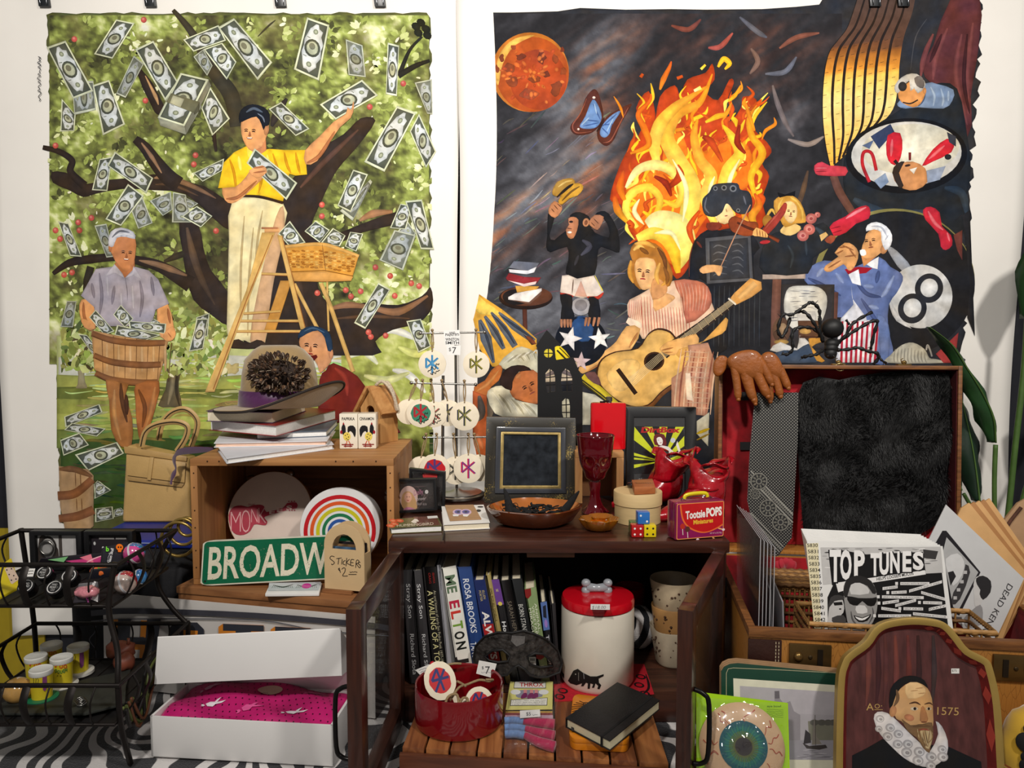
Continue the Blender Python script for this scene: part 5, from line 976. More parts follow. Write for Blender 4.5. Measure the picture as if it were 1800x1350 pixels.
# masquerade mask
MSK=mat((62,59,57),.3,.4,var=.75,scale=110,bump=.9,bscale=160)
mk=thing('masquerade_mask','dark glittery eye mask with braided rim leaning on the books','mask',V((at(910,1190,1.19).x,1.19,.052)))
out=Z('832 1158 836 1135 852 1118 875 1111 900 1112 920 1108 940 1114 962 1124 980 1142 988 1165 984 1182 962 1190 945 1190 932 1186 922 1176 911 1169 900 1176 892 1186 870 1190 848 1184 836 1174')
EL=Z('852 1153 866 1143 884 1142 896 1152 893 1162 876 1164 860 1161');ER=Z('927 1154 940 1148 954 1149 968 1160 972 1170 950 1173 932 1168')
def mpt(x,y):u=(x-910)/78;return at(x,y,1.188+.022*u*u)
V2,F2=shell(out,[EL,ER],7);m=MB();fr=[mpt(p.x,p.y)for p in V2];m.add(fr,F2);m.build('mask_face',MSK,mk,smooth=180)
m=MB()
for ring in(out,EL,ER):m.tube([mpt(x,y)+V((0,-.001,0))for x,y in ring],.0021 if ring is not out else .0018,6,True)
m.build('braided_rim',mat((18,17,18),.6,bump=.5),mk,smooth=180)
MB().slab([mpt(900,1117)+V((0,-.0015,0)),mpt(923,1118)+V((0,-.0015,0)),mpt(922,1130)+V((0,-.0015,0)),mpt(908,1136)+V((0,-.0015,0)),mpt(898,1126)+V((0,-.0015,0))],(0,.0008,0)).build('silver_patch',mat((130,128,126),.35,.5,var=.3,scale=120),mk)
t=MB();t.slab([at(930,1155,1.21),at(942,1155,1.21),at(942,1169,1.21),at(930,1169,1.21)],(0,.0005,0));po=t.build('price_sticker',mat((226,228,226),.6),mk);I=planeink(at(930,1155,1.21),at(942,1155,1.21),at(942,1169,1.21));I.text('050',931.5,1161.5,4,(30,30,30),bold=.02);I.text('100',931.5,1167,3.4,(30,30,30));I.build('printed_number',INKM,mk)
# sock pack
SZ=PZ+.0012
def flat(z):return lambda x,y:atz(x,y,z)
sp=thing('sock_pack','clear bag of blue and pink socks under a yellow card','sock pack',atz(935,1250,SZ))
def pz(u,v):return(888+94*u,1190+127*v)
m=MB()
for i,(y0,y1,x0,x1,c)in enumerate([(1247,1250,889,971,(38,60,50)),(1250,1253,889,971,(190,150,60)),(1253,1257,888,971,(130,30,40)),(1257,1262,888,972,(190,150,170))]):
 MB().slab([atz(x0,y0,SZ+.006),atz(x1,y0,SZ+.006),atz(x1,y1,SZ+.006),atz(x0,y1,SZ+.006)],(0,0,-.005)).build('sock_band',mat(c,.9,sheen=.3),sp)
for i,(y0,y1,xm)in enumerate([(1261,1274,920),(1273,1287,923),(1284,1298,922)]):
 a=MB();P=[atz(887+i*.3,(y0+y1)/2,SZ+.006),atz(905,(y0+y1)/2-1,SZ+.007),atz(xm,(y0+y1)/2+2,SZ+.006)]
 a.tube(cat(P,4),.0062,8,flat=.7,up=(0,0,1));a.build('blue_sock',mat((106,136,184),.95,var=.12,scale=300,sheen=.4),sp,smooth=180)
 a=MB();P=[atz(xm,(y0+y1)/2+1,SZ+.006),atz(946,(y0+y1)/2+3+i*5,SZ+.007),atz(975,(y0+y1)/2+6+i*8,SZ+.006)]
 a.tube(cat(P,4),[.005,.0055,.006,.0065,.007,.0075,.008,.008,.008],8,flat=.9,up=(0,0,1));a.build('pink_toe',mat((176,24,78),.95,var=.12,scale=300,sheen=.4),sp,smooth=180)
cz=SZ+.0095;MB().slab([atz(897,1198,cz),atz(972,1198,cz),atz(971,1246,cz),atz(889,1247,cz)],(0,0,-.001)).build('card',mat((226,220,130),.6,var=.03),sp)
I=planeink(atz(897,1198,cz),atz(972,1198,cz),atz(971,1246,cz),base=3e-4).crop(860,1100)
I.poly(Z('200 440 450 440 448 496 192 496'),(30,28,28));I.poly(Z('204 444 446 444 444 492 196 492'),(240,238,230));I.text('THROX',240,482,32,(196,30,40),width=190,bold=.02);I.poly(Z('210 545 250 510 400 515 420 560 330 575 230 570'),(150,150,166),2)
for x in(285,335,372):I.rib([(x,505),(x,545)],[26,24],(226,150,150),sm=0);I.poly([(x-14,535),(x+12,535),(x+14,565),(x-30,578),(x-34,560)],(126,40,96),2)
for x in(208,430):I.ell(x,526,40,20,(240,240,240),0,18)
I.poly(Z('170 585 462 570 458 632 165 635'),(30,28,28));I.poly(Z('174 589 458 574 454 628 169 631'),(244,242,232))
for i,s_ in enumerate(('3 Socks - Not one less Two','3 Socks - Just the right # fine','3 Socks - Lost a sock? Have One')):I.text(s_,184-i*3,601+i*14,8,(40,36,36),rot=-.03,width=262,shear=.15)
I.build('card_print',INKM,sp)
tz=SZ+.0145;MB().slab([atz(914,1249,tz),atz(949,1247,tz),atz(950,1259,tz),atz(914,1262,tz)],(0,0,-.0006)).build('price_label',mat((238,236,234),.7),sp);I=planeink(atz(914,1249,tz),atz(949,1247,tz),atz(950,1259,tz),base=3e-4);I.text('$5',925,1258,6,(90,90,96));I.scrib(936,1257,9,3,(120,120,126),.7,6);I.build('handwriting',INKM,sp)
def bag(u,v):
 x,y=886+100*u+(v-.5)*-6,1188+135*v;e=min(u,1-u,v,1-v);return atz(x,y,SZ+.0005+min(1,e*9)*.0155+.0012*sin(u*23+v*17)*min(1,e*9))
MB().grid(bag,30,30).build('plastic_bag',film((235,235,235),.25,.12,.015),sp,smooth=180)
# orange tin and notebook
tnz=PZ+.001;A,B,C_,D=atz(1000,1318,tnz),atz(1108,1323,tnz),atz(1088,1248,tnz),atz(1008,1238,tnz)
tn=thing('orange_tin','orange tin with a sunray lid under the black notebook','tin',(A+C_)/2)
def rquad(a,b,c,d,f=.12):
 out_=[]
 Q=[a,b,c,d]
 for i in range(4):
  p0,p1,p2=Q[i-1],Q[i],Q[(i+1)%4]
  for k in range(4):t_=k/3;s0=p1 .lerp(p0,f*(1-t_)**1.6);s1=p1 .lerp(p2,f*t_**1.6);out_.append(s0+s1-p1)
 return out_
ORG=mat((214,128,22),.3,var=.06,coat=.4)
R4=rquad(A,B,C_,D);MB().slab(R4,(0,0,.012)).build('tin_base',ORG,tn,bevel=.0006);g=(A+B+C_+D)/4
MB().slab([g+(p-g)*1.015+V((0,0,.0105))for p in R4],(0,0,.0065)).build('tin_lid',ORG,tn,bevel=.001)
lz=tnz+.0171;I=planeink(V((0,1.1,lz)),V((1,1.1,lz)),V((0,1.2,lz)),base=3e-4).crop(860,1100)
for i in range(9):a=2.2+i*.24;I.line([(800+30*cos(a),640-20*sin(a)*1.0),(800+150*cos(a),660-80*sin(a))],5,(60,26,10))
I.text('Qu',740,632,28,(40,20,12),width=70,shear=.2);I.build('lid_print',INKM,tn)
nz_=lz+.001;N0,N1,N2,N3=atz(995,1277,nz_+.002),atz(1072,1318,nz_+.002),atz(1160,1245,nz_+.002),atz(1086,1213,nz_+.002)
nb=thing('notebook','black notebook with elastic band lying on the orange tin','notebook',(N0+N2)/2);nb.location.z=nz_
BKC=mat((24,24,26),.5,var=.15,scale=90,bump=.2,bscale=500)
h_=.012
def sh(P,k):c=sum(P,V((0,0,0)))/4;return[c+(p-c)*k for p in P]
NQ=[V((p.x,p.y,nz_))for p in(N0,N1,N2,N3)]
MB().slab(NQ,(0,0,.0012)).build('back_cover',BKC,nb,bevel=.0004);MB().slab([p+V((0,0,.0012))for p in sh(NQ,.97)],(0,0,h_)).build('pages',mat((222,212,178),.8,var=.08,scale=400,stretch=(1,1,12)),nb)
MB().slab([p+V((0,0,.0012+h_))for p in NQ],(0,0,.0014)).build('front_cover',BKC,nb,bevel=.0004);MB().slab([NQ[0],NQ[3],NQ[3]+V((0,0,h_+.0024)),NQ[0]+V((0,0,h_+.0024))],(NQ[1]-NQ[0]).normalized()*-.001).build('spine',BKC,nb)
a,b=NQ[0].lerp(NQ[1],.80),NQ[3].lerp(NQ[2],.80);w_=(NQ[1]-NQ[0]).normalized()*.0035;zt=V((0,0,h_+.0031));d_=(b-a).normalized()*.0008
MB().slab([a+zt,a+w_+zt,b+w_+zt,b+zt],(0,0,-.0006)).slab([a+zt-d_,a+w_+zt-d_,a+w_-d_,a-d_],d_).build('elastic_band',mat((14,14,15),.8),nb)
a=NQ[0].lerp(NQ[1],.12);MB().slab([a+V((0,-.001,.006)),a+V((.004,-.001,.004)),a+V((.004,-.006,.002)),a+V((0,-.006,.003))],(0,0,.0004)).build('ribbon_marker',mat((30,26,26),.7),nb)
# speckled cups stacked by the right door
cx_,cy_=at(1183,1100,1.31).x,1.31
def cup(lab,z0,h,r0,r1,wav=0,tone=(196,172,134),seed=0,tilt=0):
 c=V((cx_,cy_,z0));t=thing('stoneware_cup',lab,'cup',c,'stack of stoneware cups')
 fn=(lambda q,z,i:1+(wav*sin(q*3+1)+wav*.7*sin(q*5+seed))*(1 if i in(2,3,4)else .2))if wav else None
 MB().lathe([(r0*.9,0),(r0,.004),(r1,h),(r1*.985,h+.0022),(r1*.93,h),(r0*.9,.008),(0,.007)],c,40,fn=fn).build('cup_wall',mat(tone,.4,var=.16,scale=24,coat=.3),t,smooth=50)
 q=random.Random(seed);m=MB()
 for i in range(22):
  a=-pi/2+q.uniform(-1.5,1.1);f=q.uniform(.15,.85);rr=(r0+(r1-r0)*f)*(1+(wav*.3));p=c+V((rr*cos(a),rr*sin(a),h*f));s_=q.uniform(.0010,.0026)
  m.ball(p,(s_,s_,s_*.8),8)
 m.build('glaze_spots',mat((70,44,28),.4,var=.3),t,smooth=180,kind='stuff')
 return t
cup('lowest stoneware cup with wavy rim in the stack by the right door',.051,.062,.030,.040,.06,(206,192,166),1)
cup('middle tan stoneware cup with large brown spots by the right door',.094,.058,.031,.038,0,(196,148,92),2)
cup('topmost pale stoneware cup of the stack beside the right door',.140,.058,.033,.041,0,(206,186,154),3)
# zebra plush behind the jar
t=MB();t.ball(V((at(1125,1150,1.36).x,1.37,.09)),(.03,.03,.04),14);t.build('zebra_cushion',ZEB,smooth=180,label='small zebra print cushion behind the jar at the back of the cabinet',cat='cushion')
t=MB();t.lathe(Z('.024 0 .026 .002 .03 .09 .028 .092 .026 .09 .022 .004 0 .004'),V((at(1112,1100,1.40).x,1.44,.051)),28);t.build('red_tumbler',mat((150,20,24),.25,coat=.4),smooth=40,label='red tumbler in the shadow behind the ceramic dog jar',cat='tumbler')
# ================================================================ on top of the cabinet
TZ=CZ+.0006
STEEL=mat((150,148,144),.28,1,var=.08)
# rack of hanging discs
rk=thing('ornament_rack','brushed steel countertop rack with three crossbars and round base','rack',V((at(803,870,1.50).x,1.515,TZ)))
bx_=at(803,870,1.515).x
MB().lathe(Z('.053 0 .056 .003 .056 .007 .050 .009 .05 .0105 .012 .013 .006 .017 0 .017'),V((bx_,1.515,TZ)),48).build('round_base',STEEL,rk,smooth=35)
MB().tube([V((bx_,1.515,TZ+.01)),V((bx_-.001,1.515,at(798,586,1.515).z))],.0026,10).build('post',STEEL,rk,smooth=60)
MB().tube([at(778,806,1.512),at(779,660,1.512)],.0030,10).build('post',STEEL,rk,smooth=60)
for a,b in(((739,586),(852,584)),((723,673),(836,676)),((745,769),(872,768))):
 A,B=at(*a,1.511),at(*b,1.511);MB().tube([A,B],.0019,8).ball(A,.0036,10).ball(B,.0036,10).build('crossbar',STEEL,rk,smooth=60)
D_=[((75,650),90,(125,448),None,None,None,None,1.504,'blank wooden disc half hidden at the left of the middle bar'),((250,668),92,(230,450),(170,40,50),(40,120,90),None,(24,24,24),1.503,'signed wooden disc showing a red arm behind the green swirl disc'),((345,658),95,(305,452),(40,44,70),(120,110,60),None,None,1.504,'wooden disc with thin dark emblem behind the bare post'),((158,660),100,(170,450),(170,40,50),None,(56,130,104),(24,24,24),1.497,'signed wooden disc with red emblem over a green swirl'),((463,680),103,(462,455),(44,46,66),(150,146,70),None,None,1.497,'wooden disc with dark emblem at the right of the middle bar'),((238,318),97,(238,102),(40,120,176),(90,160,200),None,(24,24,24),1.500,'signed wooden disc with blue emblem on the top bar'),((545,320),94,(543,98),(60,62,34),(170,160,60),None,None,1.500,'wooden disc with black and yellow emblem on the top bar'),((160,1050),92,(195,826),None,None,None,None,1.504,'blank wooden disc at the left of the lowest bar'),((255,1050),108,(268,826),(84,60,120),None,(196,36,44),None,1.498,'wooden disc with purple emblem on a red blob'),((400,1060),100,(386,826),(60,58,56),(120,118,100),None,None,1.502,'wooden disc with dark D emblem half hidden on the lowest bar'),((572,1042),95,(530,826),None,None,None,None,1.504,'blank wooden disc behind the pink emblem disc'),((490,1045),105,(490,826),(206,40,84),(70,60,140),None,None,1.494,'wooden disc with pink and purple emblem on the lowest bar')]
for c,rr,h,c1,c2,bl,sg,Y,lab in D_:
 C=at(700+c[0]/3.97,560+c[1]/3.97,Y);ornament(C,rr/3.97/FP*Y*1.0,(1,0,0),(0,.0,1),at(700+h[0]/3.97,560+h[1]/3.97,1.511),c1,c2,bl,sg,lab)
sgn=thing('price_card','hand lettered white card strip reading $7 clipped on the rack','price card',at(796,625,1.506))
for i,(q4,ls)in enumerate([(Z('780 581 808 580 809 597 781 598'),[('HAND',587,4),('PAINTED',591,5),('BY',596,4)]),(Z('781 592 809 590 808 606 783 607'),[('WINSTON',599,5),('SMITH',605,5)]),(Z('785 608 810 607 809 624 786 624'),[])]):
 Y=1.5055-i*.0006;MB().slab([at(x,y,Y)for x,y in q4],(0,.0004,0)).build('paper_strip',mat((238,237,234),.7,var=.02),sgn);I=planeink(at(*q4[0],Y),at(*q4[1],Y),at(*q4[2],Y))
 for s_,y,h in ls:I.text(s_,795,y,h,(28,28,30),align='C',width=24 if len(s_)>4 else 10,bold=.015)
 if i==2:I.text('$',789,617,6,(28,28,30));I.text('7',795,621,11,(28,28,30))
 I.build('handwriting',INKM,sgn)
 # shadow-box frames
BLKP=mat((20,20,22),.4,var=.1)
def sbox(lab,q4,Y,depth,bw,pic):
 P=[at(x,y,Y)for x,y in q4];lo=min(p.z for p in P);P=[p+V((0,0,TZ-lo if p.z<lo+.02 else 0))for p in P];t=thing('shadow_box',lab,'frame',V((P[0].x,Y,TZ)));c=sum(P,V())/4
 inn=[c+(p-c)*(1-bw)for p in P];MB().ring(P,inn,(0,depth,0)).build('frame',BLKP,t,bevel=.0008);MB().slab([p+V((0,depth*.5,0))for p in inn],(0,.001,0)).build('backing',mat((44,40,40),.5,var=.5,scale=60),t)
 if pic:pic(t,P,Y+depth*.5)
 MB().slab([p+V((0,depth*.15,0))for p in inn],(0,.0006,0)).build('clear_window',film((230,230,230),.2,.05,.0),t)
def badge(t,P,Y):
 I=planeink(at(700,850,Y),at(760,850,Y),at(700,890,Y),base=6e-4).crop(660,720)
 q=random.Random(3)
 for i in range(40):I.rib([(190+q.uniform(0,230),600+q.uniform(0,220)),(200+q.uniform(0,230),600+q.uniform(0,220))],4,q.choice([(70,60,60),(110,90,90),(30,28,28)]),k=I.k+i%5)
 I.k+=6;I.ell(262,695,72,92,(206,176,168),0,30);I.poly(Z('205 740 215 670 250 645 290 660 320 720 330 780 270 800 220 780'),(196,156,108),2);I.ell(258,695,30,40,(226,176,152));I.rib([(246,690),(254,690)],6,(70,44,40));I.rib([(264,690),(272,690)],6,(70,44,40));I.rib([(250,718),(266,718)],7,(176,50,60));I.poly(Z('215 800 250 770 300 780 330 800 280 812'),(190,120,150),2)
 I.text('Dolly',305,680,40,(170,110,140),rot=-.2,width=80,shear=.3);I.text('Forever',320,720,26,(190,180,180),rot=-.1,width=80);I.text('Bad ass',325,755,24,(160,150,150),width=80);I.ell(405,650,14,16,(200,196,196));I.build('badge_print',INKM,t)
def blob2(t,P,Y):
 I=planeink(at(730,830,Y),at(770,830,Y),at(730,850,Y),base=6e-4);I.ell(756,835,13,12,(196,60,60));I.text('DK',736,836,6,(30,30,34));I.build('card_print',INKM,t)
sbox('rear black display frame with a red and white disc inside',Z('719 823 783 830 782 905 719 903'),1.405,.012,.15,blob2)
sbox('front black display frame holding a portrait badge above the booklet',Z('690 843 766 841 769 905 692 911'),1.372,.012,.14,badge)
# hummingbird booklet and white book
def lying(name,lab,q4,z0,h,cover,pg,catg,group=None):
 Q=[atz(x,y,z0+h)for x,y in q4];Q=[V((p.x,p.y,z0))for p in Q];c=sum(Q,V())/4;t=thing(name,lab,catg,V((c.x,c.y,z0)),group)
 MB().slab(Q,(0,0,.001)).build('back_cover',cover,t);MB().slab([c+(p-c)*.97+V((0,0,.001))for p in Q],(0,0,h-.002)).build('pages',pg,t);MB().slab([p+V((0,0,h-.001))for p in Q],(0,0,.001)).build('front_cover',cover,t)
 return t,z0+h
t,zt=lying('booklet','thick booklet with a red and green hummingbird cover at the cabinet edge',Z('687 928 777 924 769 907 683 913'),TZ,.010,mat((96,90,50),.4),PAGEW,'booklet')
I=planeink(V((0,1.2,zt)),V((1,1.2,zt)),V((0,1.3,zt)),base=3e-4).crop(660,720)
I.poly(Z('105 870 490 842 522 918 125 940'),(92,96,52));I.poly(Z('300 850 480 845 515 915 330 925'),(104,60,44));
for x,y in((140,880),(190,880),(150,905),(120,920)):I.ell(x,y,34,14,(214,84,50),.1);I.ell(x,y,18,7,(236,140,100),.1)
I.poly(Z('280 890 310 865 330 868 345 885 320 890 330 900 300 898'),(238,230,216));I.text('HUMMINGBIRD',170,930,20,(226,214,190),rot=-.06,width=290);I.poly(Z('408 845 488 840 495 858 414 864'),(236,236,232));I.build('cover_print',INKG,t)
t,zt=lying('book','thick white book with a kraft sticker card on top',Z('780 922 861 918 850 887 776 890'),TZ,.011,mat((232,230,226),.4,var=.03),PAGE,'book')
t2=MB();z2=zt+.0006;t2 .slab([atz(791,916,z2),atz(846,913,z2),atz(832,888,z2),atz(782,889,z2)],(0,0,.0012));so=t2 .build('sticker_card',mat((170,132,94),.6,var=.1),label='kraft card with two blue eye stickers lying on the white book',cat='card')
I=planeink(V((0,1.2,z2+.0012)),V((1,1.2,z2+.0012)),V((0,1.3,z2+.0012)),base=3e-4).crop(660,720)
for x in(655,715):I.ell(x,812,44,24,(206,176,200));I.ell(x,810,30,15,(84,84,150));I.ell(x,810,12,7,(30,34,60))
I.poly(Z('610 830 660 830 655 845 615 845'),(236,234,232));I.poly(Z('690 830 745 830 725 848 695 845'),(236,234,232));I.build('eye_stickers',INKM,so)
I=planeink(V((0,1.2,zt)),V((1,1.2,zt)),V((0,1.3,zt)),base=3e-4).crop(660,720);I.ell(815,800,20,10,(30,30,30));I.ell(830,770,24,6,(40,40,40));I.build('cover_print',INKM,t)
MB().tube(cat([at(781,936,1.243)+V((0,0,.002)),at(780,943,1.195),at(779,950,1.188)],4),.0012,6).build('ribbon_marker',mat((26,24,24),.7),t)
# oval dish with lace
dc=V((at(940,905,1.305).x,1.305,TZ));GL=mat((92,44,20),.12,var=.2,scale=30,coat=.9);wv=lambda q,z,i:1+.035*sin(q*4+.5)+.02*sin(q*2)
t=MB().lathe(Z('.052 0 .066 .006 .080 .026 .082 .030 .079 .031 .064 .010 .05 .006 0 .005'),dc,56,sx=.98,sy=.78,fn=wv).build('oval_dish',GL,smooth=45,label='glazed brown oval dish with a scalloped rim holding black lace',cat='dish')
MB().lathe(Z('.0785 .0312 .064 .0108 .05 .0068 0 .0058'),dc,56,sx=.97,sy=.775,fn=wv,cap=False).build('inner_glaze',mat((160,92,36),.15,var=.2,scale=30,coat=.9),t,smooth=60)
lc=thing('black_lace','crumpled black lace gloves lying in the brown oval dish','lace',dc+V((0,0,.012)));LACE=mat((18,17,18),.9,var=.4,scale=200)
q=random.Random(5);m=MB()
for i in range(60):
 a=q.uniform(0,6.28);d=q.uniform(.0,.056);p=dc+V((d*cos(a),d*sin(a)*.72-.006,.014+q.uniform(0,.012)));P=[p]
 for k in range(5):p=p+V((q.uniform(-.014,.014),q.uniform(-.009,.009),q.uniform(-.003,.004)));p.z=max(dc.z+.014,min(dc.z+.032,p.z));P.append(p.copy())
 P=[V((max(dc.x-.056,min(dc.x+.056,p.x)),max(dc.y-.038,min(dc.y+.034,p.y)),p.z))for p in P]
 m.tube(cat(P,3),q.uniform(.0009,.0026),5,flat=.5)
m.build('lace_heap',LACE,lc,smooth=180,kind='stuff')
for P,w_ in(([at(897,902,1.27),at(893,880,1.275),at(886,858,1.28)],[.009,.006,.0012]),([at(990,900,1.30),at(1004,882,1.30),at(1018,863,1.295)],[.008,.006,.0012]),([at(900,895,1.27),at(912,905,1.27),at(925,908,1.27)],[.006,.007,.005])):
 MB().tube(cat(P,4),[w_[0]+(w_[1]-w_[0])*i/4 if i<5 else w_[1]+(w_[2]-w_[1])*(i-4)/4 for i in range(9)],8,flat=.5).build('lace_finger',LACE,lc,smooth=180)
 # chalkboard frame
fr_=thing('gilt_mirror','speckled dark frame with gilt inner edge around a small old mirror','mirror',V((at(932,880,1.47).x,1.47,TZ)))
FQ=[at(855,733,1.487),at(1012,735,1.487),at(1013,893,1.462),at(851,893,1.462)];lo=TZ-.5*(FQ[2].z+FQ[3].z);FQ[2].z=FQ[3].z=TZ
def inset(Q,k):c=sum(Q,V())/4;return[c+(p-c)*k for p in Q]
def spec_mat():
 m,nt,b=_nodes('speckle');tc=N(nt,'ShaderNodeTexCoord');n1=N(nt,'ShaderNodeTexNoise');n1 .inputs['Scale'].default_value=480;n2=N(nt,'ShaderNodeTexNoise');n2 .inputs['Scale'].default_value=28
 for n in(n1,n2):nt.links.new(tc.outputs['Object'],n.inputs['Vector'])
 mu=N(nt,'ShaderNodeMath',operation='MULTIPLY');nt.links.new(n1 .outputs[0],mu.inputs[0]);nt.links.new(n2 .outputs[0],mu.inputs[1]);cr=N(nt,'ShaderNodeValToRGB');cr.color_ramp.elements[0].position=.31;cr.color_ramp.elements[1].position=.42
 cr.color_ramp.elements[0].color=L3((38,34,26));cr.color_ramp.elements[1].color=L3((150,128,66));nt.links.new(mu.outputs[0],cr.inputs[0]);nt.links.new(cr.outputs[0],b.inputs['Base Color']);b.inputs['Roughness'].default_value=.4;return m
MB().ring(FQ,inset(FQ,.77),(0,.012,.0)).build('outer_frame',spec_mat(),fr_,bevel=.001)
MB().ring([p+V((0,-.004,0))for p in inset(FQ,.775)],[p+V((0,-.004,0))for p in inset(FQ,.665)],(0,.012,0)).build('inner_moulding',mat((58,60,66),.3,var=.1,coat=.3),fr_,bevel=.0015)
MB().ring([p+V((0,-.002,0))for p in inset(FQ,.67)],[p+V((0,-.002,0))for p in inset(FQ,.60)],(0,.008,0)).build('gilt_edge',mat((190,164,104),.35,.7,var=.2,scale=90),fr_,bevel=.001)
MB().slab([p+V((0,.002,0))for p in inset(FQ,.61)],(0,.002,0)).build('mirror_glass',mat((42,46,52),.16,.35,var=.5,scale=60),fr_)
# black house silhouette
hs=Z('945 738 945 612 942 608 961 580 987 607 975 609 977 633 1008 628 1024 668 1024 744 1022 895 947 895')
HY=1.555;hp=[at(x,y,HY)for x,y in hs];hp[-1].z=hp[-2].z=TZ
holes=[[(964+8*cos(a*pi/6),621+8*sin(a*pi/6))for a in range(12)],Z('959 672 959 656 966 648 973 653 976 664 976 688 962 690'),Z('986 672 988 655 994 648 1001 652 1006 664 1006 688 989 689'),Z('988 726 988 706 994 700 1000 702 1002 712 1002 740 992 740')]
ho=thing('house_silhouette','black cut-out haunted house standing behind the mirror','ornament',V((at(985,800,HY).x,HY,TZ)))
V2,F2=shell(hs,holes,12);zb=lambda p:at(p[0],p[1],HY)if p[1]<880 else V((at(p[0],p[1],HY).x,HY,TZ))
m=MB();fv=[zb(p)for p in V2];n0=len(fv);m.add(fv+[p+V((0,.004,0))for p in fv],[tuple(f)for f in F2]+[tuple(n0+i for i in reversed(f))for f in F2])
for ring in[hs]+holes:
 P=[zb(p)for p in ring];k=len(P);m.add(P+[p+V((0,.004,0))for p in P],[(i,(i+1)%k,k+(i+1)%k,k+i)for i in range(k)])
MBK=mat((14,14,16),.45,var=.1);m.build('house_wall',MBK,ho)
for pts in([(964,612),(964,630)],[(955,621),(973,621)],[(967,648),(967,689)],[(959,664),(976,662)],[(959,677),(976,676)],[(996,648),(997,689)],[(986,664),(1006,664)],[(986,677),(1006,676)],[(995,700),(996,740)],[(988,712),(1002,711)],[(988,725),(1002,725)]):
 MB().tube([at(x,y,HY+.002)for x,y in pts],.0011,6).build('window_bar',MBK,ho)
 # wooden riser, red flask
riser=thing('wooden_riser','small open wooden riser behind the red goblet','riser',V((at(1056,890,1.49).x,1.49,TZ)));RW=wood((168,116,66),(200,150,94),2,9,.6);rx0,rx1,rz=at(1011,800,1.46).x,at(1096,800,1.46).x,at(1060,793,1.46).z
MB().box((rx0,1.455,rz-.012),(rx1,1.53,rz)).build('riser_top',wood((168,116,66),(200,150,94),0,9,.6),riser,bevel=.001)
for x in(rx0,rx1-.014):MB().box((x,1.455,TZ),(x+.014,1.53,rz-.012)).build('riser_side',RW,riser,bevel=.001)
MB().box((rx0+.014,1.522,TZ),(rx1-.014,1.529,rz-.012)).build('riser_back',mat((120,78,44),.7),riser)
fx0,fx1=at(1038,750,1.485).x,at(1100,750,1.485).x;ft=at(1070,708,1.485).z;fl=thing('hip_flask','glossy red hip flask standing on the wooden riser','flask',V(((fx0+fx1)/2,1.485,rz+.0005)))
def ssec(z,k):
 o_=[]
 for i in range(28):
  a=2*pi*i/28;c,s_=cos(a),sin(a);o_.append(V(((fx0+fx1)/2+(fx1-fx0)/2*k*(abs(c)**.35)*(1 if c>0 else-1),1.487+.011*k*(abs(s_)**.5)*(1 if s_>0 else-1),z)))
 return o_
secs=[ssec(rz+.0008,.97),ssec(rz+.003,1),ssec(ft-.004,1),ssec(ft-.0005,.97),ssec(ft,.9)];m=MB();vs=[p for s_ in secs for p in s_];fs=[(i*28+k,i*28+(k+1)%28,(i+1)*28+(k+1)%28,(i+1)*28+k)for i in range(4)for k in range(28)]+[tuple(range(27,-1,-1)),tuple(4*28+k for k in range(28))];m.add(vs,fs);m.build('flask_body',mat((206,14,26),.16,var=.03,coat=.7),fl,smooth=50)
capc=V((at(1071,708,1.485).x,1.487,ft));MB().lathe(Z('.005 0 .005 .003 .0062 .003 .0062 .011 .005 .012 0 .012'),capc,16).build('cap',STEEL,fl,smooth=40);MB().tube([capc+V((-.012,-.002,.002)),capc+V((0,-.005,.004))],.0016,6).box(capc+V((-.018,-.003,.0)),capc+V((-.008,.001,.003))).build('cap_arm',mat((50,44,44),.3,.8),fl)
# red skull goblet
gc=V((at(1046,850,1.375).x,1.375,TZ));gt=at(1046,765,1.375).z-TZ;GR=mat((112,4,24),.08,var=.05,coat=.8,trans=.55,ior=1.35)
gb=thing('skull_goblet','dark red glass goblet with a skull moulded into its bowl','goblet',gc);rim=33.5/FP*1.375
MB().lathe([(rim*.62,0),(rim*.7,.003),(rim*.5,.010),(rim*.3,.022),(rim*.24,.04),(rim*.3,gt*.40),(rim*.26,gt*.43)],gc,24,fn=lambda q,z,i:1+.12*sin(q*5+i)).build('stem',GR,gb,smooth=60)
def skullf(q,z,i):
 a=(q+pi/2+pi)%(2*pi)-pi;f=1.0;zz=z/gt
 for sx in(-1,1):
  f-=.26*math.exp(-((a-sx*.55)/.26)**2-((zz-.68)/.055)**2);f+=.16*math.exp(-((a-sx*.55)/.35)**2-((zz-.76)/.03)**2);f+=.08*math.exp(-((a-sx*1.0)/.25)**2-((zz-.62)/.05)**2)
 f-=.2*math.exp(-(a/.16)**2-((zz-.60)/.035)**2);f+=.07*math.exp(-(a/.5)**2-((zz-.535)/.04)**2)*(1+.35*sin(a*26));f+=.10*math.exp(-(a/.35)**2-((zz-.47)/.03)**2)
 return f
prof=[(rim*.26,.43),(rim*.42,.445),(rim*.52,.47),(rim*.56,.50),(rim*.6,.53),(rim*.66,.56),(rim*.74,.60),(rim*.8,.64),(rim*.84,.68),(rim*.87,.72),(rim*.90,.76),(rim*.92,.80),(rim*.94,.86),(rim*.97,.93),(rim*1.0,.99),(rim*1.0,1.0),(rim*.96,.99),(rim*.9,.88),(rim*.8,.7),(rim*.5,.52),(0,.5)]
MB().lathe([(r_,z*gt)for r_,z in prof],gc,72,fn=lambda q,z,i:skullf(q,z,i)if i<14 else 1).build('bowl',GR,gb,smooth=70)
MB().tube([V((gc.x+rim*cos(a*pi/16),gc.y+rim*sin(a*pi/16),gc.z+gt))for a in range(32)],.0009,6,True).build('rim',GR,gb,smooth=180)
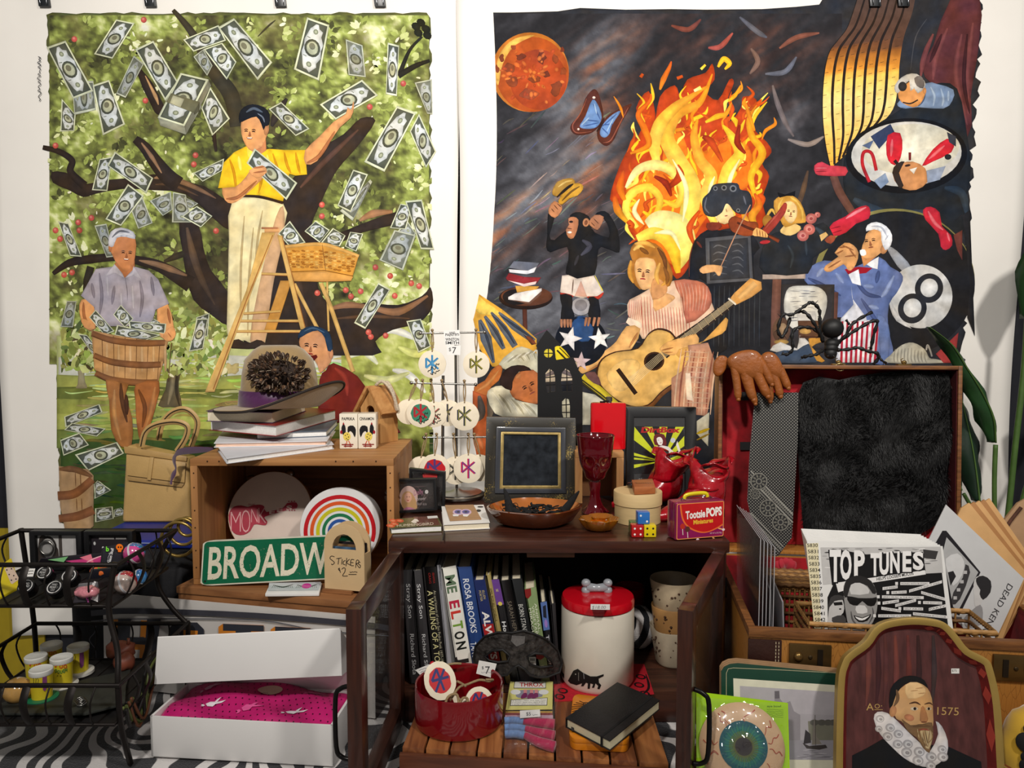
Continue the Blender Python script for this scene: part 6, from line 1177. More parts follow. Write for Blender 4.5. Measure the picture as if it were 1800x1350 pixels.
# framed DirtBox print
dq=[at(1100,715,1.505),at(1224,716,1.505),at(1222,885,1.475),at(1102,885,1.475)];dq[2].z=dq[3].z=TZ
db=thing('framed_print','black frame with a black and yellow sunburst print of a dancer','framed print',V((at(1160,880,1.49).x,1.49,TZ)))
def trace(P,base=2e-4):return planeink(P[0],P[1],P[2],base=base)
I=trace(dq).crop(980,700);inn=[onp(980+x/4.5,700+y/4.5,dq[0],I.n)for x,y in((605,150),(1010,150),(1010,800),(605,800))]
bk_=inn[3].z
MB().ring([dq[0],dq[1],dq[2],dq[3]],inn,(0,.014,0)).build('frame',mat((22,22,24),.35,var=.08),db,bevel=.0008)
MB().slab([p+V((0,.003,0))for p in inn],(0,.002,0)).build('mount',mat((36,36,38),.6),db)
I=Ink(lambda x,y:onp(x,y,dq[0],I0n)+V((0,.003,0)),I.n,base=3e-4).crop(980,700);I0n=I.n
I.poly(Z('615 222 990 228 1005 290 1010 600 605 600'),(26,26,28))
cc=(830,500)
for a0,a1 in((-2.5,-2.25),(-2.05,-1.85),(-1.65,-1.42),(-1.2,-1.0),(-.85,-.6),(-2.95,-2.85),(-.35,-.1),(3.2,3.27),(2.9,3.02),(.15,.3)):
 P=[cc]
 for a in(a0,a1):
  dx,dy=cos(a),sin(a);tt=min((605-cc[0])/dx if dx<-1e-6 else 1e9,(1005-cc[0])/dx if dx>1e-6 else 1e9,(228-cc[1])/dy if dy<-1e-6 else 1e9,(600-cc[1])/dy if dy>1e-6 else 1e9);P.append((cc[0]+dx*tt,cc[1]+dy*tt))
 I.poly(P,(206,214,40))
I.text('DirtBox',660,272,40,(176,26,30),width=315,bold=.05,shear=.15)
I.poly(Z('765 300 800 282 845 290 862 340 855 380 770 370'),(106,30,34),2);I.poly(Z('785 320 815 308 835 335 828 372 800 368'),(236,232,226),2);I.rib([(795,335),(806,333)],4,(30,24,24));I.rib([(812,355),(826,352)],5,(160,30,40))
I.poly(Z('775 410 800 385 830 375 880 385 930 435 960 430 940 370 950 340 980 430 950 445 900 425 885 440 880 480 885 520 780 520 785 470'),(232,226,220),0);I.poly(Z('785 425 880 420 885 500 785 505'),(40,36,40),2);I.poly(Z('778 495 885 495 890 600 770 600'),(190,60,50));I.ell(915,335,20,20,(200,206,214));I.build('print',INKG,db)
MB().slab([at(1207,722,1.5045),at(1218,722,1.5045),at(1218,729,1.5035),at(1207,729,1.5035)],(0,.0006,0)).build('price_sticker',mat((232,232,228),.6),db);MB().slab([p+V((0,.001,0))for p in inn],(0,.0006,0)).build('glass',film((230,230,230),.1,.04),db)
# red ankle boots
BR_=mat((158,8,25),.25,var=.15,scale=60,coat=.5,bump=.5,bscale=70);BRI=mat((140,8,22),.5)
def boot(lab,toe,heel,ankle,top,wd,hgt):
 """sections from the toe to the heel, then the leather shaft leaning back, open at the top with flared flaps"""
 t=thing('ankle_boot',lab,'boot',V((heel.x,heel.y,TZ)),'pair of red pointed ankle boots');d=(heel-toe);d.z=0;L_=d.length;ux=d.normalized();sx=V((-ux.y,ux.x,0));n=16;rows=[]
 prof_=[(0.0,.002,.010,.003),(.06,.008,.016,.0),(.18,.016,.022,.0),(.34,.023,.028,.0),(.5,.026,.040,.0),(.64,.026,.056,.002),(.78,.025,.066,.006),(.92,.024,.068,.010),(1.0,.018,.066,.014)]
 for f,w_,h_,z_ in prof_:
  c=toe+d*f;rows.append([V((c.x,c.y,TZ))+sx*w_*wd*cos(a)+V((0,0,z_+(h_*hgt)*(.5+.5*sin(a))+.001))for a in[2*pi*i/n for i in range(n)]])
 m=MB();vs=[p for r_ in rows for p in r_];k=len(rows);m.add(vs,[(i*n+j,i*n+(j+1)%n,(i+1)*n+(j+1)%n,(i+1)*n+j)for i in range(k-1)for j in range(n)]+[tuple(range(n-1,-1,-1)),tuple((k-1)*n+j for j in range(n))]);m.build('vamp',BR_,t,smooth=70)
 rows=[]
 base=toe+d*.78+V((0,0,TZ+.05*hgt-toe.z))
 for i in range(8):
  f=i/7;c=base.lerp(top,f);rr=.026+.006*f;rows.append([c+ux*rr*1.15*cos(a)*(1+.12*sin(3*a+i))+sx*rr*wd*sin(a)*(1+.1*sin(2*a+i*.8))+V((0,0,.016*f*f*cos(2*a+.6)))for a in[2*pi*j/20 for j in range(20)]])
 m=MB();vs=[p for r_ in rows for p in r_];m.add(vs,[(i*20+j,i*20+(j+1)%20,(i+1)*20+(j+1)%20,(i+1)*20+j)for i in range(7)for j in range(20)]);sh_=m.build('shaft',BR_,t,smooth=80);md=sh_.modifiers.new('thick','SOLIDIFY');md.thickness=.0022
 for a0 in(.3,2.3,4.3):
  def flap(u,v,a0=a0):
   a=a0+(u-.5)*1.5*(1-.55*v);c=base.lerp(top,.97);o_=ux*.036*cos(a)+sx*.032*wd*sin(a);return c+o_*(1+.42*v)+V((0,0,.004+.016*v-.010*v*v+.004*sin(u*5)))
  m=MB();m.grid(flap,8,6);o=m.build('leather_flap',BR_,t,smooth=180);md=o.modifiers.new('thick','SOLIDIFY');md.thickness=.002
 m=MB();z0=base-ux*.026+sx*.0;z1=top-ux*.030;m.tube([z0+V((0,0,-.01)),z0 .lerp(z1,.5)-ux*.004,z1],.0016,6);m.build('zip',mat((90,12,20),.4,.3),t)
 MB().slab([toe+d*.80-sx*.018*wd+V((0,0,TZ-toe.z)),toe+d*.80+sx*.018*wd+V((0,0,TZ-toe.z)),toe+d+sx*.016*wd+V((0,0,TZ-toe.z)),toe+d-sx*.016*wd+V((0,0,TZ-toe.z))],(0,0,.015)).build('heel',mat((60,8,14),.4),t,bevel=.001)
 return t
to1=atz(1062,884,TZ+.006);he1=V((at(1185,850,1.46).x-.012,1.462,TZ));boot('rear red ankle boot with unzipped shaft behind the round box',V((at(1075,880,1.41).x,1.405,TZ)),V((at(1192,850,1.45).x,1.452,TZ)),None,at(1192,800,1.44),1.0,1.0)
to2=atz(1152,912,TZ+.006);boot('front red ankle boot with its toe beside the tin lunchbox',V((to2 .x,to2 .y,TZ)),V((at(1262,860,1.37).x,1.362,TZ)),None,at(1250,818,1.375),1.1,1.05)
# round chip box with stamp block and pebbles
rc=V((at(1121,880,1.322).x,1.322,TZ));rr=43.5/FP*1.30;rt=at(1121,862,1.322).z-TZ;rb=thing('round_box','round pale wooden box with fitted lid beside the dice','box',rc);PW_=mat((206,178,128),.6,var=.06,scale=30,stretch=(1,1,6))
MB().lathe([(rr*.95,0),(rr*.955,.001),(rr*.955,rt-.016)],rc,48).build('box_body',PW_,rb,smooth=40);MB().lathe([(rr*.955,rt-.022),(rr,rt-.022),(rr,rt-.001),(rr*.985,rt),(0,rt)],rc,48).build('lid',PW_,rb,smooth=40)
q4=Z('1113 868 1152 868 1150 850 1110 845');sz0=TZ+rt+.0006
Q=[atz(1115,870,sz0),atz(1152,868,sz0),atz(1147,853,sz0),atz(1110,855,sz0)];st_=MB();st_.slab(Q,(0,0,.012));so=st_.build('stamp_block',wood((140,72,34),(176,104,56),0,9,.5),bevel=.001,label='small wooden rubber stamp block on the round box lid',cat='stamp')
I=planeink(V((0,1.3,sz0+.012)),V((1,1.3,sz0+.012)),V((0,1.4,sz0+.012)),base=3e-4);c=(Q[0]+Q[1]+Q[2]+Q[3])/4
I=Ink(lambda x,y:c+V((x,y,.012+.0002)),(0,0,1));I.ell(-.008,.001,.006,.005,(84,40,20));I.ell(-.008,.001,.005,.004,(160,92,48))
for i in range(4):I.line([(.0+i*.004,-.005),(.0+i*.004,.005)],.001,(84,40,20))
I.build('stamp_mark',INKM,so)
for i,(x,y)in enumerate(((1112,838),(1126,832),(1137,838))):
 p=at(x,y,1.352);MB().ball(V((p.x,1.345+.004*i,TZ+rt+.0055)),(.011,.009,.0055),14,fn=lambda d:1+.15*sin(d.x*5+d.y*3)).build('glass_pebble',mat((24,14,14),.06,var=.2,coat=1),smooth=180,label=['left of the black glass pebbles on the round box','middle one of the black glass pebbles on the round box','right of the black glass pebbles on the round box'][i],cat='pebble',group='black glass pebbles')
 # amber ashtray
ac=V((at(1053,926,1.262).x,1.262,TZ));AM=mat((178,108,16),.06,var=.15,scale=40,coat=.9,trans=.5)
t=MB().lathe(Z('.018 0 .024 .003 .031 .014 .0335 .019 .031 .020 .024 .012 .018 .007 0 .006'),ac,64,sx=1.0,sy=.85,fn=lambda q,z,i:1+.06*sin(q*8)*(1 if 2<=i<=5 else .3)).build('glass_ashtray',AM,smooth=60,label='scalloped amber glass ashtray at the cabinet front edge',cat='ashtray')
MB().lathe(Z('0 .0066 .016 .0072 .021 .012 .020 .0125 0 .009'),ac,32,sy=.85).build('orange_well',mat((216,100,10),.1,var=.35,scale=160,coat=.9),t,smooth=60)
MB().lathe(Z('.012 .0 .016 .002 .0215 .012 .0205 .013 .012 .005 0 .004'),ac+V((.006,.030,.004)),40,sy=.8,fn=lambda q,z,i:1+.05*sin(q*8)).build('amber_saucer',AM,t,smooth=60)
# dice
def die(lab,c,s,col,pips,pc,rz=0):
 t=thing('die',lab,'die',c-V((0,0,s/2)),'coloured dice stacked by the lunchbox');M=Matrix.Translation(c)@Matrix.Rotation(rz,4,'Z');m=MB(M);m.box((-s/2,-s/2,-s/2),(s/2,s/2,s/2));m.build('cube',mat(col,.2,var=.04,coat=.5),t,bevel=s*.09)
 for x,z in pips:MB(M).lathe([(s*.085,0),(s*.085,.0003),(0,.0004)],(0,0,0),12,M=Matrix.Translation((x*s,-s/2,z*s))@Matrix.Rotation(radians(90),4,'X')).build('pip',mat(pc,.3),t)
ds=21.5/FP*1.235;F4=Z('-.24 -.24 .24 -.24 -.24 .24 .24 .24');W_=(238,236,232)
dcx=at(1121,935,1.212).x;die('red die with white pips at the foot of the dice pile',V((dcx,1.212+ds/2,TZ+ds/2)),ds,(176,24,26),F4,W_);die('yellow die with black pips beside the red die',V((dcx+ds*1.03,1.213+ds/2,TZ+ds/2)),ds,(226,200,20),F4,(30,28,24));die('green die half hidden behind the red die',V((dcx+.001,1.2125+ds*1.56,TZ+ds/2)),ds,(44,120,62),F4,W_);die('blue die on top of the dice pile',V((dcx+ds*.52,1.2135+ds*.72,TZ+ds*1.5+.0004)),ds,(44,110,186),[(-.26,.22),(.26,-.26)],W_,.05)
MB().ball(V((dcx+ds*1.1,1.213+ds*1.8,TZ+.008)),(.006,.006,.008),12,fn=lambda d:1-.2*max(0,d.z)).build('white_bead',mat((226,226,222),.2,coat=.5),smooth=180,label='white bead standing behind the yellow die',cat='bead')
# tin lunchbox
la,lb=atz(1187,951,TZ),atz(1273,944,TZ);ux=(lb-la).normalized();uy=V((-ux.y,ux.x,0));wl=(lb-la).length;hl=at(1190,884,la.y).z-TZ;dl=.030
Ml=Matrix.Translation(la)@Matrix(((ux.x,uy.x,0,0),(ux.y,uy.y,0,0),(0,0,1,0),(0,0,0,1)))
lu=thing('tin_lunchbox','small red and purple candy lunchbox tin with yellow handle','lunchbox',la);TINP=mat((134,28,74),.22,.2,var=.06,coat=.5)
m=MB(Ml);m.box((0,.009,.0005),(wl,dl,hl));m.build('tin_body',TINP,lu,bevel=.004);m=MB(Ml);m.box((-.0004,0,.0),(wl+.0004,.0095,hl+.0004));m.build('tin_lid',TINP,lu,bevel=.004,seg=3)
m=MB(Ml);m.tube(cat([(wl*.26,dl*.5,hl+.002),(wl*.30,dl*.5,hl+.0075),(wl*.5,dl*.5,hl+.0095),(wl*.70,dl*.5,hl+.0085),(wl*.74,dl*.5,hl+.003)],4),.0032,8,flat=.7);m.build('handle',mat((216,196,20),.35,coat=.3),lu,smooth=60);m=MB(Ml);m.tube(cat([(wl*.2,dl*.5,hl),(wl*.26,dl*.5,hl+.004),(wl*.74,dl*.5,hl+.004),(wl*.82,dl*.5,hl)],4),.001,6);m.build('handle_wire',STEEL,lu)
I=Ink(lambda x,y:Ml@V((x,-.0001,y)),-uy,base=3e-4,eps=1e-5);W2,H2=wl,hl;k=wl/100
def rr_(x0,y0,x1,y1,r_):return[(x0+r_*(1-cos(a)),y0+r_*(1-sin(a)))for a in(0,.5,1.07,1.57)]+[(x1-r_*(1-sin(a)),y0+r_*(1-cos(a)))for a in(0,.5,1.07,1.57)]+[(x1-r_*(1-cos(a)),y1-r_*(1-sin(a)))for a in(0,.5,1.07,1.57)]+[(x0+r_*(1-sin(a)),y1-r_*(1-cos(a)))for a in(0,.5,1.07,1.57)]
I.poly(rr_(2*k,2*k,W2-2*k,H2-2*k,3*k),(232,150,84));I.poly(rr_(3.4*k,3.4*k,W2-3.4*k,H2-3.4*k,2.5*k),(140,26,84))
I.poly([(10*k,H2-3.4*k),(W2-3.4*k,H2-3.4*k),(W2-3.4*k,H2-44*k),(84*k,H2-52*k),(64*k,H2-58*k),(46*k,H2-56*k),(26*k,H2-46*k),(14*k,H2-30*k)],(196,30,34));I.rib([(9*k,H2-4*k),(14*k,H2-30*k),(26*k,H2-46*k),(46*k,H2-56*k),(64*k,H2-58*k),(84*k,H2-52*k),(96*k,H2-46*k)],[3*k,3*k,2*k,3*k],(232,110,50))
I.text('Tootsie',20*k,H2-31*k,14*k,(240,236,230),down=False,width=40*k,bold=.035,rot=.04);I.text('POPS',62*k,H2-29*k,15*k,(246,240,230),down=False,width=32*k,bold=.05,rot=.04);I.text('Miniatures',36*k,H2-42*k,8*k,(240,190,60),down=False,width=40*k,bold=.03,rot=.04)
for x,y,a in((40,74,.6),(60,76,.2),(80,72,-.6),(92,54,-.3)):
 I.rib([(x*k-6*k*cos(a),H2-y*k-6*k*sin(a)),(x*k+6*k*cos(a),H2-y*k+6*k*sin(a))],2.4*k,(240,180,120));I.ell(x*k+6*k*cos(a),H2-y*k+6*k*sin(a),3*k,2.4*k,(236,214,220),0,10)
for x,y,c in((14,44,(190,50,40)),(24,50,(96,52,44))):I.ell(x*k,H2-y*k,5*k,5.4*k,c,0,16);I.line([(x*k,H2-y*k-5*k),(x*k+k,H2-y*k-16*k)],1.2*k,(236,226,214))
I.text('NET WT 6 OZ (170g)',70*k,8*k,2.6*k,(236,196,206),down=False,width=24*k);I.build('printed_face',INKG,lu)
# ================================================================ the crate on the left and what stands on it
KX0,KX1,KY0,KY1,KZ0,KZ1=-.552,-.2030,1.305,1.555,.1905,.41
CW=lambda ax:wood((146,98,52),(182,130,76),ax,7,.6);CWi=wood((112,70,36),(142,94,52),0,7,.65)
bs=thing('wooden_box','low brown wooden box under the open crate','box',V((-.42,1.4,0)))
a8=radians(-13);ux=V((cos(a8),sin(a8),0));uy=V((-sin(a8),cos(a8),0));B0=V((-.262,1.224,0))
BW=wood((118,74,40),(150,100,58),0,6,.6)
def bbox_(x0,x1,y0,y1,z0,z1):return[B0+ux*x0+uy*y0+V((0,0,z0)),B0+ux*x1+uy*y0+V((0,0,z0)),B0+ux*x1+uy*y1+V((0,0,z0)),B0+ux*x0+uy*y1+V((0,0,z0))],(0,0,z1-z0)
MB().slab(*bbox_(-.325,0,.0,.30,.178,.190)).build('top_plank',BW,bs,bevel=.0015);MB().slab(*bbox_(-.323,-.002,.003,.017,.0,.178)).build('front_plank',BW,bs);MB().slab(*bbox_(-.323,-.309,.017,.29,.0,.178)).build('side_plank',BW,bs);MB().slab(*bbox_(-.016,-.002,.017,.29,.0,.178)).build('side_plank',BW,bs)
cr=thing('wooden_crate','open fronted pale wooden crate lying on its side under the hat','crate',V(((KX0+KX1)/2,1.43,KZ0)));T_=.012
for i in range(3):MB().box((KX0,KY0+(KY1-KY0)*i/3+.0006,KZ1-T_),(KX1,KY0+(KY1-KY0)*(i+1)/3-.0006,KZ1)).build('top_slat',CW(0),cr,bevel=.0008)
for i in range(2):MB().box((KX0,KY0+(KY1-KY0)*i/2+.0006,KZ0),(KX1,KY0+(KY1-KY0)*(i+1)/2-.0006,KZ0+.010)).build('bottom_slat',CW(0),cr,bevel=.0008)
for x in(KX0,KX1-T_):
 MB().box((x,KY0,KZ0+.010),(x+T_,KY0+.0165,KZ1-T_)).build('corner_post',CW(2),cr,bevel=.0008)
 for i in range(2):MB().box((x+.001,KY0+.017+(KY1-KY0-.017)*i/2,KZ0+.010),(x+T_-.001,KY0+.0165+(KY1-KY0-.017)*(i+1)/2,KZ1-T_)).build('side_slat',CW(2),cr)
zz=[KZ0+.010,KZ0+.075,KZ0+.138,KZ1-T_]
for i in range(3):MB().box((KX0+T_,KY1-.010,zz[i]+.0006),(KX1-T_,KY1-.001,zz[i+1]-.0006)).build('back_slat',CWi,cr)
m=MB()
for x in(KX0+.006,KX1-.006):
 for z in(KZ0+.03,KZ0+.06,KZ0+.1,KZ0+.13,KZ0+.17,KZ0+.195):m.ball((x,KY0,z),.0014,6)
for x in(KX0+.03,KX0+.05,KX0+.1,KX0+.25,KX0+.28,KX1-.03):m.ball((x,KY0,KZ1-.004),.0014,6)
m.build('nail_heads',mat((56,36,24),.5,.4),cr,kind='stuff')
I=Ink(lambda x,y:V((KX1+.0002,x,y)),(1,0,0),base=2e-4)
for s_,y,z in(('BXV',1.36,.375),('BKW',1.40,.30)):I.text(s_,y,z,.018,(96,60,34),rot=-pi/2,down=False,width=.05)
I.build('stencil',INKM,cr)
for x,z in((-.30,.375),(-.235,.378)):MB().lathe(Z('.006 0 .006 .0006 0 .0006'),V((0,0,0)),14,M=Matrix.Translation((x,KY1-.010,z))@Matrix.Rotation(radians(90),4,'X')).build('knot',mat((70,40,22),.7),cr)
# ---- inside: tambourine
tc_=V((at(466,890,1.40).x,1.395,KZ0+.0262));R_=.0785;tl=radians(24);tu=V((0,sin(tl),cos(tl)));tn_=V((0,-cos(tl),sin(tl)));cc_=tc_+tu*R_
Mt=Matrix.Translation(cc_)@Matrix(((1,0,0,0),(0,tu.y,tn_.y,0),(0,tu.z,tn_.z,0),(0,0,0,1)))
tb=thing('tambourine','cream tambourine with a red guitar shaped band logo','tambourine',tc_)
m=MB(Mt);m.lathe([(R_*.93,-.036),(R_,-.036),(R_,-.001),(R_*.985,0),(R_*.93,-.002),(R_*.93,-.036)],(0,0,0),56);m.build('wooden_hoop',wood((150,104,66),(178,132,88),0,9,.5),tb,smooth=40)
m=MB(Mt);m.lathe([(R_*.985,-.0012),(R_*.985,.0004),(0,.0006)],(0,0,0),56);m.build('drumhead',mat((196,178,166),.5,var=.06,scale=25),tb,smooth=40)
for a in(.15,1.25,2.2,3.05,3.9,5.4):
 p=V((R_*1.04*cos(a),R_*1.04*sin(a),-.014));m=MB(Mt);M2=Matrix.Translation(p);m.lathe(Z('0 .004 .006 .003 .0095 .0 .006 .0012 0 .002'),(0,0,0),16,M=M2);m.lathe(Z('0 -.004 .006 -.003 .0095 0 .006 -.0012 0 -.002'),(0,0,0),16,M=M2);m.build('jingle',STEEL,tb,smooth=60)
I=Ink(lambda x,y:onp(x,y,cc_+tn_*.0012,tn_),tn_,base=2e-4).crop(320,780);RL=(150,22,48)
I.text('THE',522,495,20,RL,width=56)
I.poly(Z('370 600 375 540 410 498 470 488 520 500 560 488 615 482 650 495 668 540 800 505 830 470 905 465 908 510 835 525 690 565 650 585 675 615 660 645 610 640 570 640 540 690 490 720 430 718 390 680'),RL,2)
for s_,x,y,h,w_ in(('M',385,700,170,80),('O',470,705,190,70),('N',548,625,115,50),('K',605,630,130,60)):I.text(s_,x,y,h,(200,150,150),width=w_,bold=-.02)
for i,s_ in enumerate('EES'):I.text(s_,690+i*60+(15 if i==2 else 0),556-i*16,34,(206,180,172),width=46,bold=.03)
for i in range(3):I.ell(845+i*22,456,7,5,RL,0,8);I.ell(850+i*20,527,7,5,RL,0,8)
I.build('logo',INKM,tb)
# rainbow plaque
rcx=at(597,950,1.345);rb_=V((rcx.x,1.338,KZ0+.0178));RR=.0715;tl=radians(8);tu=V((0,sin(tl),cos(tl)));tn_=V((0,-cos(tl),sin(tl)));cc_=rb_+tu*RR
Mr=Matrix.Translation(cc_)@Matrix(((1,0,0,0),(0,tu.y,tn_.y,0),(0,tu.z,tn_.z,0),(0,0,0,1)))
rp=thing('rainbow_tin','round white tin with a rainbow on its lid inside the crate','tin',rb_);m=MB(Mr);m.lathe([(0,-.045),(RR*.98,-.045),(RR*.98,-.008),(RR,-.008),(RR,-.001),(RR*.99,0),(0,0)],(0,0,0),56);m.build('tin_body',mat((214,212,212),.35,var=.03),rp,smooth=40)
I=Ink(lambda x,y:Mr@V((x,y,0)),tn_,base=3e-4,eps=1e-5)
for r0,r1,c in((.90,.80,(180,24,34)),(.74,.65,(206,84,34)),(.59,.50,(190,184,30)),(.44,.36,(30,110,70)),(.30,.22,(40,80,150))):
 n=30;P=[(RR*r0*cos(-.3+i*(pi+.6)/n),RR*r0*sin(-.3+i*(pi+.6)/n)-.006)for i in range(n+1)]+[(RR*r1*cos(-.3+i*(pi+.6)/n),RR*r1*sin(-.3+i*(pi+.6)/n)-.006)for i in range(n+1)];I.raw(P,[(i,i+1,n+2+i,n+1+i)for i in range(n)],c)
I.build('rainbow',INKG,rp)
q=random.Random(2);m=MB();fc_=V((-.232,1.47,KZ0+.12))
for i in range(80):
 d=V((q.gauss(0,1),q.gauss(0,1),q.gauss(0,1))).normalized();m.tube([fc_+d*.004,fc_+d*.011,fc_+d*.016],[.0022,.0018,.0004],5)
t=thing('feather_duster','white fluffy duster standing in the right corner of the crate','duster',V((fc_.x,fc_.y,KZ0+.0105)));m.build('fluff',mat((206,202,198),.9),t,smooth=180,kind='stuff');MB().tube([V((fc_.x,fc_.y,KZ0+.0108)),fc_],.002,8).build('stick',mat((120,84,50),.6),t)
# street sign
SY=1.2955;sg=thing('street_sign','green street sign BROADWAY with worn white letters before the crate','sign',V((at(500,1000,SY).x,SY,KZ0)))
sq=[at(357,948,SY),at(652,935,SY),at(652,1012,SY),at(352,1028,SY)];dz=KZ0+.0004-min(sq[2].z,sq[3].z);sq=[p+V((0,0,dz))for p in sq]
R5=rquad(sq[0],sq[1],sq[2],sq[3],.07);MB().slab(R5,(0,.0016,0)).build('sign_plate',mat((206,202,184),.45,var=.12),sg)
I=planeink(sq[0],sq[1],sq[2],base=2e-4,eps=1e-5);c=sum(sq,V())/4;nn=Vn=I.n
def sgp(u,v):return sq[0].lerp(sq[1],u).lerp(sq[3].lerp(sq[2],u),v)
I=Ink(lambda x,y:sgp(x/300,y/80),nn,base=2e-4,eps=1e-5)
I.poly(rr_(2.5,2.5,297.5,77.5,7),(12,98,66))
I.text('BROADWAY',12,68,56,(222,214,190),width=276,bold=.018)
q=random.Random(6)
for i in range(330):
 x=q.uniform(10,290);y=q.uniform(12,68);I.ell(x,y,q.uniform(.3,1.1),q.uniform(.2,.8),q.choice([(120,120,100),(150,146,124),(60,90,70)]),q.uniform(0,3),6,k=I.k+1+i%6)
I.k+=8;I.ell(8,72,2.2,2.2,(30,40,34));I.ell(9,12,2,2,(50,80,62));I.build('lettering',INKM,sg)
# sticker caddy
fc0,fc1=V((at(571,1035,1.268).x,1.268,KZ0+.0062)),V((at(641,1035,1.250).x,1.250,KZ0+.0062));ux=(fc1-fc0).normalized();uy=V((-ux.y,ux.x,0));wd=(fc1-fc0).length
zs=at(600,922,1.258).z-KZ0-.006;sb=thing('sticker_caddy','light wooden caddy with arched ends hand lettered STICKERS','caddy',fc0 .lerp(fc1,.5));PLY=mat((206,176,132),.6,var=.08,scale=16)
MB().slab([fc0+uy*-.004+V((-.002,0,-.006)),fc1+uy*-.004-ux*.022+V((0,0,-.006)),fc1+uy*.02-ux*.022+V((0,0,-.006)),fc0+uy*.02+V((-.002,0,-.006))],(0,0,.0055)).build('foot_block',BW,sb)
def arch(off):
 h=wd/2;zc=zs-h*1.02;o_=[fc0+uy*off,fc1+uy*off]+[fc0 .lerp(fc1,.5)+uy*off+ux*h*cos(a)+V((0,0,zc+h*1.02*sin(a)))for a in[pi*i/16 for i in range(17)]]
 hh=[fc0 .lerp(fc1,.5)+uy*off+ux*h*.60*cos(a)+V((0,0,zc-.006+h*.72*sin(a)))for a in[pi*i/10 for i in range(11)]]
 return o_,hh
for off,nm in((0,'front_panel'),(.022,'back_panel')):
 o_,hh=arch(off);pl2=lambda P:[((p-fc0).dot(ux)*1000,(p.z-fc0 .z)*1000)for p in P]
 V2,F2=shell(pl2(o_),[pl2(hh)],9);m=MB();fv=[fc0+uy*off+ux*(p.x/1000)+V((0,0,p.y/1000))for p in V2];n0=len(fv);m.add(fv+[p+uy*.0028 for p in fv],[tuple(f)for f in F2]+[tuple(n0+i for i in reversed(f))for f in F2])
 for ring in(o_,hh):k=len(ring);m.add(ring+[p+uy*.0028 for p in ring],[(i,(i+1)%k,k+(i+1)%k,k+i)for i in range(k)])
 m.build(nm,PLY,sb)
for p in(fc0,fc1-ux*.0028):MB().slab([p+uy*.0028,p+ux*.0028+uy*.0028,p+ux*.0028+uy*.022,p+uy*.022],(0,0,zs*.56)).build('side_panel',PLY,sb)
I=Ink(lambda x,y:onp(x,y,fc0-uy*.0002,uy),-uy,base=2e-4).crop(560,900,7.5)
for s_,pts in(('S',Z('210 590 170 580 150 610 190 645 210 670 180 695 170 680')),('T',[(235,615),(305,605)]),('T',[(268,612),(258,690)]),('I',[(312,620),(305,690)]),('C',Z('355 640 330 650 325 685 352 695')),('K',[(372,605),(362,715)]),('K',Z('410 620 372 665 420 700')),('E',Z('470 630 430 628 425 700 465 706')),('E',[(428,665),(460,668)]),('R',Z('490 735 500 640 530 640 528 672 500 680 530 725')),('S',Z('552 665 530 660 528 685 552 705 545 735 525 722')),('2',Z('305 755 330 735 352 745 345 790 318 840 385 842')),('$',Z('280 740 262 748 270 765 282 775')),('$',[(272,735),(290,800)]),('-',[(395,822),(500,822)])):I.rib(pts,[8,9,8],(34,28,28),sm=4)
I.scrib(412,792,100,18,(34,28,28),8,9);I.build('handwriting',INKM,sb)
q=random.Random(4)
for i,lab in enumerate(('dark sticker sheet at the front of the plywood caddy','blue sticker sheet second in the plywood caddy','brown sticker sheet third in the plywood caddy','black sticker sheet at the back of the plywood caddy')):
 o=fc0+uy*(.006+.0042*i)+ux*(.006+.004*i);w_=wd-.016-.002*i;z1=zs*(.60+.03*i);m=MB();m.slab([o+V((0,0,.003)),o+ux*w_+V((0,0,.003)),o+ux*w_+V((0,0,z1)),o+V((0,0,z1))],uy*.0012);m.build('sticker_sheet',mat([(60,52,44),(70,100,130),(120,92,62),(40,34,40)][i],.4,var=.6,scale=60),label=lab,cat='sticker',group='sticker sheets in the caddy')
 # eyelash pack
ez=KZ0;E4=[atz(466,1044,ez+.005),atz(561,1043,ez+.005),atz(566,1025,ez+.005),atz(474,1028,ez+.005)];E4=[V((p.x,p.y,ez+.0004))for p in E4]
ep=thing('eyelash_pack','flat white pack of false eyelashes with a pink sticker','pack',sum(E4,V())/4);MB().slab(E4,(0,0,.005)).build('tray',mat((226,224,222),.3,var=.03),ep,bevel=.001)
I=planeink(V((0,1.2,ez+.0056)),V((1,1.2,ez+.0056)),V((0,1.3,ez+.0056)),base=2e-4).crop(320,780)
I.poly(Z('690 1100 1100 1090 1080 1160 680 1165'),(196,200,204))
for x in(800,990):
 I.rib([(x-80,1118),(x,1135),(x+80,1112)],8,(40,36,36))
 for i in range(12):I.line([(x-75+i*13,1122+6*sin(i*.28)),(x-90+i*15,1142)],2.5,(50,46,46))
I.ell(985,1126,38,20,(206,50,150),-.1);I.build('lash_print',INKG,ep)
# ---- on the crate: stack of books
t,z1=lying('magazine','white magazine at the bottom of the stack under the hat',Z('398 806 587 781 572 762 382 784'),KZ1+.0004,.009,mat((214,216,222),.35,var=.05),PAGEW,'magazine','books stacked on the crate')
t,z1=lying('paperback','thin white paperback with an orange edge, second from the bottom of the stack',Z('376 779 575 775 590 752 392 757'),z1+.0004,.008,mat((226,226,230),.35,var=.04),mat((226,190,168),.7,var=.2,scale=80,stretch=(1,1,30)),'book','books stacked on the crate')
t,z1=lying('paperback','blue grey paperback with white pages in the middle of the stack',Z('450 762 575 757 594 738 460 742'),z1+.0004,.011,mat((70,86,104),.35,var=.2),PAGEW,'book','books stacked on the crate')
t,z1=lying('hardback_book','red hardback second from the top of the stack',Z('367 738 485 748 592 720 474 711'),z1+.0004,.020,mat((134,14,22),.35,var=.08),PAGEW,'book','books stacked on the crate')
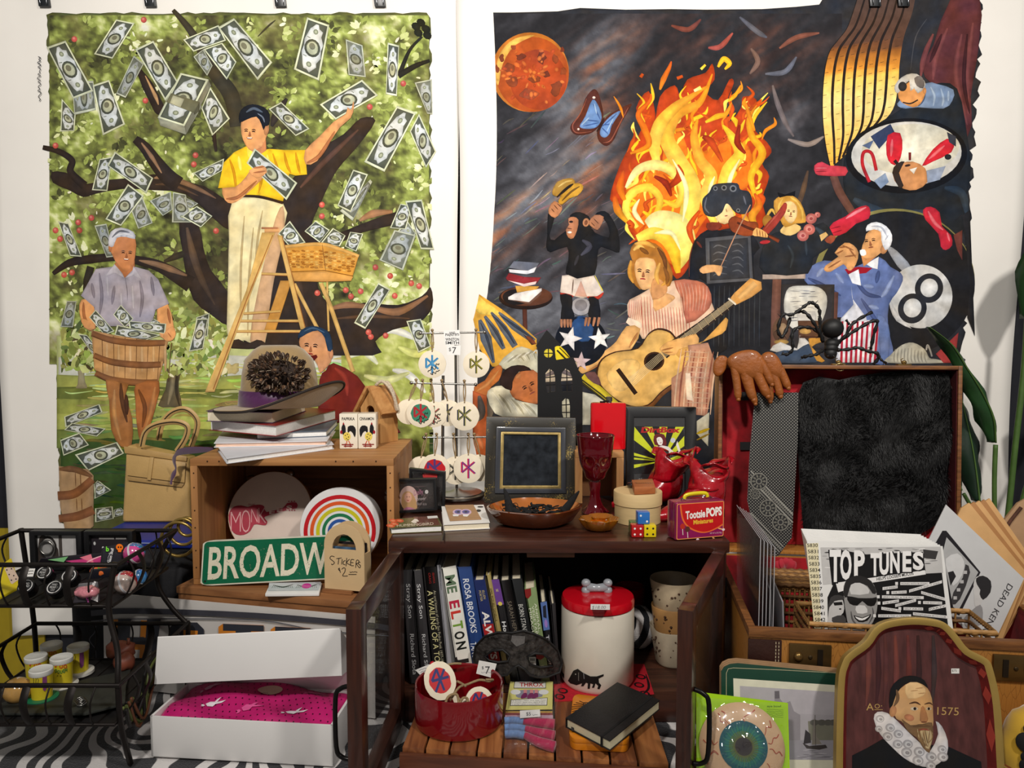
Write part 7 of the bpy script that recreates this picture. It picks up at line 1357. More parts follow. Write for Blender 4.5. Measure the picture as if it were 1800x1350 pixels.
t,z1=lying('hardback_book','purple hardback with cream pages on top of the stack',Z('362 722 479 725 538 706 425 703'),z1+.0004,.020,mat((66,34,82),.4,var=.2),PAGE,'book','books stacked on the crate')
I=planeink(V((0,1.2,z1)),V((1,1.2,z1)),V((0,1.3,z1)),base=2e-4).crop(340,540);I.poly(Z('180 770 300 740 520 745 440 785 200 785'),(110,40,50),2);I.rib(Z('250 750 420 750 560 770'),12,(176,66,56));I.scrib(250,765,260,20,(206,150,90),6,14);I.build('cover_print',INKG,t)
# ---- hat
hc=V((at(492,690,1.46).x,1.46,z1+.0095));hb=thing('felt_hat','tan felt hat with purple band and brown feather puff','hat',V((hc.x,hc.y,z1)));FELT=mat((150,124,82),.9,var=.07,scale=60,sheen=.5,bump=.15,bscale=300);EDGE=mat((38,30,26),.8)
BRr=.121
def brim(u,v):
 a=2*pi*u;r=.072+(BRr-.072)*v;fx,fy=cos(a),sin(a)
 lift=max(0,cos(a+.35))**1.6*.042*v**1.3-.002*v*max(0,-fx)+.001*v
 return hc+V((r*fx*1.0,r*fy*.80,lift-.004+.006*fx*v))
m=MB();m.grid(brim,72,10);o=m.build('brim',FELT,hb,smooth=180);md=o.modifiers.new('thick','SOLIDIFY');md.thickness=.003
MB().tube([brim(i/72,1.0)for i in range(72)],.0026,6,True).build('brim_binding',EDGE,hb,smooth=180)
def crown(q,z,i):return 1+.03*sin(2*q)-(.10*abs(cos(q-.3))if z>.10 else 0)
MB().lathe(Z('.074 -.004 .073 0 .071 .03 .068 .06 .062 .086 .051 .104 .036 .112 .018 .108 0 .104'),hc,48,sy=.84,fn=crown).build('crown',FELT,hb,smooth=180)
MB().lathe(Z('.0742 -.003 .0762 .0 .0754 .012 .0738 .027 .0722 .028'),hc,48,sy=.845,fn=crown).build('ribbon_band',mat((72,22,74),.4,var=.15,scale=40,sheen=.4),hb,smooth=60)
q=random.Random(8);pc_=V((at(490,640,1.40).x,hc.y-.062,hc.z+.062));mA,mB_,mC=MB(),MB(),MB()
for i in range(260):
 th=q.uniform(0,6.283);ph=math.acos(q.uniform(-.2,1));d=V((sin(ph)*cos(th),-cos(ph)*.9,sin(ph)*sin(th)));p=pc_+V((d.x*.046,d.y*.022,d.z*.028));dn=(d+V((q.uniform(-.5,.5),q.uniform(-.3,.1),q.uniform(-.5,.6)))).normalized();sd=dn.orthogonal().normalized();sd.rotate(Quaternion(dn,q.uniform(0,6.28)));L_=q.uniform(.009,.016)
 for mm,k,off in((mA,1.0,0),(mB_,.62,.0005)):
  n_=dn.cross(sd)*off;mm.slab([p+n_,p+dn*L_*.35*k+sd*.0042*k+n_,p+dn*L_*.8*k+sd*.0032*k+n_,p+dn*L_*k+n_,p+dn*L_*.8*k-sd*.0032*k+n_,p+dn*L_*.35*k-sd*.0042*k+n_],dn.cross(sd)*.0003)
 mC.tube([p,p+dn*L_*.9],.0004,4)
mA.build('feather_puff',mat((54,36,24),.7,var=.3),hb,kind='stuff');mB_.build('feather_centres',mat((112,82,58),.7,var=.4,scale=400),hb,kind='stuff');mC.build('feather_quills',mat((196,180,156),.6),hb,kind='stuff')
MB().ball(pc_+V((0,.004,0)),(.040,.018,.025),14).build('puff_core',mat((44,30,22),.8),hb,smooth=180)
# purple ribbon tail over the handbag
RBN=mat((70,20,72),.4,var=.15,sheen=.4);t=MB();t.tube(cat([V((KX0-.012,1.44,KZ1-.004)),at(318,794,1.50),at(306,808,1.525),at(309,825,1.53),at(303,838,1.535),at(300,852,1.535)],5),[.003+.004*abs(sin(i*.42))for i in range(25)]+[.001],8,flat=.12,up=(0,-.2,1));t.build('ribbon',RBN,smooth=60,label='purple satin ribbon trailing off the crate over the tan handbag',cat='ribbon')
# spice boxes
def rooster(I,fl):
 def X(x):return x if not fl else 34-x
 I.poly([(X(4),26),(X(7),20),(X(11),22),(X(12),34),(X(9),40),(X(5),36)],(26,24,26),2);I.poly([(X(16),24),(X(26),22),(X(31),30),(X(29),44),(X(25),36),(X(20),32),(X(16),36)],(26,24,26),2);I.ell(X(14),42,7,8,(222,200,90));
 for a,b in((11,40),(15,38),(17,43),(13,46),(16,48)):I.ell(X(a),b,1.1,1.1,(30,26,24),0,8)
 I.ell(X(3.6),34,2.2,3.4,(150,24,40));I.poly([(X(6),20),(X(8),15),(X(10),20)],(160,28,40));I.line([(X(14),50),(X(13),56)],1.6,(200,90,40));I.line([(X(17),50),(X(20),56)],1.6,(200,90,40));I.rect(min(X(4),X(26)),56,max(X(4),X(26)),58,(130,30,30));I.rect(min(X(8),X(24)),59,max(X(8),X(24)),61,(130,30,30));I.line([(X(11),55),(X(11),62)],1.6,(130,30,30));I.line([(X(20),55),(X(20),62)],1.6,(130,30,30))
sp0=V((at(597,789,1.415).x,1.415,KZ1+.0004));a_=radians(2);ux=V((cos(a_),sin(a_),0));uy=V((-sin(a_),cos(a_),0));sw,sh_=.0335,.0655
for i,s_ in enumerate(('PAPRIKA','CINNAMON')):
 o=sp0+ux*(sw+.0006)*i;t=thing('spice_box','cream ceramic %s box with a black rooster'%s_.lower(),'spice box',o+ux*sw/2,'rooster spice boxes');m=MB();m.slab([o,o+ux*sw,o+ux*sw+uy*.032,o+uy*.032],(0,0,sh_));m.build('box_body',mat((232,224,206),.25,var=.04,coat=.4),t,bevel=.0018)
 I=Ink(lambda x,y,o=o:o+ux*(sw*x/34)+V((0,0,sh_*(1-y/65))),-uy,base=3e-4,eps=1e-5);I.text(s_,17,12,5.4,(30,28,28),align='C',width=24 if i==0 else 27,bold=.02);rooster(I,i==1);I.build('rooster_picture',INKM,t)
 # birdhouse
bo_=V((at(652,770,1.50).x,1.497,KZ1+.0004));a_=radians(-34);ux=V((cos(a_),sin(a_),0));uy=V((-sin(a_),cos(a_),0));bh=thing('birdhouse','small plain wooden birdhouse with a rope loop','birdhouse',bo_);BWD=wood((178,126,70),(208,158,98),2,8,.6)
Mb=Matrix.Translation(bo_)@Matrix(((ux.x,uy.x,0,0),(ux.y,uy.y,0,0),(0,0,1,0),(0,0,0,1)));hw,hd,he,ha=.026,.050,.068,.108
pent=[(-hw,0),(hw,0),(hw,he),(0,ha-.006),(-hw,he)];hole=[(.011*cos(i*pi/8),.062+.011*sin(i*pi/8))for i in range(16)]
V2,F2=shell([(x*1000,z*1000)for x,z in pent],[[(x*1000,z*1000)for x,z in hole]],8);m=MB(Mb);fv=[V((p.x/1000,0,p.y/1000))for p in V2];n0=len(fv);m.add(fv+[p+V((0,.006,0))for p in fv],[tuple(f)for f in F2]+[tuple(n0+i for i in reversed(f))for f in F2])
for ring in(pent,hole):P=[V((x,0,z))for x,z in ring];k=len(P);m.add(P+[p+V((0,.006,0))for p in P],[(i,(i+1)%k,k+(i+1)%k,k+i)for i in range(k)])
m.build('front_wall',BWD,bh);m=MB(Mb);m.slab([(x,hd,z)for x,z in pent],(0,-.006,0));m.build('back_wall',BWD,bh)
for s_ in(-1,1):m=MB(Mb);m.box((min(s_*hw,s_*(hw-.005)),.006,0),(max(s_*hw,s_*(hw-.005)),hd-.006,he));m.build('side_wall',BWD,bh)
for s_ in(-1,1):
 m=MB(Mb);e=V((s_*(hw+.010),0,he-.012));p=V((0,0,ha));n_=V((s_*(ha-he+.012),0,hw+.010)).normalized()*.006;m.slab([e+V((0,-.008,0)),p+V((0,-.008,0)),p+V((0,hd+.006,0)),e+V((0,hd+.006,0))],n_);m.build('roof_board',wood((170,116,62),(200,148,90),1,8,.6),bh,bevel=.001)
rp_=[Mb@V(p)for p in((.004,.012,ha+.004),(.018,.016,ha+.012),(.034,.022,ha-.004),(.042,.026,ha-.026),(.044,.030,ha-.044),(.036,.034,ha-.040),(.030,.036,ha-.016),(.016,.034,ha+.008),(.006,.034,ha+.006))]
MB().tube(cat(rp_,5),.0032,8).build('rope_loop',mat((196,180,156),.95,var=.25,scale=300,bump=.8),bh,smooth=180)
# ---- black duffel, blue case, handbag
m=MB();m.box((-.80,1.345,.002),(-.572,1.665,.222));m.build('duffel_bag',mat((18,18,22),.85,var=.2,scale=40,bump=.5,bscale=60),bevel=.035,seg=4,label='black fabric bag slumped on the blanket beneath the blue case',cat='bag')
bz=.223;Q=[atz(262,954,bz+.014),atz(324,914,bz+.014),atz(190,908,bz+.014),atz(164,934,bz+.014)];Q=[V((p.x,min(p.y,1.66),bz))for p in Q];Q=[V((-.58,1.405,bz)),V((-.575,1.655,bz)),V((-.795,1.655,bz)),V((-.80,1.42,bz))]
t=MB();t.slab(Q,(0,0,.015));bc_=t.build('zip_case',mat((24,40,128),.45,var=.12,scale=30),bevel=.006,seg=3,label='flat blue zip case lying under the tan handbag',cat='case')
MB().tube([p+V((0,0,.010))for p in Q],.0014,6,True).build('piping',mat((120,130,170),.4),bc_,smooth=180)
hz=bz+.0155;HBY=1.545;H4=[at(221,783,HBY+.02),at(331,806,HBY+.02),at(334,914,HBY),at(213,900,HBY)];sh2=hz-.5*(H4[2].z+H4[3].z);H4[2].z=H4[3].z=hz;H4[3].z+=.0;TAN=mat((182,148,92),.45,var=.05,scale=40,bump=.1,bscale=300)
hg=thing('handbag','structured tan leather handbag with two arched handles','handbag',(H4[2]+H4[3])/2)
bv=V((0,.070,0));m=MB();P=[H4[3],H4[2],H4[1],H4[0]];c=sum(P,V())/4;top=V((0,.024,0));m.add([H4[3],H4[2],H4[1],H4[0]]+[H4[3]+bv,H4[2]+bv,H4[1]+V((0,.045,0)),H4[0]+V((0,.045,0))],[(0,1,2,3),(7,6,5,4),(0,4,5,1),(1,5,6,2),(2,6,7,3),(3,7,4,0)]);m.build('body',TAN,hg,bevel=.008,seg=3)
Hn=plane3(H4[0],H4[1],H4[2])
def hp_(x,y,o):return onp(x,y,Hn[0]+Hn[1]*o,Hn[1])
m=MB();m.slab([hp_(60+x/4.5,560+y/4.5,.0005)for x,y in((735,1075),(1205,1140),(1195,1300),(738,1240))],Hn[1]*.004);m.build('pocket',TAN,hg,bevel=.0015)
m=MB();m.slab([hp_(60+x/4.5,560+y/4.5,.0005)for x,y in((738,1245),(1192,1305),(1170,1335),(745,1280))],Hn[1]*.0025);m.build('pocket_lip',mat((160,128,78),.5),hg,bevel=.0008)
m=MB();m.slab([hp_(60+x/4.5,560+y/4.5,.005)for x,y in((920,1095),(950,1098),(925,1280),(897,1275))],Hn[1]*.0025);m.build('tab',TAN,hg,bevel=.0006)
m=MB();m.slab([hp_(60+x/4.5,560+y/4.5,.0005)for x,y in((712,1010),(1210,1090),(1208,1130),(720,1065))],Hn[1]*.0022);m.build('top_band',mat((172,138,84),.45),hg,bevel=.0006)
for pts,Y in((Z('850 1010 880 900 960 840 1100 815 1190 835 1215 880 1190 960 1130 1050'),HBY+.014),(Z('985 960 1010 840 1080 750 1170 715 1240 740 1290 810 1280 900 1240 1010'),HBY+.055)):
 C=cat([at(60+x/4.5,560+y/4.5,Y)for x,y in pts],6);m=MB();m.tube(C,.0062,8,flat=.42,up=(0,0,1));hn_=m.build('handle',TAN,hg,smooth=60);MB().tube([p+V((0,-.004,0))for p in C],.0009,5).build('edge_paint',EDGE,hn_)
 # brass hoops
for i,(x,y,r_,lab)in enumerate(((330,948,.030,'largest brass bangle leaning between the crate and the black bag'),(336,936,.023,'middle brass bangle leaning by the crate'),(342,928,.016,'smallest brass bangle leaning by the crate'))):
 c=at(x,y,1.322);c.x=min(c.x,KX0-.004-r_*.9);MB().tube([c+V((r_*cos(a),.004*i,r_*sin(a)))for a in[2*pi*k/30 for k in range(30)]],.0028,8,True).build('bangle',mat((150,124,66),.3,.7,var=.1),smooth=180,label=lab,cat='bangle',group='brass bangles by the crate')
 # ---- tin sign leaning on the low box
sA,sB=V((-.724,1.326,0)),V((-.222,1.208,0));ux=(sB-sA).normalized();uy=V((-ux.y,ux.x,0));LS=(sB-sA).length;HS=.168;ln=uy*.004
ts=thing('tin_sign','white tin sign with navy and orange block letters behind the carton','sign',sA.lerp(sB,.5));MB().slab([sA+V((0,0,.001)),sB+V((0,0,.001)),sB+ln+V((0,0,HS)),sA+ln+V((0,0,HS))],uy*.002).build('plate',mat((206,202,198),.4,.1,var=.07,scale=12),ts)
I=Ink(lambda x,y:onp(x,y,sA-uy*.0001,uy),-uy,base=3e-4);I.rib(Z('160 1078 240 1074 450 1082 640 1098 690 1106'),[10,10],(62,62,70),sm=4);I.rib(Z('160 1092 240 1088 450 1090 560 1108 690 1118'),[2,2],(90,90,96),sm=4)
NV,OG=(50,52,60),(206,128,46)
def blk(P):I.poly([(x-5,y+4)for x,y in P],OG);I.poly(P,NV)
I.crop(120,1050,7.5)
for P in(Z('660 280 830 280 800 720 620 720'),Z('1040 290 1220 290 1150 830 1000 800'),Z('800 520 1040 530 1030 625 800 610')):I.poly([(x-22,y+16)for x,y in P],OG);I.poly(P,NV)
for P in(Z('960 300 1030 310 1010 520 950 520'),Z('820 630 1000 635 980 900 860 890'),Z('580 290 655 290 640 520 590 510')):I.poly(P,OG)
I.poly(Z('870 690 945 690 930 890 865 885'),(190,188,184));I.poly(Z('1340 400 1400 330 1700 330 1790 420 1790 700 1340 700'),NV);I.poly(Z('1520 430 1710 440 1690 700 1520 700'),OG);I.rib(Z('470 280 380 340 350 460 280 560 360 690 370 860'),12,(62,62,70))
I.crop(250,1050)
for x0,x1,y in((640,962,208),(1052,1332,230)):I.poly([(x0-36,y+24),(x0,y),(x1,y+12),(x1,y+200),(x0-36,y+200)],OG);I.poly([(x0,y),(x1,y+14),(x1,y+62),(x0,y+56)],NV);I.poly([(x0+100,y+50),(x1-100,y+56),(x1-100,y+400),(x0+100,y+400)],NV)
I.build('lettering',printmat(.4,.14,25),ts)
# ---- white carton with pink scarf
WBX=mat((226,224,222),.6,var=.02,scale=8);f0,f1=atz(266,1331,0),atz(586,1349,0);ux=(f1-f0).normalized();uy=V((-ux.y,ux.x,0));Wb=(f1-f0).length;Db=.105;Hb=.062
wb=thing('cardboard_box','open white cardboard carton with a raised lid','box',f0+ux*Wb/2+uy*Db/2+V((0,0,.001)))
def wv_(x,y,z):return f0+ux*x+uy*y+V((0,0,z+.001))
for nm,P,v in(('bottom',[wv_(0,0,0),wv_(Wb,0,0),wv_(Wb,Db,0),wv_(0,Db,0)],V((0,0,.0015))),('front_wall',[wv_(0,0,0),wv_(Wb,0,0),wv_(Wb,0,Hb),wv_(0,0,Hb)],uy*.0025),('back_wall',[wv_(0,Db,0),wv_(Wb,Db,0),wv_(Wb,Db,Hb),wv_(0,Db,Hb)],-uy*.0025),('side_wall',[wv_(0,0,0),wv_(0,Db,0),wv_(0,Db,Hb),wv_(0,0,Hb)],ux*.004),('side_wall',[wv_(Wb,0,0),wv_(Wb,Db,0),wv_(Wb,Db,Hb),wv_(Wb,0,Hb)],-ux*.004)):MB().slab(P,v).build(nm,WBX,wb,bevel=.0006)
yl=.034;lt=lambda x,y,z:wv_(x,y,z)
p00,p01=at(271,1203,1.125),at(599,1188,1.105);p10,p11=at(277,1121,1.135),at(597,1106,1.115)
ld_=thing('lid',None,None,(0,0,0));ld_.parent=wb;ld_.location=wv_(Wb/2,Db,Hb)-V(wb.location)
MB().slab([p00,p01,p11,p10],(0,.0016,.0006)).build('lid_flap',WBX,ld_,bevel=.0004);MB().slab([p10,p11,wv_(Wb,Db,Hb),wv_(0,Db,Hb)],(0,.0012,.0012)).build('lid_panel',WBX,ld_)
MB().slab([p11,p01,p01+V((.002,.045,-.010)),p11+V((.002,.05,-.042))],(.0014,0,0)).build('lid_side',WBX,ld_)
PK=mat((190,34,108),.28,var=.16,scale=14,bump=.7,bscale=22)
def pk(x,y):return .052+.020*sin(pi*min(1,max(0,x/Wb)))**.4*min(1,.35+y/Db*.9)+.007*sin(x*38+y*24)*sin(y*52+x*9)*min(1,y/.02)
m=MB();m.grid(lambda u,v:wv_(.006+(Wb-.012)*u,.004+(Db-.010)*v,pk(Wb*u,Db*v)),60,30,thick=(0,0,-.02));sc=m.build('folded_scarf',PK,smooth=180,label='folded magenta scarf with black dots in the white carton',cat='scarf')
def inbox(x,y):return wv_(x,y,pk((x-.006)/(Wb-.012)*Wb,(y-.004)/(Db-.010)*Db)+.0004)
I=Ink(inbox,(0,-.3,1),base=1e-4)
for j in range(9):
 for i in range(24):I.ell(.012+i*(Wb-.02)/24+(j%2)*.005,.008+j*.0105,.0011,.0013,(40,8,26),0,7)
def bunny(x,y,s,c):I.poly([(x+s*a,y+s*b)for a,b in((-.9,-.1),(-.4,-.6),(.4,-.5),(.6,0),(1.5,.2),(2.0,.6),(1.2,.45),(.7,.35),(1.0,1.1),(.5,.8),(.3,.4),(-.4,.4))],c);I.poly([(x+s*a,y+s*b)for a,b in((-1.1,-.3),(-.8,-.5),(-.9,-.8),(-1.3,-.9),(-1.2,-.6),(-1.5,-.4))],c)
bunny(.075,.04,.010,(232,222,228));bunny(.205,.03,.011,(236,230,234));bunny(.135,.034,.011,(220,90,150));bunny(.055,.075,.010,(190,150,170));bunny(.22,.08,.010,(214,110,160));I.ell(.15,.08,.02,.009,(200,190,160));I.text('ALL',.142,.081,.005,(80,30,50),down=False);I.text('VEGAN',.140,.073,.004,(80,30,50),down=False)
I.build('dots_and_rabbits',INKM,sc,kind='stuff')
# ================================================================ wire basket stand
IRON=mat((34,29,27),.45,.6,var=.2,scale=60)
ws=thing('wire_basket_stand','dark iron stand of two open wire baskets at the left edge','basket stand',V((-.69,1.18,0)))
def basket(x0,x1,yb,yf,zr,zb,ins,nm):
 bk=thing('basket',None,None,(0,0,0));bk.parent=ws;bk.location=V(((x0+x1)/2,(yb+yf)/2,zb))-V(ws.location);bk['label']=nm
 C=[V((x0,yb,zr)),V((x1,yb,zr)),V((x1,yf,zr)),V((x0,yf,zr))];D=[V((x0+ins,yb-ins,zb)),V((x1-ins,yb-ins,zb)),V((x1-ins,yf+ins*.3,zb)),V((x0+ins,yf+ins*.3,zb))]
 MB().tube(C,.0036,8,True).build('rim',IRON,bk,smooth=60);MB().tube(D,.0028,8,True).build('base_wire',IRON,bk,smooth=60)
 for s_ in range(4):
  a,b=C[s_],C[(s_+1)%4];c,d=D[s_],D[(s_+1)%4];n=8 if s_ in(0,2)else 6
  out_=((a+b)/2-sum(C,V())/4);out_.z=0;out_.normalize()
  for i in range(1,n):
   f=i/n;p,q_=a.lerp(b,f),c.lerp(d,f);thick=i%2==0;e=(b-a).normalized()
   P=cat([p,p.lerp(q_,.35)+out_*.012,p.lerp(q_,.75)+out_*.008,q_],4);m=MB();m.tube(P,.0058 if thick else .0014,6,flat=.28 if thick else 1,up=e);m.build('rib',IRON,bk,smooth=60)
 for i in range(1,9):f=i/9;MB().tube([D[0].lerp(D[1],f),D[3].lerp(D[2],f)],.0012,5).build('floor_wire',IRON,bk)
 MB().slab([D[0],D[1],D[2],D[3]],(0,0,-.0008)).build('mesh_floor',mat((20,18,18),.6),bk)
 return D
UB=basket(-.820,-.562,1.262,1.0735,.297,.236,.010,'upper wire basket with bowed ribs');LB=basket(-.800,-.546,1.262,1.036,.138,.080,.010,'lower wire basket with bowed ribs')
for P in([V((-.566,1.076,.300)),V((-.572,1.066,.236)),V((-.556,1.055,.18)),V((-.549,1.040,.138)),V((-.552,1.050,.07)),V((-.554,1.076,.002))],[V((-.822,1.076,.300)),V((-.815,1.05,.134)),V((-.812,1.076,.002))],[V((-.820,1.264,.300)),V((-.806,1.266,.134)),V((-.806,1.266,.002))],[V((-.546,1.266,.138)),V((-.550,1.266,.06)),V((-.552,1.266,.002))]):MB().tube(cat(P,5),.0042,8).build('leg',IRON,ws,smooth=60)
for dy,xs in((0,0),(.006,.006)):MB().tube(cat([V((-.562,1.264+dy,.297)),at(292,955,1.264+dy),at(277,990,1.264+dy),at(278,1030,1.264+dy),at(300,1066,1.264+dy),at(325,1092,1.264+dy),V((-.546,1.264+dy,.138))],6),.0040 if not dy else .0026,8).build('scroll',IRON,ws,smooth=60)
# ---- upper basket
UZ=.2372
def ubox(lab,x0,x1,yt,Y,fill):
 A,B=at(x0,yt,Y),at(x1,yt,Y);P=[A,B,V((B.x,Y,UZ)),V((A.x,Y,UZ))];t=thing('shadow_box',lab,'frame',V(((A.x+B.x)/2,Y,UZ)));c=sum(P,V())/4;inn=[c+(p-c)*.78 for p in P]
 MB().ring(P,inn,(0,.014,0)).build('frame',BLKP,t,bevel=.0016);I=Ink(lambda x,y:inn[0].lerp(inn[1],x).lerp(inn[3].lerp(inn[2],x),y)+V((0,.008,0)),(0,-1,0),base=3e-4)
 MB().slab([p+V((0,.008,0))for p in inn],(0,.001,0)).build('backing',mat(fill,.5,var=.1),t);return t,I,inn
t,I,inn=ubox('clear fronted black display frame with a silver ring in the upper basket',50,142,934,1.236,(190,188,186));I.poly(Z('.0 1 .05 .1 .2 .05 .34 .2 .5 .5 .45 1'),(60,52,48),2);I.ell(.25,.45,.22,.4,(40,36,34));I.ell(.25,.45,.17,.32,(150,148,146));I.rect(.52,0,.6,1,(70,64,60));I.build('card',INKM,t)
MB().tube([V((inn[0].lerp(inn[1],.25).x+.011*cos(a),1.240,(inn[0].z+inn[3].z)/2+.004+.011*sin(a)))for a in[2*pi*i/20 for i in range(20)]],.0018,6,True).build('ring',STEEL,t,smooth=180)
t,I,inn=ubox('dark black display frame beside the ring frame in the upper basket',146,232,934,1.238,(36,30,36));I.rect(.2,.1,.6,.16,(170,166,164));I.rect(.64,.1,.92,.16,(170,166,164));I.ell(.08,.3,.03,.06,(200,200,200));I.ell(.3,.45,.03,.05,(210,210,210));I.build('card',INKM,t)
# pink and green toy bag, skull packs, tins
def pack(lab,q4,z0,z1,col,fn,catg='toy pack',h=.006,name='toy_pack',clear=None):
 P=[atz(x,y,z1 if y<(q4[0][1]+q4[2][1])/2 else z0)for x,y in q4];lo=min(p.z for p in P);t=thing(name,lab,catg,V((sum(p.x for p in P)/4,sum(p.y for p in P)/4,lo)))
 n=(P[1]-P[0]).cross(P[2]-P[0]).normalized()
 if n.z<0:n=-n
 MB().slab(P,-n*h).build('backing_card',col if not isinstance(col,tuple)else mat(col,.4,var=.1),t,bevel=.0008)
 I=planeink(P[0],P[1],P[2],base=3e-4);fn(I);I.build('card_print',INKG,t,kind='stuff')
 if clear:MB().ball(sum(P,V())/4+n*.006,(.018,.012,.008),14,fn=lambda d:1+.15*sin(d.x*7)*sin(d.y*5)).build('blister',mat(clear,.15,var=.4,scale=120,coat=.6),t,smooth=180)
 return t
def skull(I,x,y,s,c):I.ell(x,y,s,s*.9,c,.3,14);I.poly([(x-s*.5,y+s*.5),(x+s*.6,y+s*.5),(x+s*.4,y+s*1.3),(x-s*.4,y+s*1.3)],c);I.ell(x-s*.3,y,s*.22,s*.25,(30,20,24));I.ell(x+s*.35,y,s*.22,s*.25,(30,20,24))
def f1(I):I.text('b',186,969,8,(120,220,60),bold=.04);skull(I,210,962,6.5,(240,120,20));I.text('Neon Skull',194,990,5,(236,236,236),rot=-1.35,width=26,bold=.02);I.scrib(188,992,20,3,(200,200,206),.8,10,-1.35)
pack('black neon skull toy card with an orange skull in the upper basket',Z('182 962 226 952 222 990 178 998'),.262,.292,(24,24,34),f1)
def f2(I):I.text('Skulls',161,1043,5,(236,236,236),rot=-1.2,width=22,bold=.02);skull(I,156,1052,5,(220,90,190));I.scrib(156,1046,20,3,(200,200,206),.7,8,-1.2);I.poly(Z('160 1054 166 1040 173 1042 172 1058'),(232,230,230))
pack('pink and white skull toy pack leaning at the front of the upper basket',Z('138 1026 172 1022 176 1056 128 1060'),.243,.268,(40,34,42),f2,clear=(206,130,140))
def f3(I):skull(I,190,1006,5,(240,120,20));I.text('b',172,1002,6,(120,220,60),bold=.04)
pack('second neon skull toy card lying behind the front ribs',Z('160 1000 200 996 196 1012 154 1016'),.258,.272,(26,26,34),f3,clear=(226,110,50))
def f4(I):I.poly(Z('84 984 120 978 112 988'),(130,190,130));I.poly(Z('115 986 170 980 184 974 178 990 140 992'),(206,66,130));I.poly(Z('140 980 160 974 165 990'),(240,130,150));I.rib(Z('150 990 165 982 182 976'),2,(250,190,200))
pack('flat dark toy bag with pink and green contents in the upper basket',Z('72 982 182 972 180 994 60 1000'),.252,.272,(30,26,34),f4)
for i,(x,y,lab)in enumerate(((77,1006,'round black tin with white ring logo, rear left in upper basket'),(121,1012,'round black tin with white ring logo, rear right in upper basket'),(95,1032,'round black tin with white ring logo, front middle in upper basket'),(45,1030,'round black tin with white ring logo, front left in upper basket'))):
 d=V((.05,-.72,.69)).normalized();c=atz(x,y,.268 if i<2 else .258);r_=.0112;M=Matrix.Translation(c)@V((0,0,1)).rotation_difference(d).to_matrix().to_4x4();t=thing('round_tin',lab,'tin',c-d*.012,'round black tins in the upper basket')
 m=MB(M);m.lathe([(r_*.95,-.018),(r_,-.017),(r_,-.005),(r_*1.05,-.005),(r_*1.05,-.0005),(r_,0),(0,0)],(0,0,0),24);m.build('tin_body',mat((22,21,24),.25,var=.1,coat=.5),t,smooth=40)
 I=Ink(lambda a,b,M=M:M@V((a*r_,-b*r_,.0002)),d,base=2e-4);I.ell(0,0,.86,.86,(206,204,202),0,26);I.ell(0,0,.74,.74,(24,24,26),0,26)
 for j in range(3):I.text(('MAD','BEARD','CO')[j],0,-.2+j*.36,.28,(196,194,192),align='C',width=(.7,1.0,.5)[j])
 I.build('lid_logo',INKM,t)
def capsule(lab,c,r_,cA,cB):t=thing('toy_capsule',lab,'toy capsule',c-V((0,0,r_)));MB().ball(c,r_,20,fn=lambda d:1).build('toy_inside',mat(cB,.3,var=.5,scale=60,coat=.8),t,smooth=180);MB().lathe([(r_*1.0,-.001),(r_*1.04,-.001),(r_*1.04,.002),(r_,.002)],c,28,M=Matrix.Rotation(radians(70),4,'Y')).build('seam',mat((206,206,210),.2,coat=.5),t,smooth=40);MB().lathe([(r_*1.005*cos(a),r_*1.005*sin(a))for a in[i*pi/16 for i in range(9)]],c,24,M=Matrix.Rotation(radians(-60),4,'X')).build('coloured_half',mat(cA,.2,var=.1,coat=.8),t,smooth=180)
capsule('blue and pink capsule ball at the right end of the upper basket',V((at(236,972,1.20).x,1.20,UZ+.0395)),.0165,(30,110,160),(206,70,140));capsule('red capsule ball low in the right end of the upper basket',V((at(214,1018,1.115).x,1.125,UZ+.0175)),.0165,(166,24,40),(190,170,160));capsule('small blue capsule ball behind the red one in the upper basket',V((at(245,1006,1.165).x,1.165,UZ+.0125)),.0115,(30,100,170),(60,130,190))
t=thing('yellow_pack','yellow printed pack with a dotted dice card at the far left','toy pack',V((-.775,1.16,UZ)));A=[atz(-24,1010,.27),atz(20,980,.285),atz(36,1030,.245),atz(-4,1052,.239)];MB().slab(A,(0,0,-.004)).build('pack_body',mat((206,186,30),.3,var=.12,coat=.4),t,bevel=.001);I=planeink(A[0],A[1],A[2],base=3e-4);I.poly(Z('8 1000 20 992 34 1018 20 1028'),(206,182,162))
for a,b in((12,1002),(20,1000),(24,1012),(16,1010),(20,1020),(28,1018)):I.ell(a,b,1.4,1.4,(40,36,34),0,8)
I.build('dice_print',INKM,t,kind='stuff')
t=MB();t.slab([atz(50,1000,.275),atz(62,1000,.275),atz(58,1014,.270),atz(46,1014,.270)],(0,0,.0006));so=t.build('price_label',mat((232,230,228),.6),label='small white price label on the packs in the upper basket',cat='label');I=planeink(atz(50,1000,.2756),atz(62,1000,.2756),atz(58,1014,.2706),base=3e-4);I.scrib(50,1004,9,2,(60,60,60),.8,8);I.scrib(49,1009,9,2,(60,60,60),.8,8);I.build('print',INKM,so)
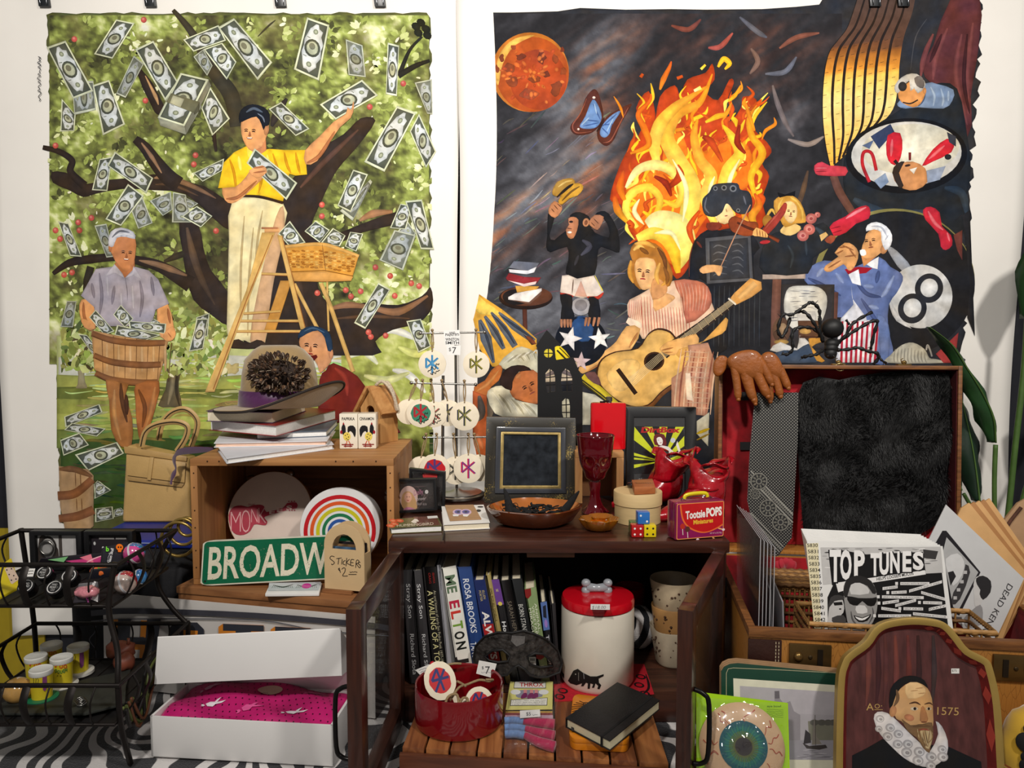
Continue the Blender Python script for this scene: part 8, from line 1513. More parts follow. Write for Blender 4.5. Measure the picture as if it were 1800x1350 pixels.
# ---- lower basket
LZ=.0812
YEL=mat((206,186,40),.4,var=.06)
def can(lab,x,y,zt,z0,txt=True,turn=0,lidc=None):
 c=atz(x,y,zt);r_=.0152;b=V((c.x,c.y,z0));h=zt-z0;t=thing('dough_can',lab,'can',b,'yellow dough cans in the lower basket')
 MB().lathe([(r_*.90,0),(r_*.90,.001),(r_,h-.008),(0,h-.008)],b,32).build('can_body',YEL,t,smooth=40);MB().lathe([(r_*1.02,h-.008),(r_*1.06,h-.007),(r_*1.06,h-.001),(r_*1.0,h),(r_*.9,h-.001),(0,h-.001)],b,32).build('lid',mat((220,220,214),.35,var=.04),t,smooth=40)
 I=cylink(b,r_*1.0,0);I.o=(x,y,1.0)
 dy=0
 if txt:
  q=random.Random(int(x));
  for s_,yy,hh,cols in(('POO',19,7,[(190,50,40),(200,60,40),(190,50,40)]),('DOUGH',28,6,[(40,120,60),(40,110,70),(50,130,50),(40,120,70),(60,120,50)])):
   for i,ch in enumerate(s_):I.text(ch,-11+i*22/len(s_)+turn,yy+2*sin(i),hh,cols[i],width=22/len(s_)*.85,bold=.03)
  I.rib(Z('-13 9 0 11.5 13 9'),[1.6,1.6],(200,70,40));I.text('x',-8,35,4,(40,40,40));I.text('e',-2,35,4,(40,40,40))
 else:
  I.poly(Z('3 12 10 11 10 36 4 38'),(120,60,110),2)
  for i in range(3):I.scrib(-13+i*4,14,18,1.4,(70,66,40),.8,9,pi/2,i)
 I.build('can_print',INKM,t,kind='stuff')
 if lidc:MB().lathe([(r_*1.25,-.006),(r_*1.45,-.005),(r_*1.45,-.0005),(r_*1.3,-.0002),(0,-.0002)],b,36).build('spare_lid',mat(lidc,.35,var=.05),t,smooth=40)
can('rear left yellow dough can',90,1131,.128,LZ+.0005);can('rear right yellow dough can with a purple mark',137,1134,.128,LZ+.0062,False,0,(206,204,196));can('middle left yellow dough can half hidden by the front ones',63,1152,.126,LZ+.0005);can('middle yellow can with red and green lettering on a white lid',108,1154,.130,LZ+.0062,True,0,(214,212,204));can('front yellow dough can with a purple mark on a green lid',72,1175,.130,LZ+.0062,False,0,(20,110,76))
MB().ball(V((at(30,1198,1.10).x,1.10,LZ+.0195)),(.020,.020,.018),20).build('putty_egg',mat((206,160,90),.15,var=.3,scale=40,coat=.8,trans=.2),smooth=180,label='amber putty ball at the left front of the lower basket',cat='putty ball')
for i,(q4,lab)in enumerate(((Z('0 1240 160 1195 230 1180 215 1235 110 1265 0 1262'),'large dark grey folder lying flat in the lower basket'),(Z('100 1262 190 1225 222 1205 220 1240 150 1268'),'smaller dark grey folder on top in the lower basket'))):
 z=LZ+.001+i*.0042;P=[atz(x,min(y,1258),z)for x,y in q4];P=[V((max(-.78,min(-.552,p.x)),max(1.046,min(1.28,p.y)),z))for p in P];MB().slab(P,(0,0,.0035)).build('vinyl_folder',mat((46,48,44),.5,var=.15),label=lab,cat='folder',bevel=.0008)
MB().ball(V((at(213,1165,1.225).x,1.225,LZ+.028)),(.024,.018,.014),18,fn=lambda d:1+.14*sin(d.x*4+1)*cos(d.z*5)).ball(V((at(222,1185,1.21).x,1.207,LZ+.0155)),(.016,.016,.0150),16,fn=lambda d:1+.12*sin(d.y*6+d.x*3)).tube([V((at(225,1150,1.22).x,1.222,LZ+.036)),V((at(226,1143,1.22).x,1.222,LZ+.048))],[.004,.0015],6).build('rubber_toy',mat((120,62,44),.5,var=.15,scale=40),smooth=180,label='brown rubber animal toy crouched in the lower basket',cat='toy')
cb=thing('cable_bundle','tangled bundle of dark cables hanging at the end of the lower basket','cables',V((-.556,1.12,.084)));q=random.Random(3)
for i in range(9):
 P=[V((-.570+q.uniform(0,.012),1.20+q.uniform(-.03,.03),.12+q.uniform(-.01,.01))),V((-.566+q.uniform(-.0,.012),1.15+q.uniform(-.02,.02),.10+q.uniform(-.02,.02))),V((-.560+q.uniform(0,.01),1.10+q.uniform(-.02,.02),.06+q.uniform(-.02,.02))),V((-.560+q.uniform(0,.008),1.075+q.uniform(-.01,.02),.086+q.uniform(0,.01)))]
 MB().tube(cat(P,5),q.choice([.0016,.0022,.003]),6).build('cable',mat(q.choice([(24,22,22),(30,26,24),(110,66,40),(90,100,50)]),.5),cb,smooth=180)
for i in range(3):c=V((at(143,1222+i*4,1.09).x+.004*i,1.085-.004*i,LZ+.0115));MB().tube([c+V((.006*cos(a),.006*sin(a),.0015*sin(a)))for a in[2*pi*k/16 for k in range(16)]],.0013,6,True).build('key_ring',STEEL,smooth=180,label=['rear metal ring on the dark folder','middle metal ring on the dark folder','front metal ring on the dark folder'][i],cat='ring',group='metal rings on the folder')
# ================================================================ the suitcase
RZ=.213;S0=atz(1318,1106,RZ);S1=atz(1800,1131,RZ);ux=(S1-S0).normalized();uy=V((-ux.y,ux.x,0));SW,SD=.425,.372
def su(x,y,z):return S0+ux*x+uy*y+V((0,0,z-RZ))
MS=Matrix(((ux.x,uy.x,0,S0 .x),(ux.y,uy.y,0,S0 .y),(0,0,1,0),(0,0,0,1)))
def croc():
 m,nt,b=_nodes('croc');tc=N(nt,'ShaderNodeTexCoord');mp=N(nt,'ShaderNodeMapping');mp.inputs['Scale'].default_value=(2.6,2.6,.7);nt.links.new(tc.outputs['Object'],mp.inputs[0])
 vo=N(nt,'ShaderNodeTexVoronoi',feature='DISTANCE_TO_EDGE');vo.inputs['Scale'].default_value=60;nt.links.new(mp.outputs[0],vo.inputs['Vector']);
 cr=N(nt,'ShaderNodeValToRGB');cr.color_ramp.elements[0].position=.0;cr.color_ramp.elements[1].position=.03;cr.color_ramp.elements[0].color=L3((126,78,34));cr.color_ramp.elements[1].color=L3((172,116,52));nt.links.new(vo.outputs['Distance'],cr.inputs[0])
 nt.links.new(cr.outputs[0],b.inputs['Base Color']);b.inputs['Roughness'].default_value=.4
 bp=N(nt,'ShaderNodeBump');bp.inputs['Strength'].default_value=.5;bp.inputs['Distance'].default_value=.001;nt.links.new(vo.outputs['Distance'],bp.inputs['Height']);nt.links.new(bp.outputs[0],b.inputs['Normal']);return m
CROC=croc();EDG=wood((96,58,28),(140,90,46),0,20,.5);VEL=mat((150,3,18),.8,var=.55,scale=22,sheen=.12,bump=.3,bscale=60);DLT=mat((52,28,22),.45,var=.15,scale=40,bump=.2,bscale=200);BRS=mat((108,84,48),.4,.75,var=.15)
sc_=thing('suitcase','open vintage crocodile pattern suitcase with red velvet lining','suitcase',su(SW/2,SD/2,0))
W_t=.007
m=MB(MS);m.box((0,0,.001),(SW,W_t,RZ));m.build('front_wall',CROC,sc_,bevel=.001);m=MB(MS);m.box((0,SD-W_t,.001),(SW,SD,RZ));m.build('back_wall',CROC,sc_)
for x in(0,SW-W_t):m=MB(MS);m.box((x,W_t,.001),(x+W_t,SD-W_t,RZ));m.build('side_wall',CROC,sc_,bevel=.001)
m=MB(MS);m.box((W_t,W_t,.001),(SW-W_t,SD-W_t,.008));m.build('bottom',CROC,sc_)
for a,b in(((-.002,-.003,RZ-.010),(SW+.002,.010,RZ+.002)),((-.002,.010,RZ-.010),(.009,SD,RZ+.002)),((SW-.009,.010,RZ-.010),(SW+.002,SD,RZ+.002))):m=MB(MS);m.box(a,b);m.build('rim_binding',EDG,sc_,bevel=.0012)
m=MB(MS);m.box((W_t,W_t,.008),(SW-W_t,W_t+.002,RZ-.001));m.box((W_t,SD-W_t-.002,.008),(SW-W_t,SD-W_t,RZ-.001));m.box((W_t,W_t,.008),(W_t+.002,SD-W_t,RZ-.001));m.box((SW-W_t-.002,W_t,.008),(SW-W_t,SD-W_t,RZ-.001));m.box((W_t,W_t,.008),(SW-W_t,SD-W_t,.010));m.build('velvet_lining',VEL,sc_)
for x0,x1 in((-.002,.043),(SW-.043,SW+.002)):
 m=MB(MS);m.box((x0,-.003,RZ-.062),(x1,.001,RZ-.013));cp=m.build('corner_patch',DLT,sc_,bevel=.0008)
 m=MB(MS)
 for i in range(9):
  for dx in(.004,.008):z=RZ-.058+i*.005;xx=(x1-dx if x0<.1 else x0+dx);m.box((xx-.0005,-.0036,z),(xx+.0005,-.0028,z+.003))
 m.build('stitching',mat((196,180,150),.7),cp,kind='stuff')
for x0 in(.053,SW-.053-.056):
 m=MB(MS);m.box((x0,-.004,RZ-.052),(x0+.056,.0005,RZ-.016));lk=m.build('lock_plate',BRS,sc_,bevel=.0012);s_=1 if x0<.2 else-1;cx=x0+.028
 m=MB(MS);m.ball((cx-s_*.016,-.005,RZ-.034),(.0062,.004,.0062),14);m.build('lock_button',mat((140,112,66),.3,.8),lk,smooth=180);m=MB(MS);m.box((cx+s_*.013-.0035,-.0052,RZ-.046),(cx+s_*.013+.0035,-.0038,RZ-.022));m.build('lock_slot',mat((40,32,24),.5,.5),lk);m=MB(MS);m.ball((cx,-.0045,RZ-.034),(.003,.001,.003),10);m.build('keyhole',mat((70,56,36),.4,.7),lk,smooth=180)
 # lid
tlt=radians(3.5);LU=V((uy.x*sin(tlt),uy.y*sin(tlt),cos(tlt)));LN=ux.cross(LU).normalized();LN=LN if LN.dot(uy)>0 else-LN
LO=su(0,SD-.004,RZ+.004);HL=.350;DL=.060
ML=Matrix(((ux.x,LN.x,LU.x,LO.x),(ux.y,LN.y,LU.y,LO.y),(ux.z,LN.z,LU.z,LO.z),(0,0,0,1)))
lid=thing('lid',None,None,(0,0,0));lid.parent=sc_;lid.location=LO-V(sc_.location);lid['label']='raised lid with red velvet inside'
m=MB(ML);m.box((0,DL-.006,0),(SW,DL,HL));m.build('lid_panel',CROC,lid)
for nm,a,b in(('lid_side',(0,0,0),(W_t,DL-.006,HL)),('lid_side',(SW-W_t,0,0),(SW,DL-.006,HL)),('lid_top',(W_t,0,HL-W_t),(SW-W_t,DL-.006,HL)),('lid_bottom',(W_t,0,0),(SW-W_t,DL-.006,W_t))):m=MB(ML);m.box(a,b);m.build(nm,EDG if nm!='lid_bottom' else CROC,lid,bevel=.0012)
def vel(u,v):return ML@V((W_t+.001+(SW-2*W_t-.002)*u,DL-.008-.006*sin(pi*u)*sin(pi*v)-.0012*sin(u*41+v*13)*sin(v*37),W_t+.001+(HL-2*W_t-.002)*v))
m=MB();m.grid(vel,60,46);m.build('velvet_panel',VEL,lid,smooth=180)
m=MB(ML);m.box((W_t,.004,HL-W_t-.0015),(SW-W_t,DL-.008,HL-W_t));m.box((W_t,.004,W_t),(W_t+.0015,DL-.008,HL-W_t));m.box((SW-W_t-.0015,.004,W_t),(SW-W_t,DL-.008,HL-W_t));m.build('side_lining',mat((70,4,12),.85,var=.3),lid)
def lidp(x,y,o=0):return onp(x,y,LO+LN*o,LN)
for x0,y0,x1,y1 in((1301,777,1325,791),(1303,689,1316,704)):m=MB();m.slab([lidp(x0,y0,.045),lidp(x1,y0,.045),lidp(x1,y1,.045),lidp(x0,y1,.045)],LN*.002);m.build('elastic_strap',mat((34,32,34),.7),lid)
for px in(1474,1589):
 c=lidp(px,640,.012);c=c+LU*(ML@V((0,0,HL))-c).dot(LU);m=MB();m.box(c+V((-.012,-.004,0)),c+V((.012,.008,.003)));m.ball(c+V((0,0,.006)),(.005,.004,.004),10);m.tube([c+V((-.004,0,.004)),c+V((-.006,0,.011)),c+V((-.002,0,.013))],.001,6);lt_=m.build('latch',mat((150,124,76),.3,.9),lid,bevel=.0005)
 if px==1474:MB().tube([c+V((.009*cos(a),-.008,-.003+.007*sin(a)))for a in[2*pi*i/18 for i in range(18)]],.0009,6,True).build('latch_ring',mat((190,170,120),.25,.9),lt_,smooth=180)
 # black fur
fp=Z('1404 690 1412 672 1440 662 1475 668 1510 660 1560 654 1620 650 1668 656 1674 700 1674 760 1666 820 1662 880 1650 920 1600 950 1520 962 1440 960 1412 930 1406 860 1402 780')
ff=thing('fur_pelt','square black fur pelt filling the right of the suitcase lid','fur',lidp(1540,950,.02));V2,F2=shell(fp,[],16);q=random.Random(2)
def fpt(x,y):return lidp(x,y,.022-.006*noise.noise(V((x/40,y/40,0)))-.004*noise.noise(V((x/14,y/14,3))))
m=MB();P=[fpt(p.x,p.y)for p in V2];n0=len(P);m.add(P+[lidp(p.x,p.y,.036)for p in V2],[tuple(f)for f in F2]+[tuple(n0+i for i in reversed(f))for f in F2]);k=len(fp);A=[fpt(*p)for p in fp];B=[lidp(*p,.036)for p in fp];m.add(A+B,[(i,(i+1)%k,k+(i+1)%k,k+i)for i in range(k)]);FURM=mat((8,8,9),.7,var=.5,scale=80);m.build('pelt',FURM,ff,smooth=180)
m=MB();vs=[];fs=[]
for i in range(17000):
 x=q.uniform(1398,1678);y=q.uniform(648,966)
 if not inside((x,y),fp):continue
 p=fpt(x,y);fl=V((noise.noise(V((x/55,y/55,7))),0,noise.noise(V((x/55,y/55,11)))-.15));d=(LN*-.55+ux*fl.x*1.3+V((0,0,1))*fl.z*1.5+V((q.uniform(-.3,.3),0,q.uniform(-.3,.3)))).normalized();L_=q.uniform(.007,.013);s_=d.cross(LN).normalized()*.00042;b=len(vs);bend=V((0,0,-.3*L_));vs+=[p-s_,p+s_,p+d*L_*.6+s_*.8,p+d*L_*.6-s_*.8,p+d*L_+bend];fs+=[(b,b+1,b+2,b+3),(b+3,b+2,b+4)]
m.add(vs,fs);m.build('fur_strands',mat((10,10,11),.5,var=.5,scale=50,spec=.3),ff,kind='stuff')
# tie
def tiemat():
 m,nt,b=_nodes('tie');tc=N(nt,'ShaderNodeTexCoord');sp=N(nt,'ShaderNodeSeparateXYZ');nt.links.new(tc.outputs['Object'],sp.inputs[0]);cb_=N(nt,'ShaderNodeCombineXYZ');nt.links.new(sp.outputs[0],cb_.inputs[0]);nt.links.new(sp.outputs[2],cb_.inputs[1]);mp=N(nt,'ShaderNodeMapping');mp.inputs['Rotation'].default_value=(0,0,radians(45));nt.links.new(cb_.outputs[0],mp.inputs[0]);ck=N(nt,'ShaderNodeTexVoronoi',voronoi_dimensions='2D');ck.inputs['Scale'].default_value=250;ck.inputs['Randomness'].default_value=0;nt.links.new(mp.outputs[0],ck.inputs['Vector']);cr=N(nt,'ShaderNodeValToRGB');cr.color_ramp.elements[0].position=.2;cr.color_ramp.elements[1].position=.3;cr.color_ramp.elements[0].color=L3((150,148,138));cr.color_ramp.elements[1].color=L3((22,22,24));nt.links.new(ck.outputs['Distance'],cr.inputs[0]);nt.links.new(cr.outputs[0],b.inputs['Base Color']);b.inputs['Roughness'].default_value=.5;b.inputs['Sheen Weight'].default_value=.3;return m
ti=thing('necktie','dark dotted necktie with a rosette band hanging in the lid','tie',lidp(1358,985,.0));tp=Z('1328 690 1404 690 1402 780 1396 880 1392 945 1360 987 1325 930 1314 880 1318 800')
m=MB();m.slab([lidp(x,y,-.002)for x,y in tp],LN*.004);m.build('tie_blade',tiemat(),ti)
I=Ink(lambda x,y:lidp(x,y,-.0022),-LN,base=2e-4)
def tl_(d):return(1316,822+d),(1397,906+d)
for d,w_,c in((2,2.5,(150,148,140)),(9,2,(120,118,112)),(16,2.5,(150,148,140)),(23,2,(120,118,112)),(76,2,(150,148,140)),(84,2.5,(120,118,112)),(92,2,(140,138,130))):
 a,b=tl_(d);P=[(a[0]+(b[0]-a[0])*t,a[1]+(b[1]-a[1])*t)for t in[i/24 for i in range(25)]];P=[p for p in P if inside(p,tp)]
 if len(P)>1:I.line([P[0],P[-1]],w_,c)
for x,y in((1327,868),(1350,893),(1372,918),(1334,846)):
 if not all(inside((x+15*cos(a),y+15*sin(a)),tp)for a in(0,1.57,3.14,4.7)):R0=9
 else:R0=15
 I.ell(x,y,R0,R0,(122,120,112),0,26);I.ell(x,y,R0*.86,R0*.86,(40,40,42),0,26);
 for j in range(10):a=j*.628;I.ell(x+R0*.62*cos(a),y+R0*.62*sin(a),R0*.2,R0*.12,(110,108,100),a,8)
 I.ell(x,y,R0*.38,R0*.38,(120,118,110),0,16);I.ell(x,y,R0*.24,R0*.24,(50,50,52),0,12)
I.build('rosette_band',INKM,ti,kind='stuff')
# gloves
GLV=mat((142,78,27),.5,var=.14,scale=50,bump=.5,bscale=120,coat=.15)
def glove(lab,palm,fingers,cuff,o):
 c=sum((lidp(x,y,o)for x,y in palm),V())/len(palm);t=thing('leather_glove',lab,'glove',c,'tan leather gloves over the lid');m=MB();P=[lidp(x,y,o)for x,y in palm]
 n=LN*.013;P=[c+(p-c)*1.1 for p in P];fr_=[c+(p-c)*.86-n for p in P];mid=P;bk=[c+(p-c)*.86+n*.6 for p in P];k=len(P);vs=fr_+mid+bk;fs=[tuple(range(k-1,-1,-1)),tuple(2*k+i for i in range(k))]+[(r*k+i,r*k+(i+1)%k,(r+1)*k+(i+1)%k,(r+1)*k+i)for r in range(2)for i in range(k)];m.add(vs,fs);o_p=m.build('palm',GLV,t,smooth=180);md=o_p.modifiers.new('soft','SUBSURF');md.levels=md.render_levels=3
 for F_ in fingers:
  pts,w_=F_;C=cat([lidp(x,y,o-.004)for x,y in pts],5);kk=len(C);m=MB();m.tube(C,[w_*(.98-.15*i/(kk-1))*(1 if i<kk-2 else(.85 if i==kk-2 else .5))for i in range(kk)],12,flat=.72,up=ux);m.ball(C[-1],w_*.55,10);m.build('finger',GLV,t,smooth=180)
 if cuff:P=[lidp(x,y,o)for x,y in cuff];m=MB();m.slab(P,LN*.010);o_p=m.build('cuff',GLV,t,smooth=180);md=o_p.modifiers.new('soft','SUBSURF');md.levels=md.render_levels=2
glove('rear tan leather glove with fingers hanging to the right',Z('1334 628 1348 617 1364 622 1374 640 1380 664 1360 668 1342 650'),[(Z('1370 648 1378 664 1386 682'),.0085),(Z('1358 655 1366 676 1372 697'),.0088),(Z('1346 655 1352 680 1354 706'),.008)],None,-.008)
glove('front tan leather glove folded over the lid corner',Z('1276 632 1292 620 1318 614 1336 620 1342 640 1344 660 1322 668 1300 660 1284 650'),[(Z('1290 640 1295 672 1298 702'),.0078),(Z('1304 640 1315 675 1325 703'),.0098),(Z('1322 640 1338 672 1350 697'),.0098),(Z('1332 628 1346 652 1357 676'),.0082),(Z('1316 660 1322 688 1328 710'),.007)],Z('1256 630 1268 622 1284 628 1280 645 1268 664 1254 662 1252 645'),-.026)
# spider
SPM=mat((16,16,17),.55,var=.2);sd=thing('toy_spider','large black toy spider perched on the suitcase lid','spider',ML@V((.23,.03,HL)));SY_=ML@V((.23,.02,HL));yS=SY_.y
def sp_(x,y,dy=0):return at(x,y,yS+dy)
MB().ball(sp_(1463,577),(.0205,.018,.0185),20).build('abdomen',SPM,sd,smooth=180);MB().ball(sp_(1462,604),(.0135,.012,.010),16).ball(sp_(1461,612,-.003),(.0125,.011,.010),16).build('thorax',SPM,sd,smooth=180);hd=MB().ball(sp_(1460,621,-.004),(.0115,.011,.011),16).build('head',SPM,sd,smooth=180)
for x in(1456,1465):MB().ball(sp_(x,626,-.013),.0026,10).build('eye',mat((10,10,10),.03,coat=1),hd,smooth=180)
O6=lambda P:[(1340+x/6.923,500+y/6.923)for x,y in P]
for P in(Z('740 700 680 560 600 430 520 340 440 330'),Z('700 640 700 420 690 300 620 230 570 225 480 290 360 370 250 370 190 540 230 640 290 560 340 400'),Z('740 660 640 550 520 520 400 540 360 640 370 780 310 850 240 840'),Z('740 800 660 850 560 870 480 890'),Z('900 700 1000 640 1080 500 1180 420 1330 340'),[(1060,490),(1020,430)],Z('910 720 1040 620 1180 530 1330 450 1400 450 1360 600 1320 790'),Z('900 800 1050 790 1160 770 1280 810 1400 840 1410 900 1350 970'),Z('1400 850 1450 920 1510 960')):
 P=O6(P);n=len(P);C=cat([sp_(x,y,-.012*sin(pi*i/max(1,n-1)))for i,(x,y)in enumerate(P)],4);r0=.0030 if n>3 else .0022;m=MB();m.tube(C,[r0*(1+.35*sin(i*2.1))for i in range(len(C))],6);q=random.Random(n)
 for i in range(2,len(C)-1,3):d=V((q.uniform(-1,1),q.uniform(-.6,.2),q.uniform(-1,1))).normalized()*.010;m.tube([C[i],C[i]+d],[.0010,.0002],4)
 m.build('leg',SPM,sd,smooth=180)
 # ---- inside the suitcase: record sleeves, singles, wicker, prints
GRS='clear record sleeves at the left of the suitcase';CLR=film((226,226,230),.4,.10,.025)
for i in range(5):
 o=.020+.0050*i;A=su(o,.045,.02);B=su(o+.004,.26,.02);zt=.330-.003*i;lab=['outermost clear plastic record sleeve nearest the lunchbox','second clear plastic record sleeve from the left','third clear plastic record sleeve from the left','fourth clear plastic record sleeve from the left','innermost clear plastic record sleeve nearest the tie'][i]
 t=thing('record_sleeve',lab,'record sleeve',A.lerp(B,.5),GRS);MB().slab([A,B,V((B.x-.006,B.y,zt)),V((A.x+.0,A.y,zt))],ux*.0006).build('plastic_sheet',CLR,t);MB().tube([V((A.x,A.y,.02)),V((A.x,A.y,zt)),V((B.x-.006,B.y,zt))],.0007,5).build('sheet_edge',mat((206,206,210),.2,var=.05,trans=.3),t)
for i in range(2):
 A=su(.050+.02*i,.075+.01*i,.02);t=MB();t.slab([A,A+uy*.08,A+uy*.08+V((-.012,0,.24-.02*i)),A+V((-.010,0,.225-.02*i))],ux*.002);t.build('grey_folder',mat((150,150,154),.35,var=.1,coat=.3),label=['grey glossy record folder behind the clear sleeves','second grey record folder leaning toward the wicker'][i],cat='folder')
WK=mat((150,108,58),.6,var=.35,scale=120);WK2=mat((112,76,40),.65,var=.3,scale=120)
def wicker(lab,x0,x1,y0,y1,z0,z1,rows,lidon=False):
 t=thing('wicker_basket',lab,'basket',su((x0+x1)/2,(y0+y1)/2,z0));n=26
 for k in range(rows):
  z=z0+.004+(z1-z0-.006)*k/(rows-1);P=[]
  for i in range(4*n):
   s_,f=i//n,(i%n)/n;w_=.0012*(1 if(i+k)%2 else-1)
   P.append(su(*[(x0+(x1-x0)*f,y0+w_,z),(x1+w_,y0+(y1-y0)*f,z),(x1-(x1-x0)*f,y1+w_,z),(x0+w_,y1-(y1-y0)*f,z)][s_]))
  MB().tube(P,.0026,5,True).build('woven_strand',WK if k%2 else WK2,t,smooth=180)
 for i in range(14):
  f=i/13;
  for y in(y0,y1):MB().tube([su(x0+(x1-x0)*f,y,z0),su(x0+(x1-x0)*f,y,z1+.001)],.0016,5).build('stake',WK,t)
 MB().tube([su(*p)for p in((x0,y0,z1),(x1,y0,z1),(x1,y1,z1),(x0,y1,z1))],.0034,6,True).build('rim',mat((180,134,76),.55,var=.3,scale=90),t,smooth=60);m=MB(MS);m.box((x0,y0,z0),(x1,y1,z0+.002));m.build('floor',WK2,t)
 if lidon:
  L_=thing('lid',None,None,(0,0,0));L_.parent=t;L_.location=V((0,0,z1-z0))
  for k in range(9):f=k/8;MB().tube([su(x0-.004+(x1-x0+.008)*i/16,y0-.004+(y1-y0+.008)*f,z1+.004+.001*(1 if(i+k)%2 else-1))for i in range(17)],.0034,5).build('woven_strand',WK if k%2 else WK2,L_,smooth=180)
 return t
bzt=RZ-.006
wicker('small lidded wicker box behind the singles basket',.050,.150,.165,.235,.011,.222,16,True)
wicker('open wicker basket holding the black and white singles',.085,.330,.022,.105,.011,RZ+.004,16)
# singles
q4=Z('1418 950 1657 960 1677 1118 1447 1118');Yb,Yt=su(.2,.032,0).y,su(.2,.060,0).y
GS='black and white seven inch singles';SLV=mat((232,231,228),.3,var=.03,coat=.4)
n_s=(uy*-1.0+V((0,0,.22))).normalized();base0=su(0,.030,.19)
for i in range(8,-1,-1):
 o=base0+uy*.0066*i;dx,dy=-1.2*i,-2.6*i
 P=[onp(x+dx*(1 if x<1550 else 4),y+dy,o,n_s)for x,y in q4];P[2]=P[2]+(P[2]-P[1])*.55;P[3]=P[3]+(P[3]-P[0])*.55;zmin=.0145
 for j in(2,3):
  if P[j].z<zmin:a=P[1 if j==2 else 0];f=(zmin-a.z)/(P[j].z-a.z);P[j]=a+(P[j]-a)*f
 lab='front single with a grinning man in sunglasses on its cover' if i==0 else['','first single behind the grinning man cover','second single behind the grinning man cover','third single behind the grinning man cover','fourth single behind the grinning man cover','fifth single behind the grinning man cover','sixth single behind the grinning man cover','seventh single behind the grinning man cover','rearmost single behind the grinning man cover'][i]
 t=thing('record_single',lab,'record',(P[2]+P[3])/2,GS);MB().slab(P,-n_s*.0026).build('sleeve',SLV,t)
 if i:continue
 I=planeink(P[0],P[1],P[2],base=2e-4,eps=8e-6).crop(1400,850)
 BK2=(22,21,22)
 I.poly(Z('75 475 172 470 195 1180 145 1180'),(226,216,180))
 for j,s_ in enumerate(('5830','5831','5832','5833','5834','5835','5836','5837','5838','5839','5840','5841','5842','5843')):I.text(s_,84+j*5,502+j*49,28,(30,28,26),width=84,bold=.01)
 I.poly(Z('190 505 1140 500 1160 705 210 800'),(196,194,192));q=random.Random(3)
 for j in range(90):x=q.uniform(195,1080);y=q.uniform(510,700);I.rib([(x,y),(x+q.uniform(20,70),y+q.uniform(-4,4))],q.uniform(4,12),q.choice([(120,118,118),(70,68,68),(232,230,228),(160,158,156)]),k=I.k+1+j%8)
 I.k+=10;I.poly(Z('1000 520 1120 535 1100 600 1010 590'),(60,58,58));I.poly(Z('250 525 290 515 550 560 1000 540 1020 690 550 760 320 830 280 800'),BK2);I.poly(Z('300 780 700 730 1150 705 1205 1180 250 1180 245 900'),BK2)
 I.poly(Z('310 785 1015 685 1022 718 560 790 330 860'),(236,234,232))
 for s_,x,y,h,w_ in(('T',262,765,235,90),('O',345,748,215,90),('P',455,725,190,85),('T',585,720,165,70),('U',655,712,165,75),('N',740,700,160,75),('E',838,690,150,70),('S',920,675,130,85)):I.text(s_,x+8,y+6,h,BK2,width=w_,bold=.06);I.text(s_,x,y,h,(240,238,236),width=w_,bold=.04)
 I.text('HELPS LOOSEN MUCUS',635,768,24,BK2,rot=-.16,width=295,bold=.015)
 I.poly(Z('370 860 385 780 440 735 510 730 590 770 630 850 640 960 620 1060 580 1130 520 1180 440 1180 400 1080'),(150,148,146),2);I.poly(Z('370 880 385 780 440 735 510 730 590 770 632 860 600 870 560 810 480 790 420 830 400 900'),(40,38,38),2);I.poly(Z('430 800 500 785 560 820 570 870 430 875'),(206,204,202),2);I.poly(Z('400 890 490 905 600 905 640 900 615 965 560 965 520 930 480 965 420 950'),(26,25,26),2);I.poly(Z('470 970 540 965 560 1020 480 1025'),(214,212,210),2);I.poly(Z('450 1040 520 1060 590 1030 560 1085 490 1095'),(30,28,28),2);I.poly(Z('462 1050 520 1066 578 1042 540 1076 495 1080'),(240,238,236),2);I.rib(Z('430 1010 445 1080 490 1130'),14,(90,88,88));I.rib(Z('600 980 605 1040 570 1110'),12,(90,88,88))
 I.poly(Z('255 1000 290 900 350 900 375 960 370 1020 330 1060 280 1120 400 1100 430 1180 260 1180'),(196,194,192),2);I.poly(Z('250 990 270 900 330 880 380 900 360 920 300 930'),(60,58,58),2);I.poly(Z('290 940 360 935 365 960 300 965'),(26,25,26));I.ell(345,992,10,6,(26,25,26));I.poly(Z('280 1060 370 1040 390 1100 300 1110'),(70,68,68),2)
 for j,(x,y,w_,a,s_)in enumerate(((820,790,230,.0,'MONKS WITH BUZZERS'),(680,830,120,-.12,'THE WEENY'),(750,862,120,-.05,'THE TOEES'),(890,850,270,-.28,'JOIN PAUL AND IT WINS'),(675,895,330,.02,'JERRY MUSIC & THE ROCKERS'),(985,860,200,.28,'SOUTH EMBARGO'),(680,945,130,-.14,'THE SCABS'),(780,965,170,-.26,'TOTAL CONTROL'),(1000,940,150,.03,'THE EDITORS'),(670,985,155,.14,'CHARTREUSE'),(845,988,155,.02,'SELF ABUSE'),(1045,995,140,-.22,'PARTY'),(645,1045,260,.0,'LENNY & THE ULTIMATES'),(920,1028,280,.1,'PROLETARIAN BOYS CLUB'))):
  c,s2=cos(a),sin(a);I.poly([(x,y-11),(x+w_*c,y-11+w_*s2),(x+w_*c,y+12+w_*s2),(x,y+12)],(226,224,222));I.text(s_,x+8,y+8+8*s2,13,(60,58,58),rot=a,width=w_*.9)
  if j%2==0:I.rect(x-40,y-12,x-18,y+12,(226,224,222))
 I.build('cover_print',INKG,t,kind='stuff')
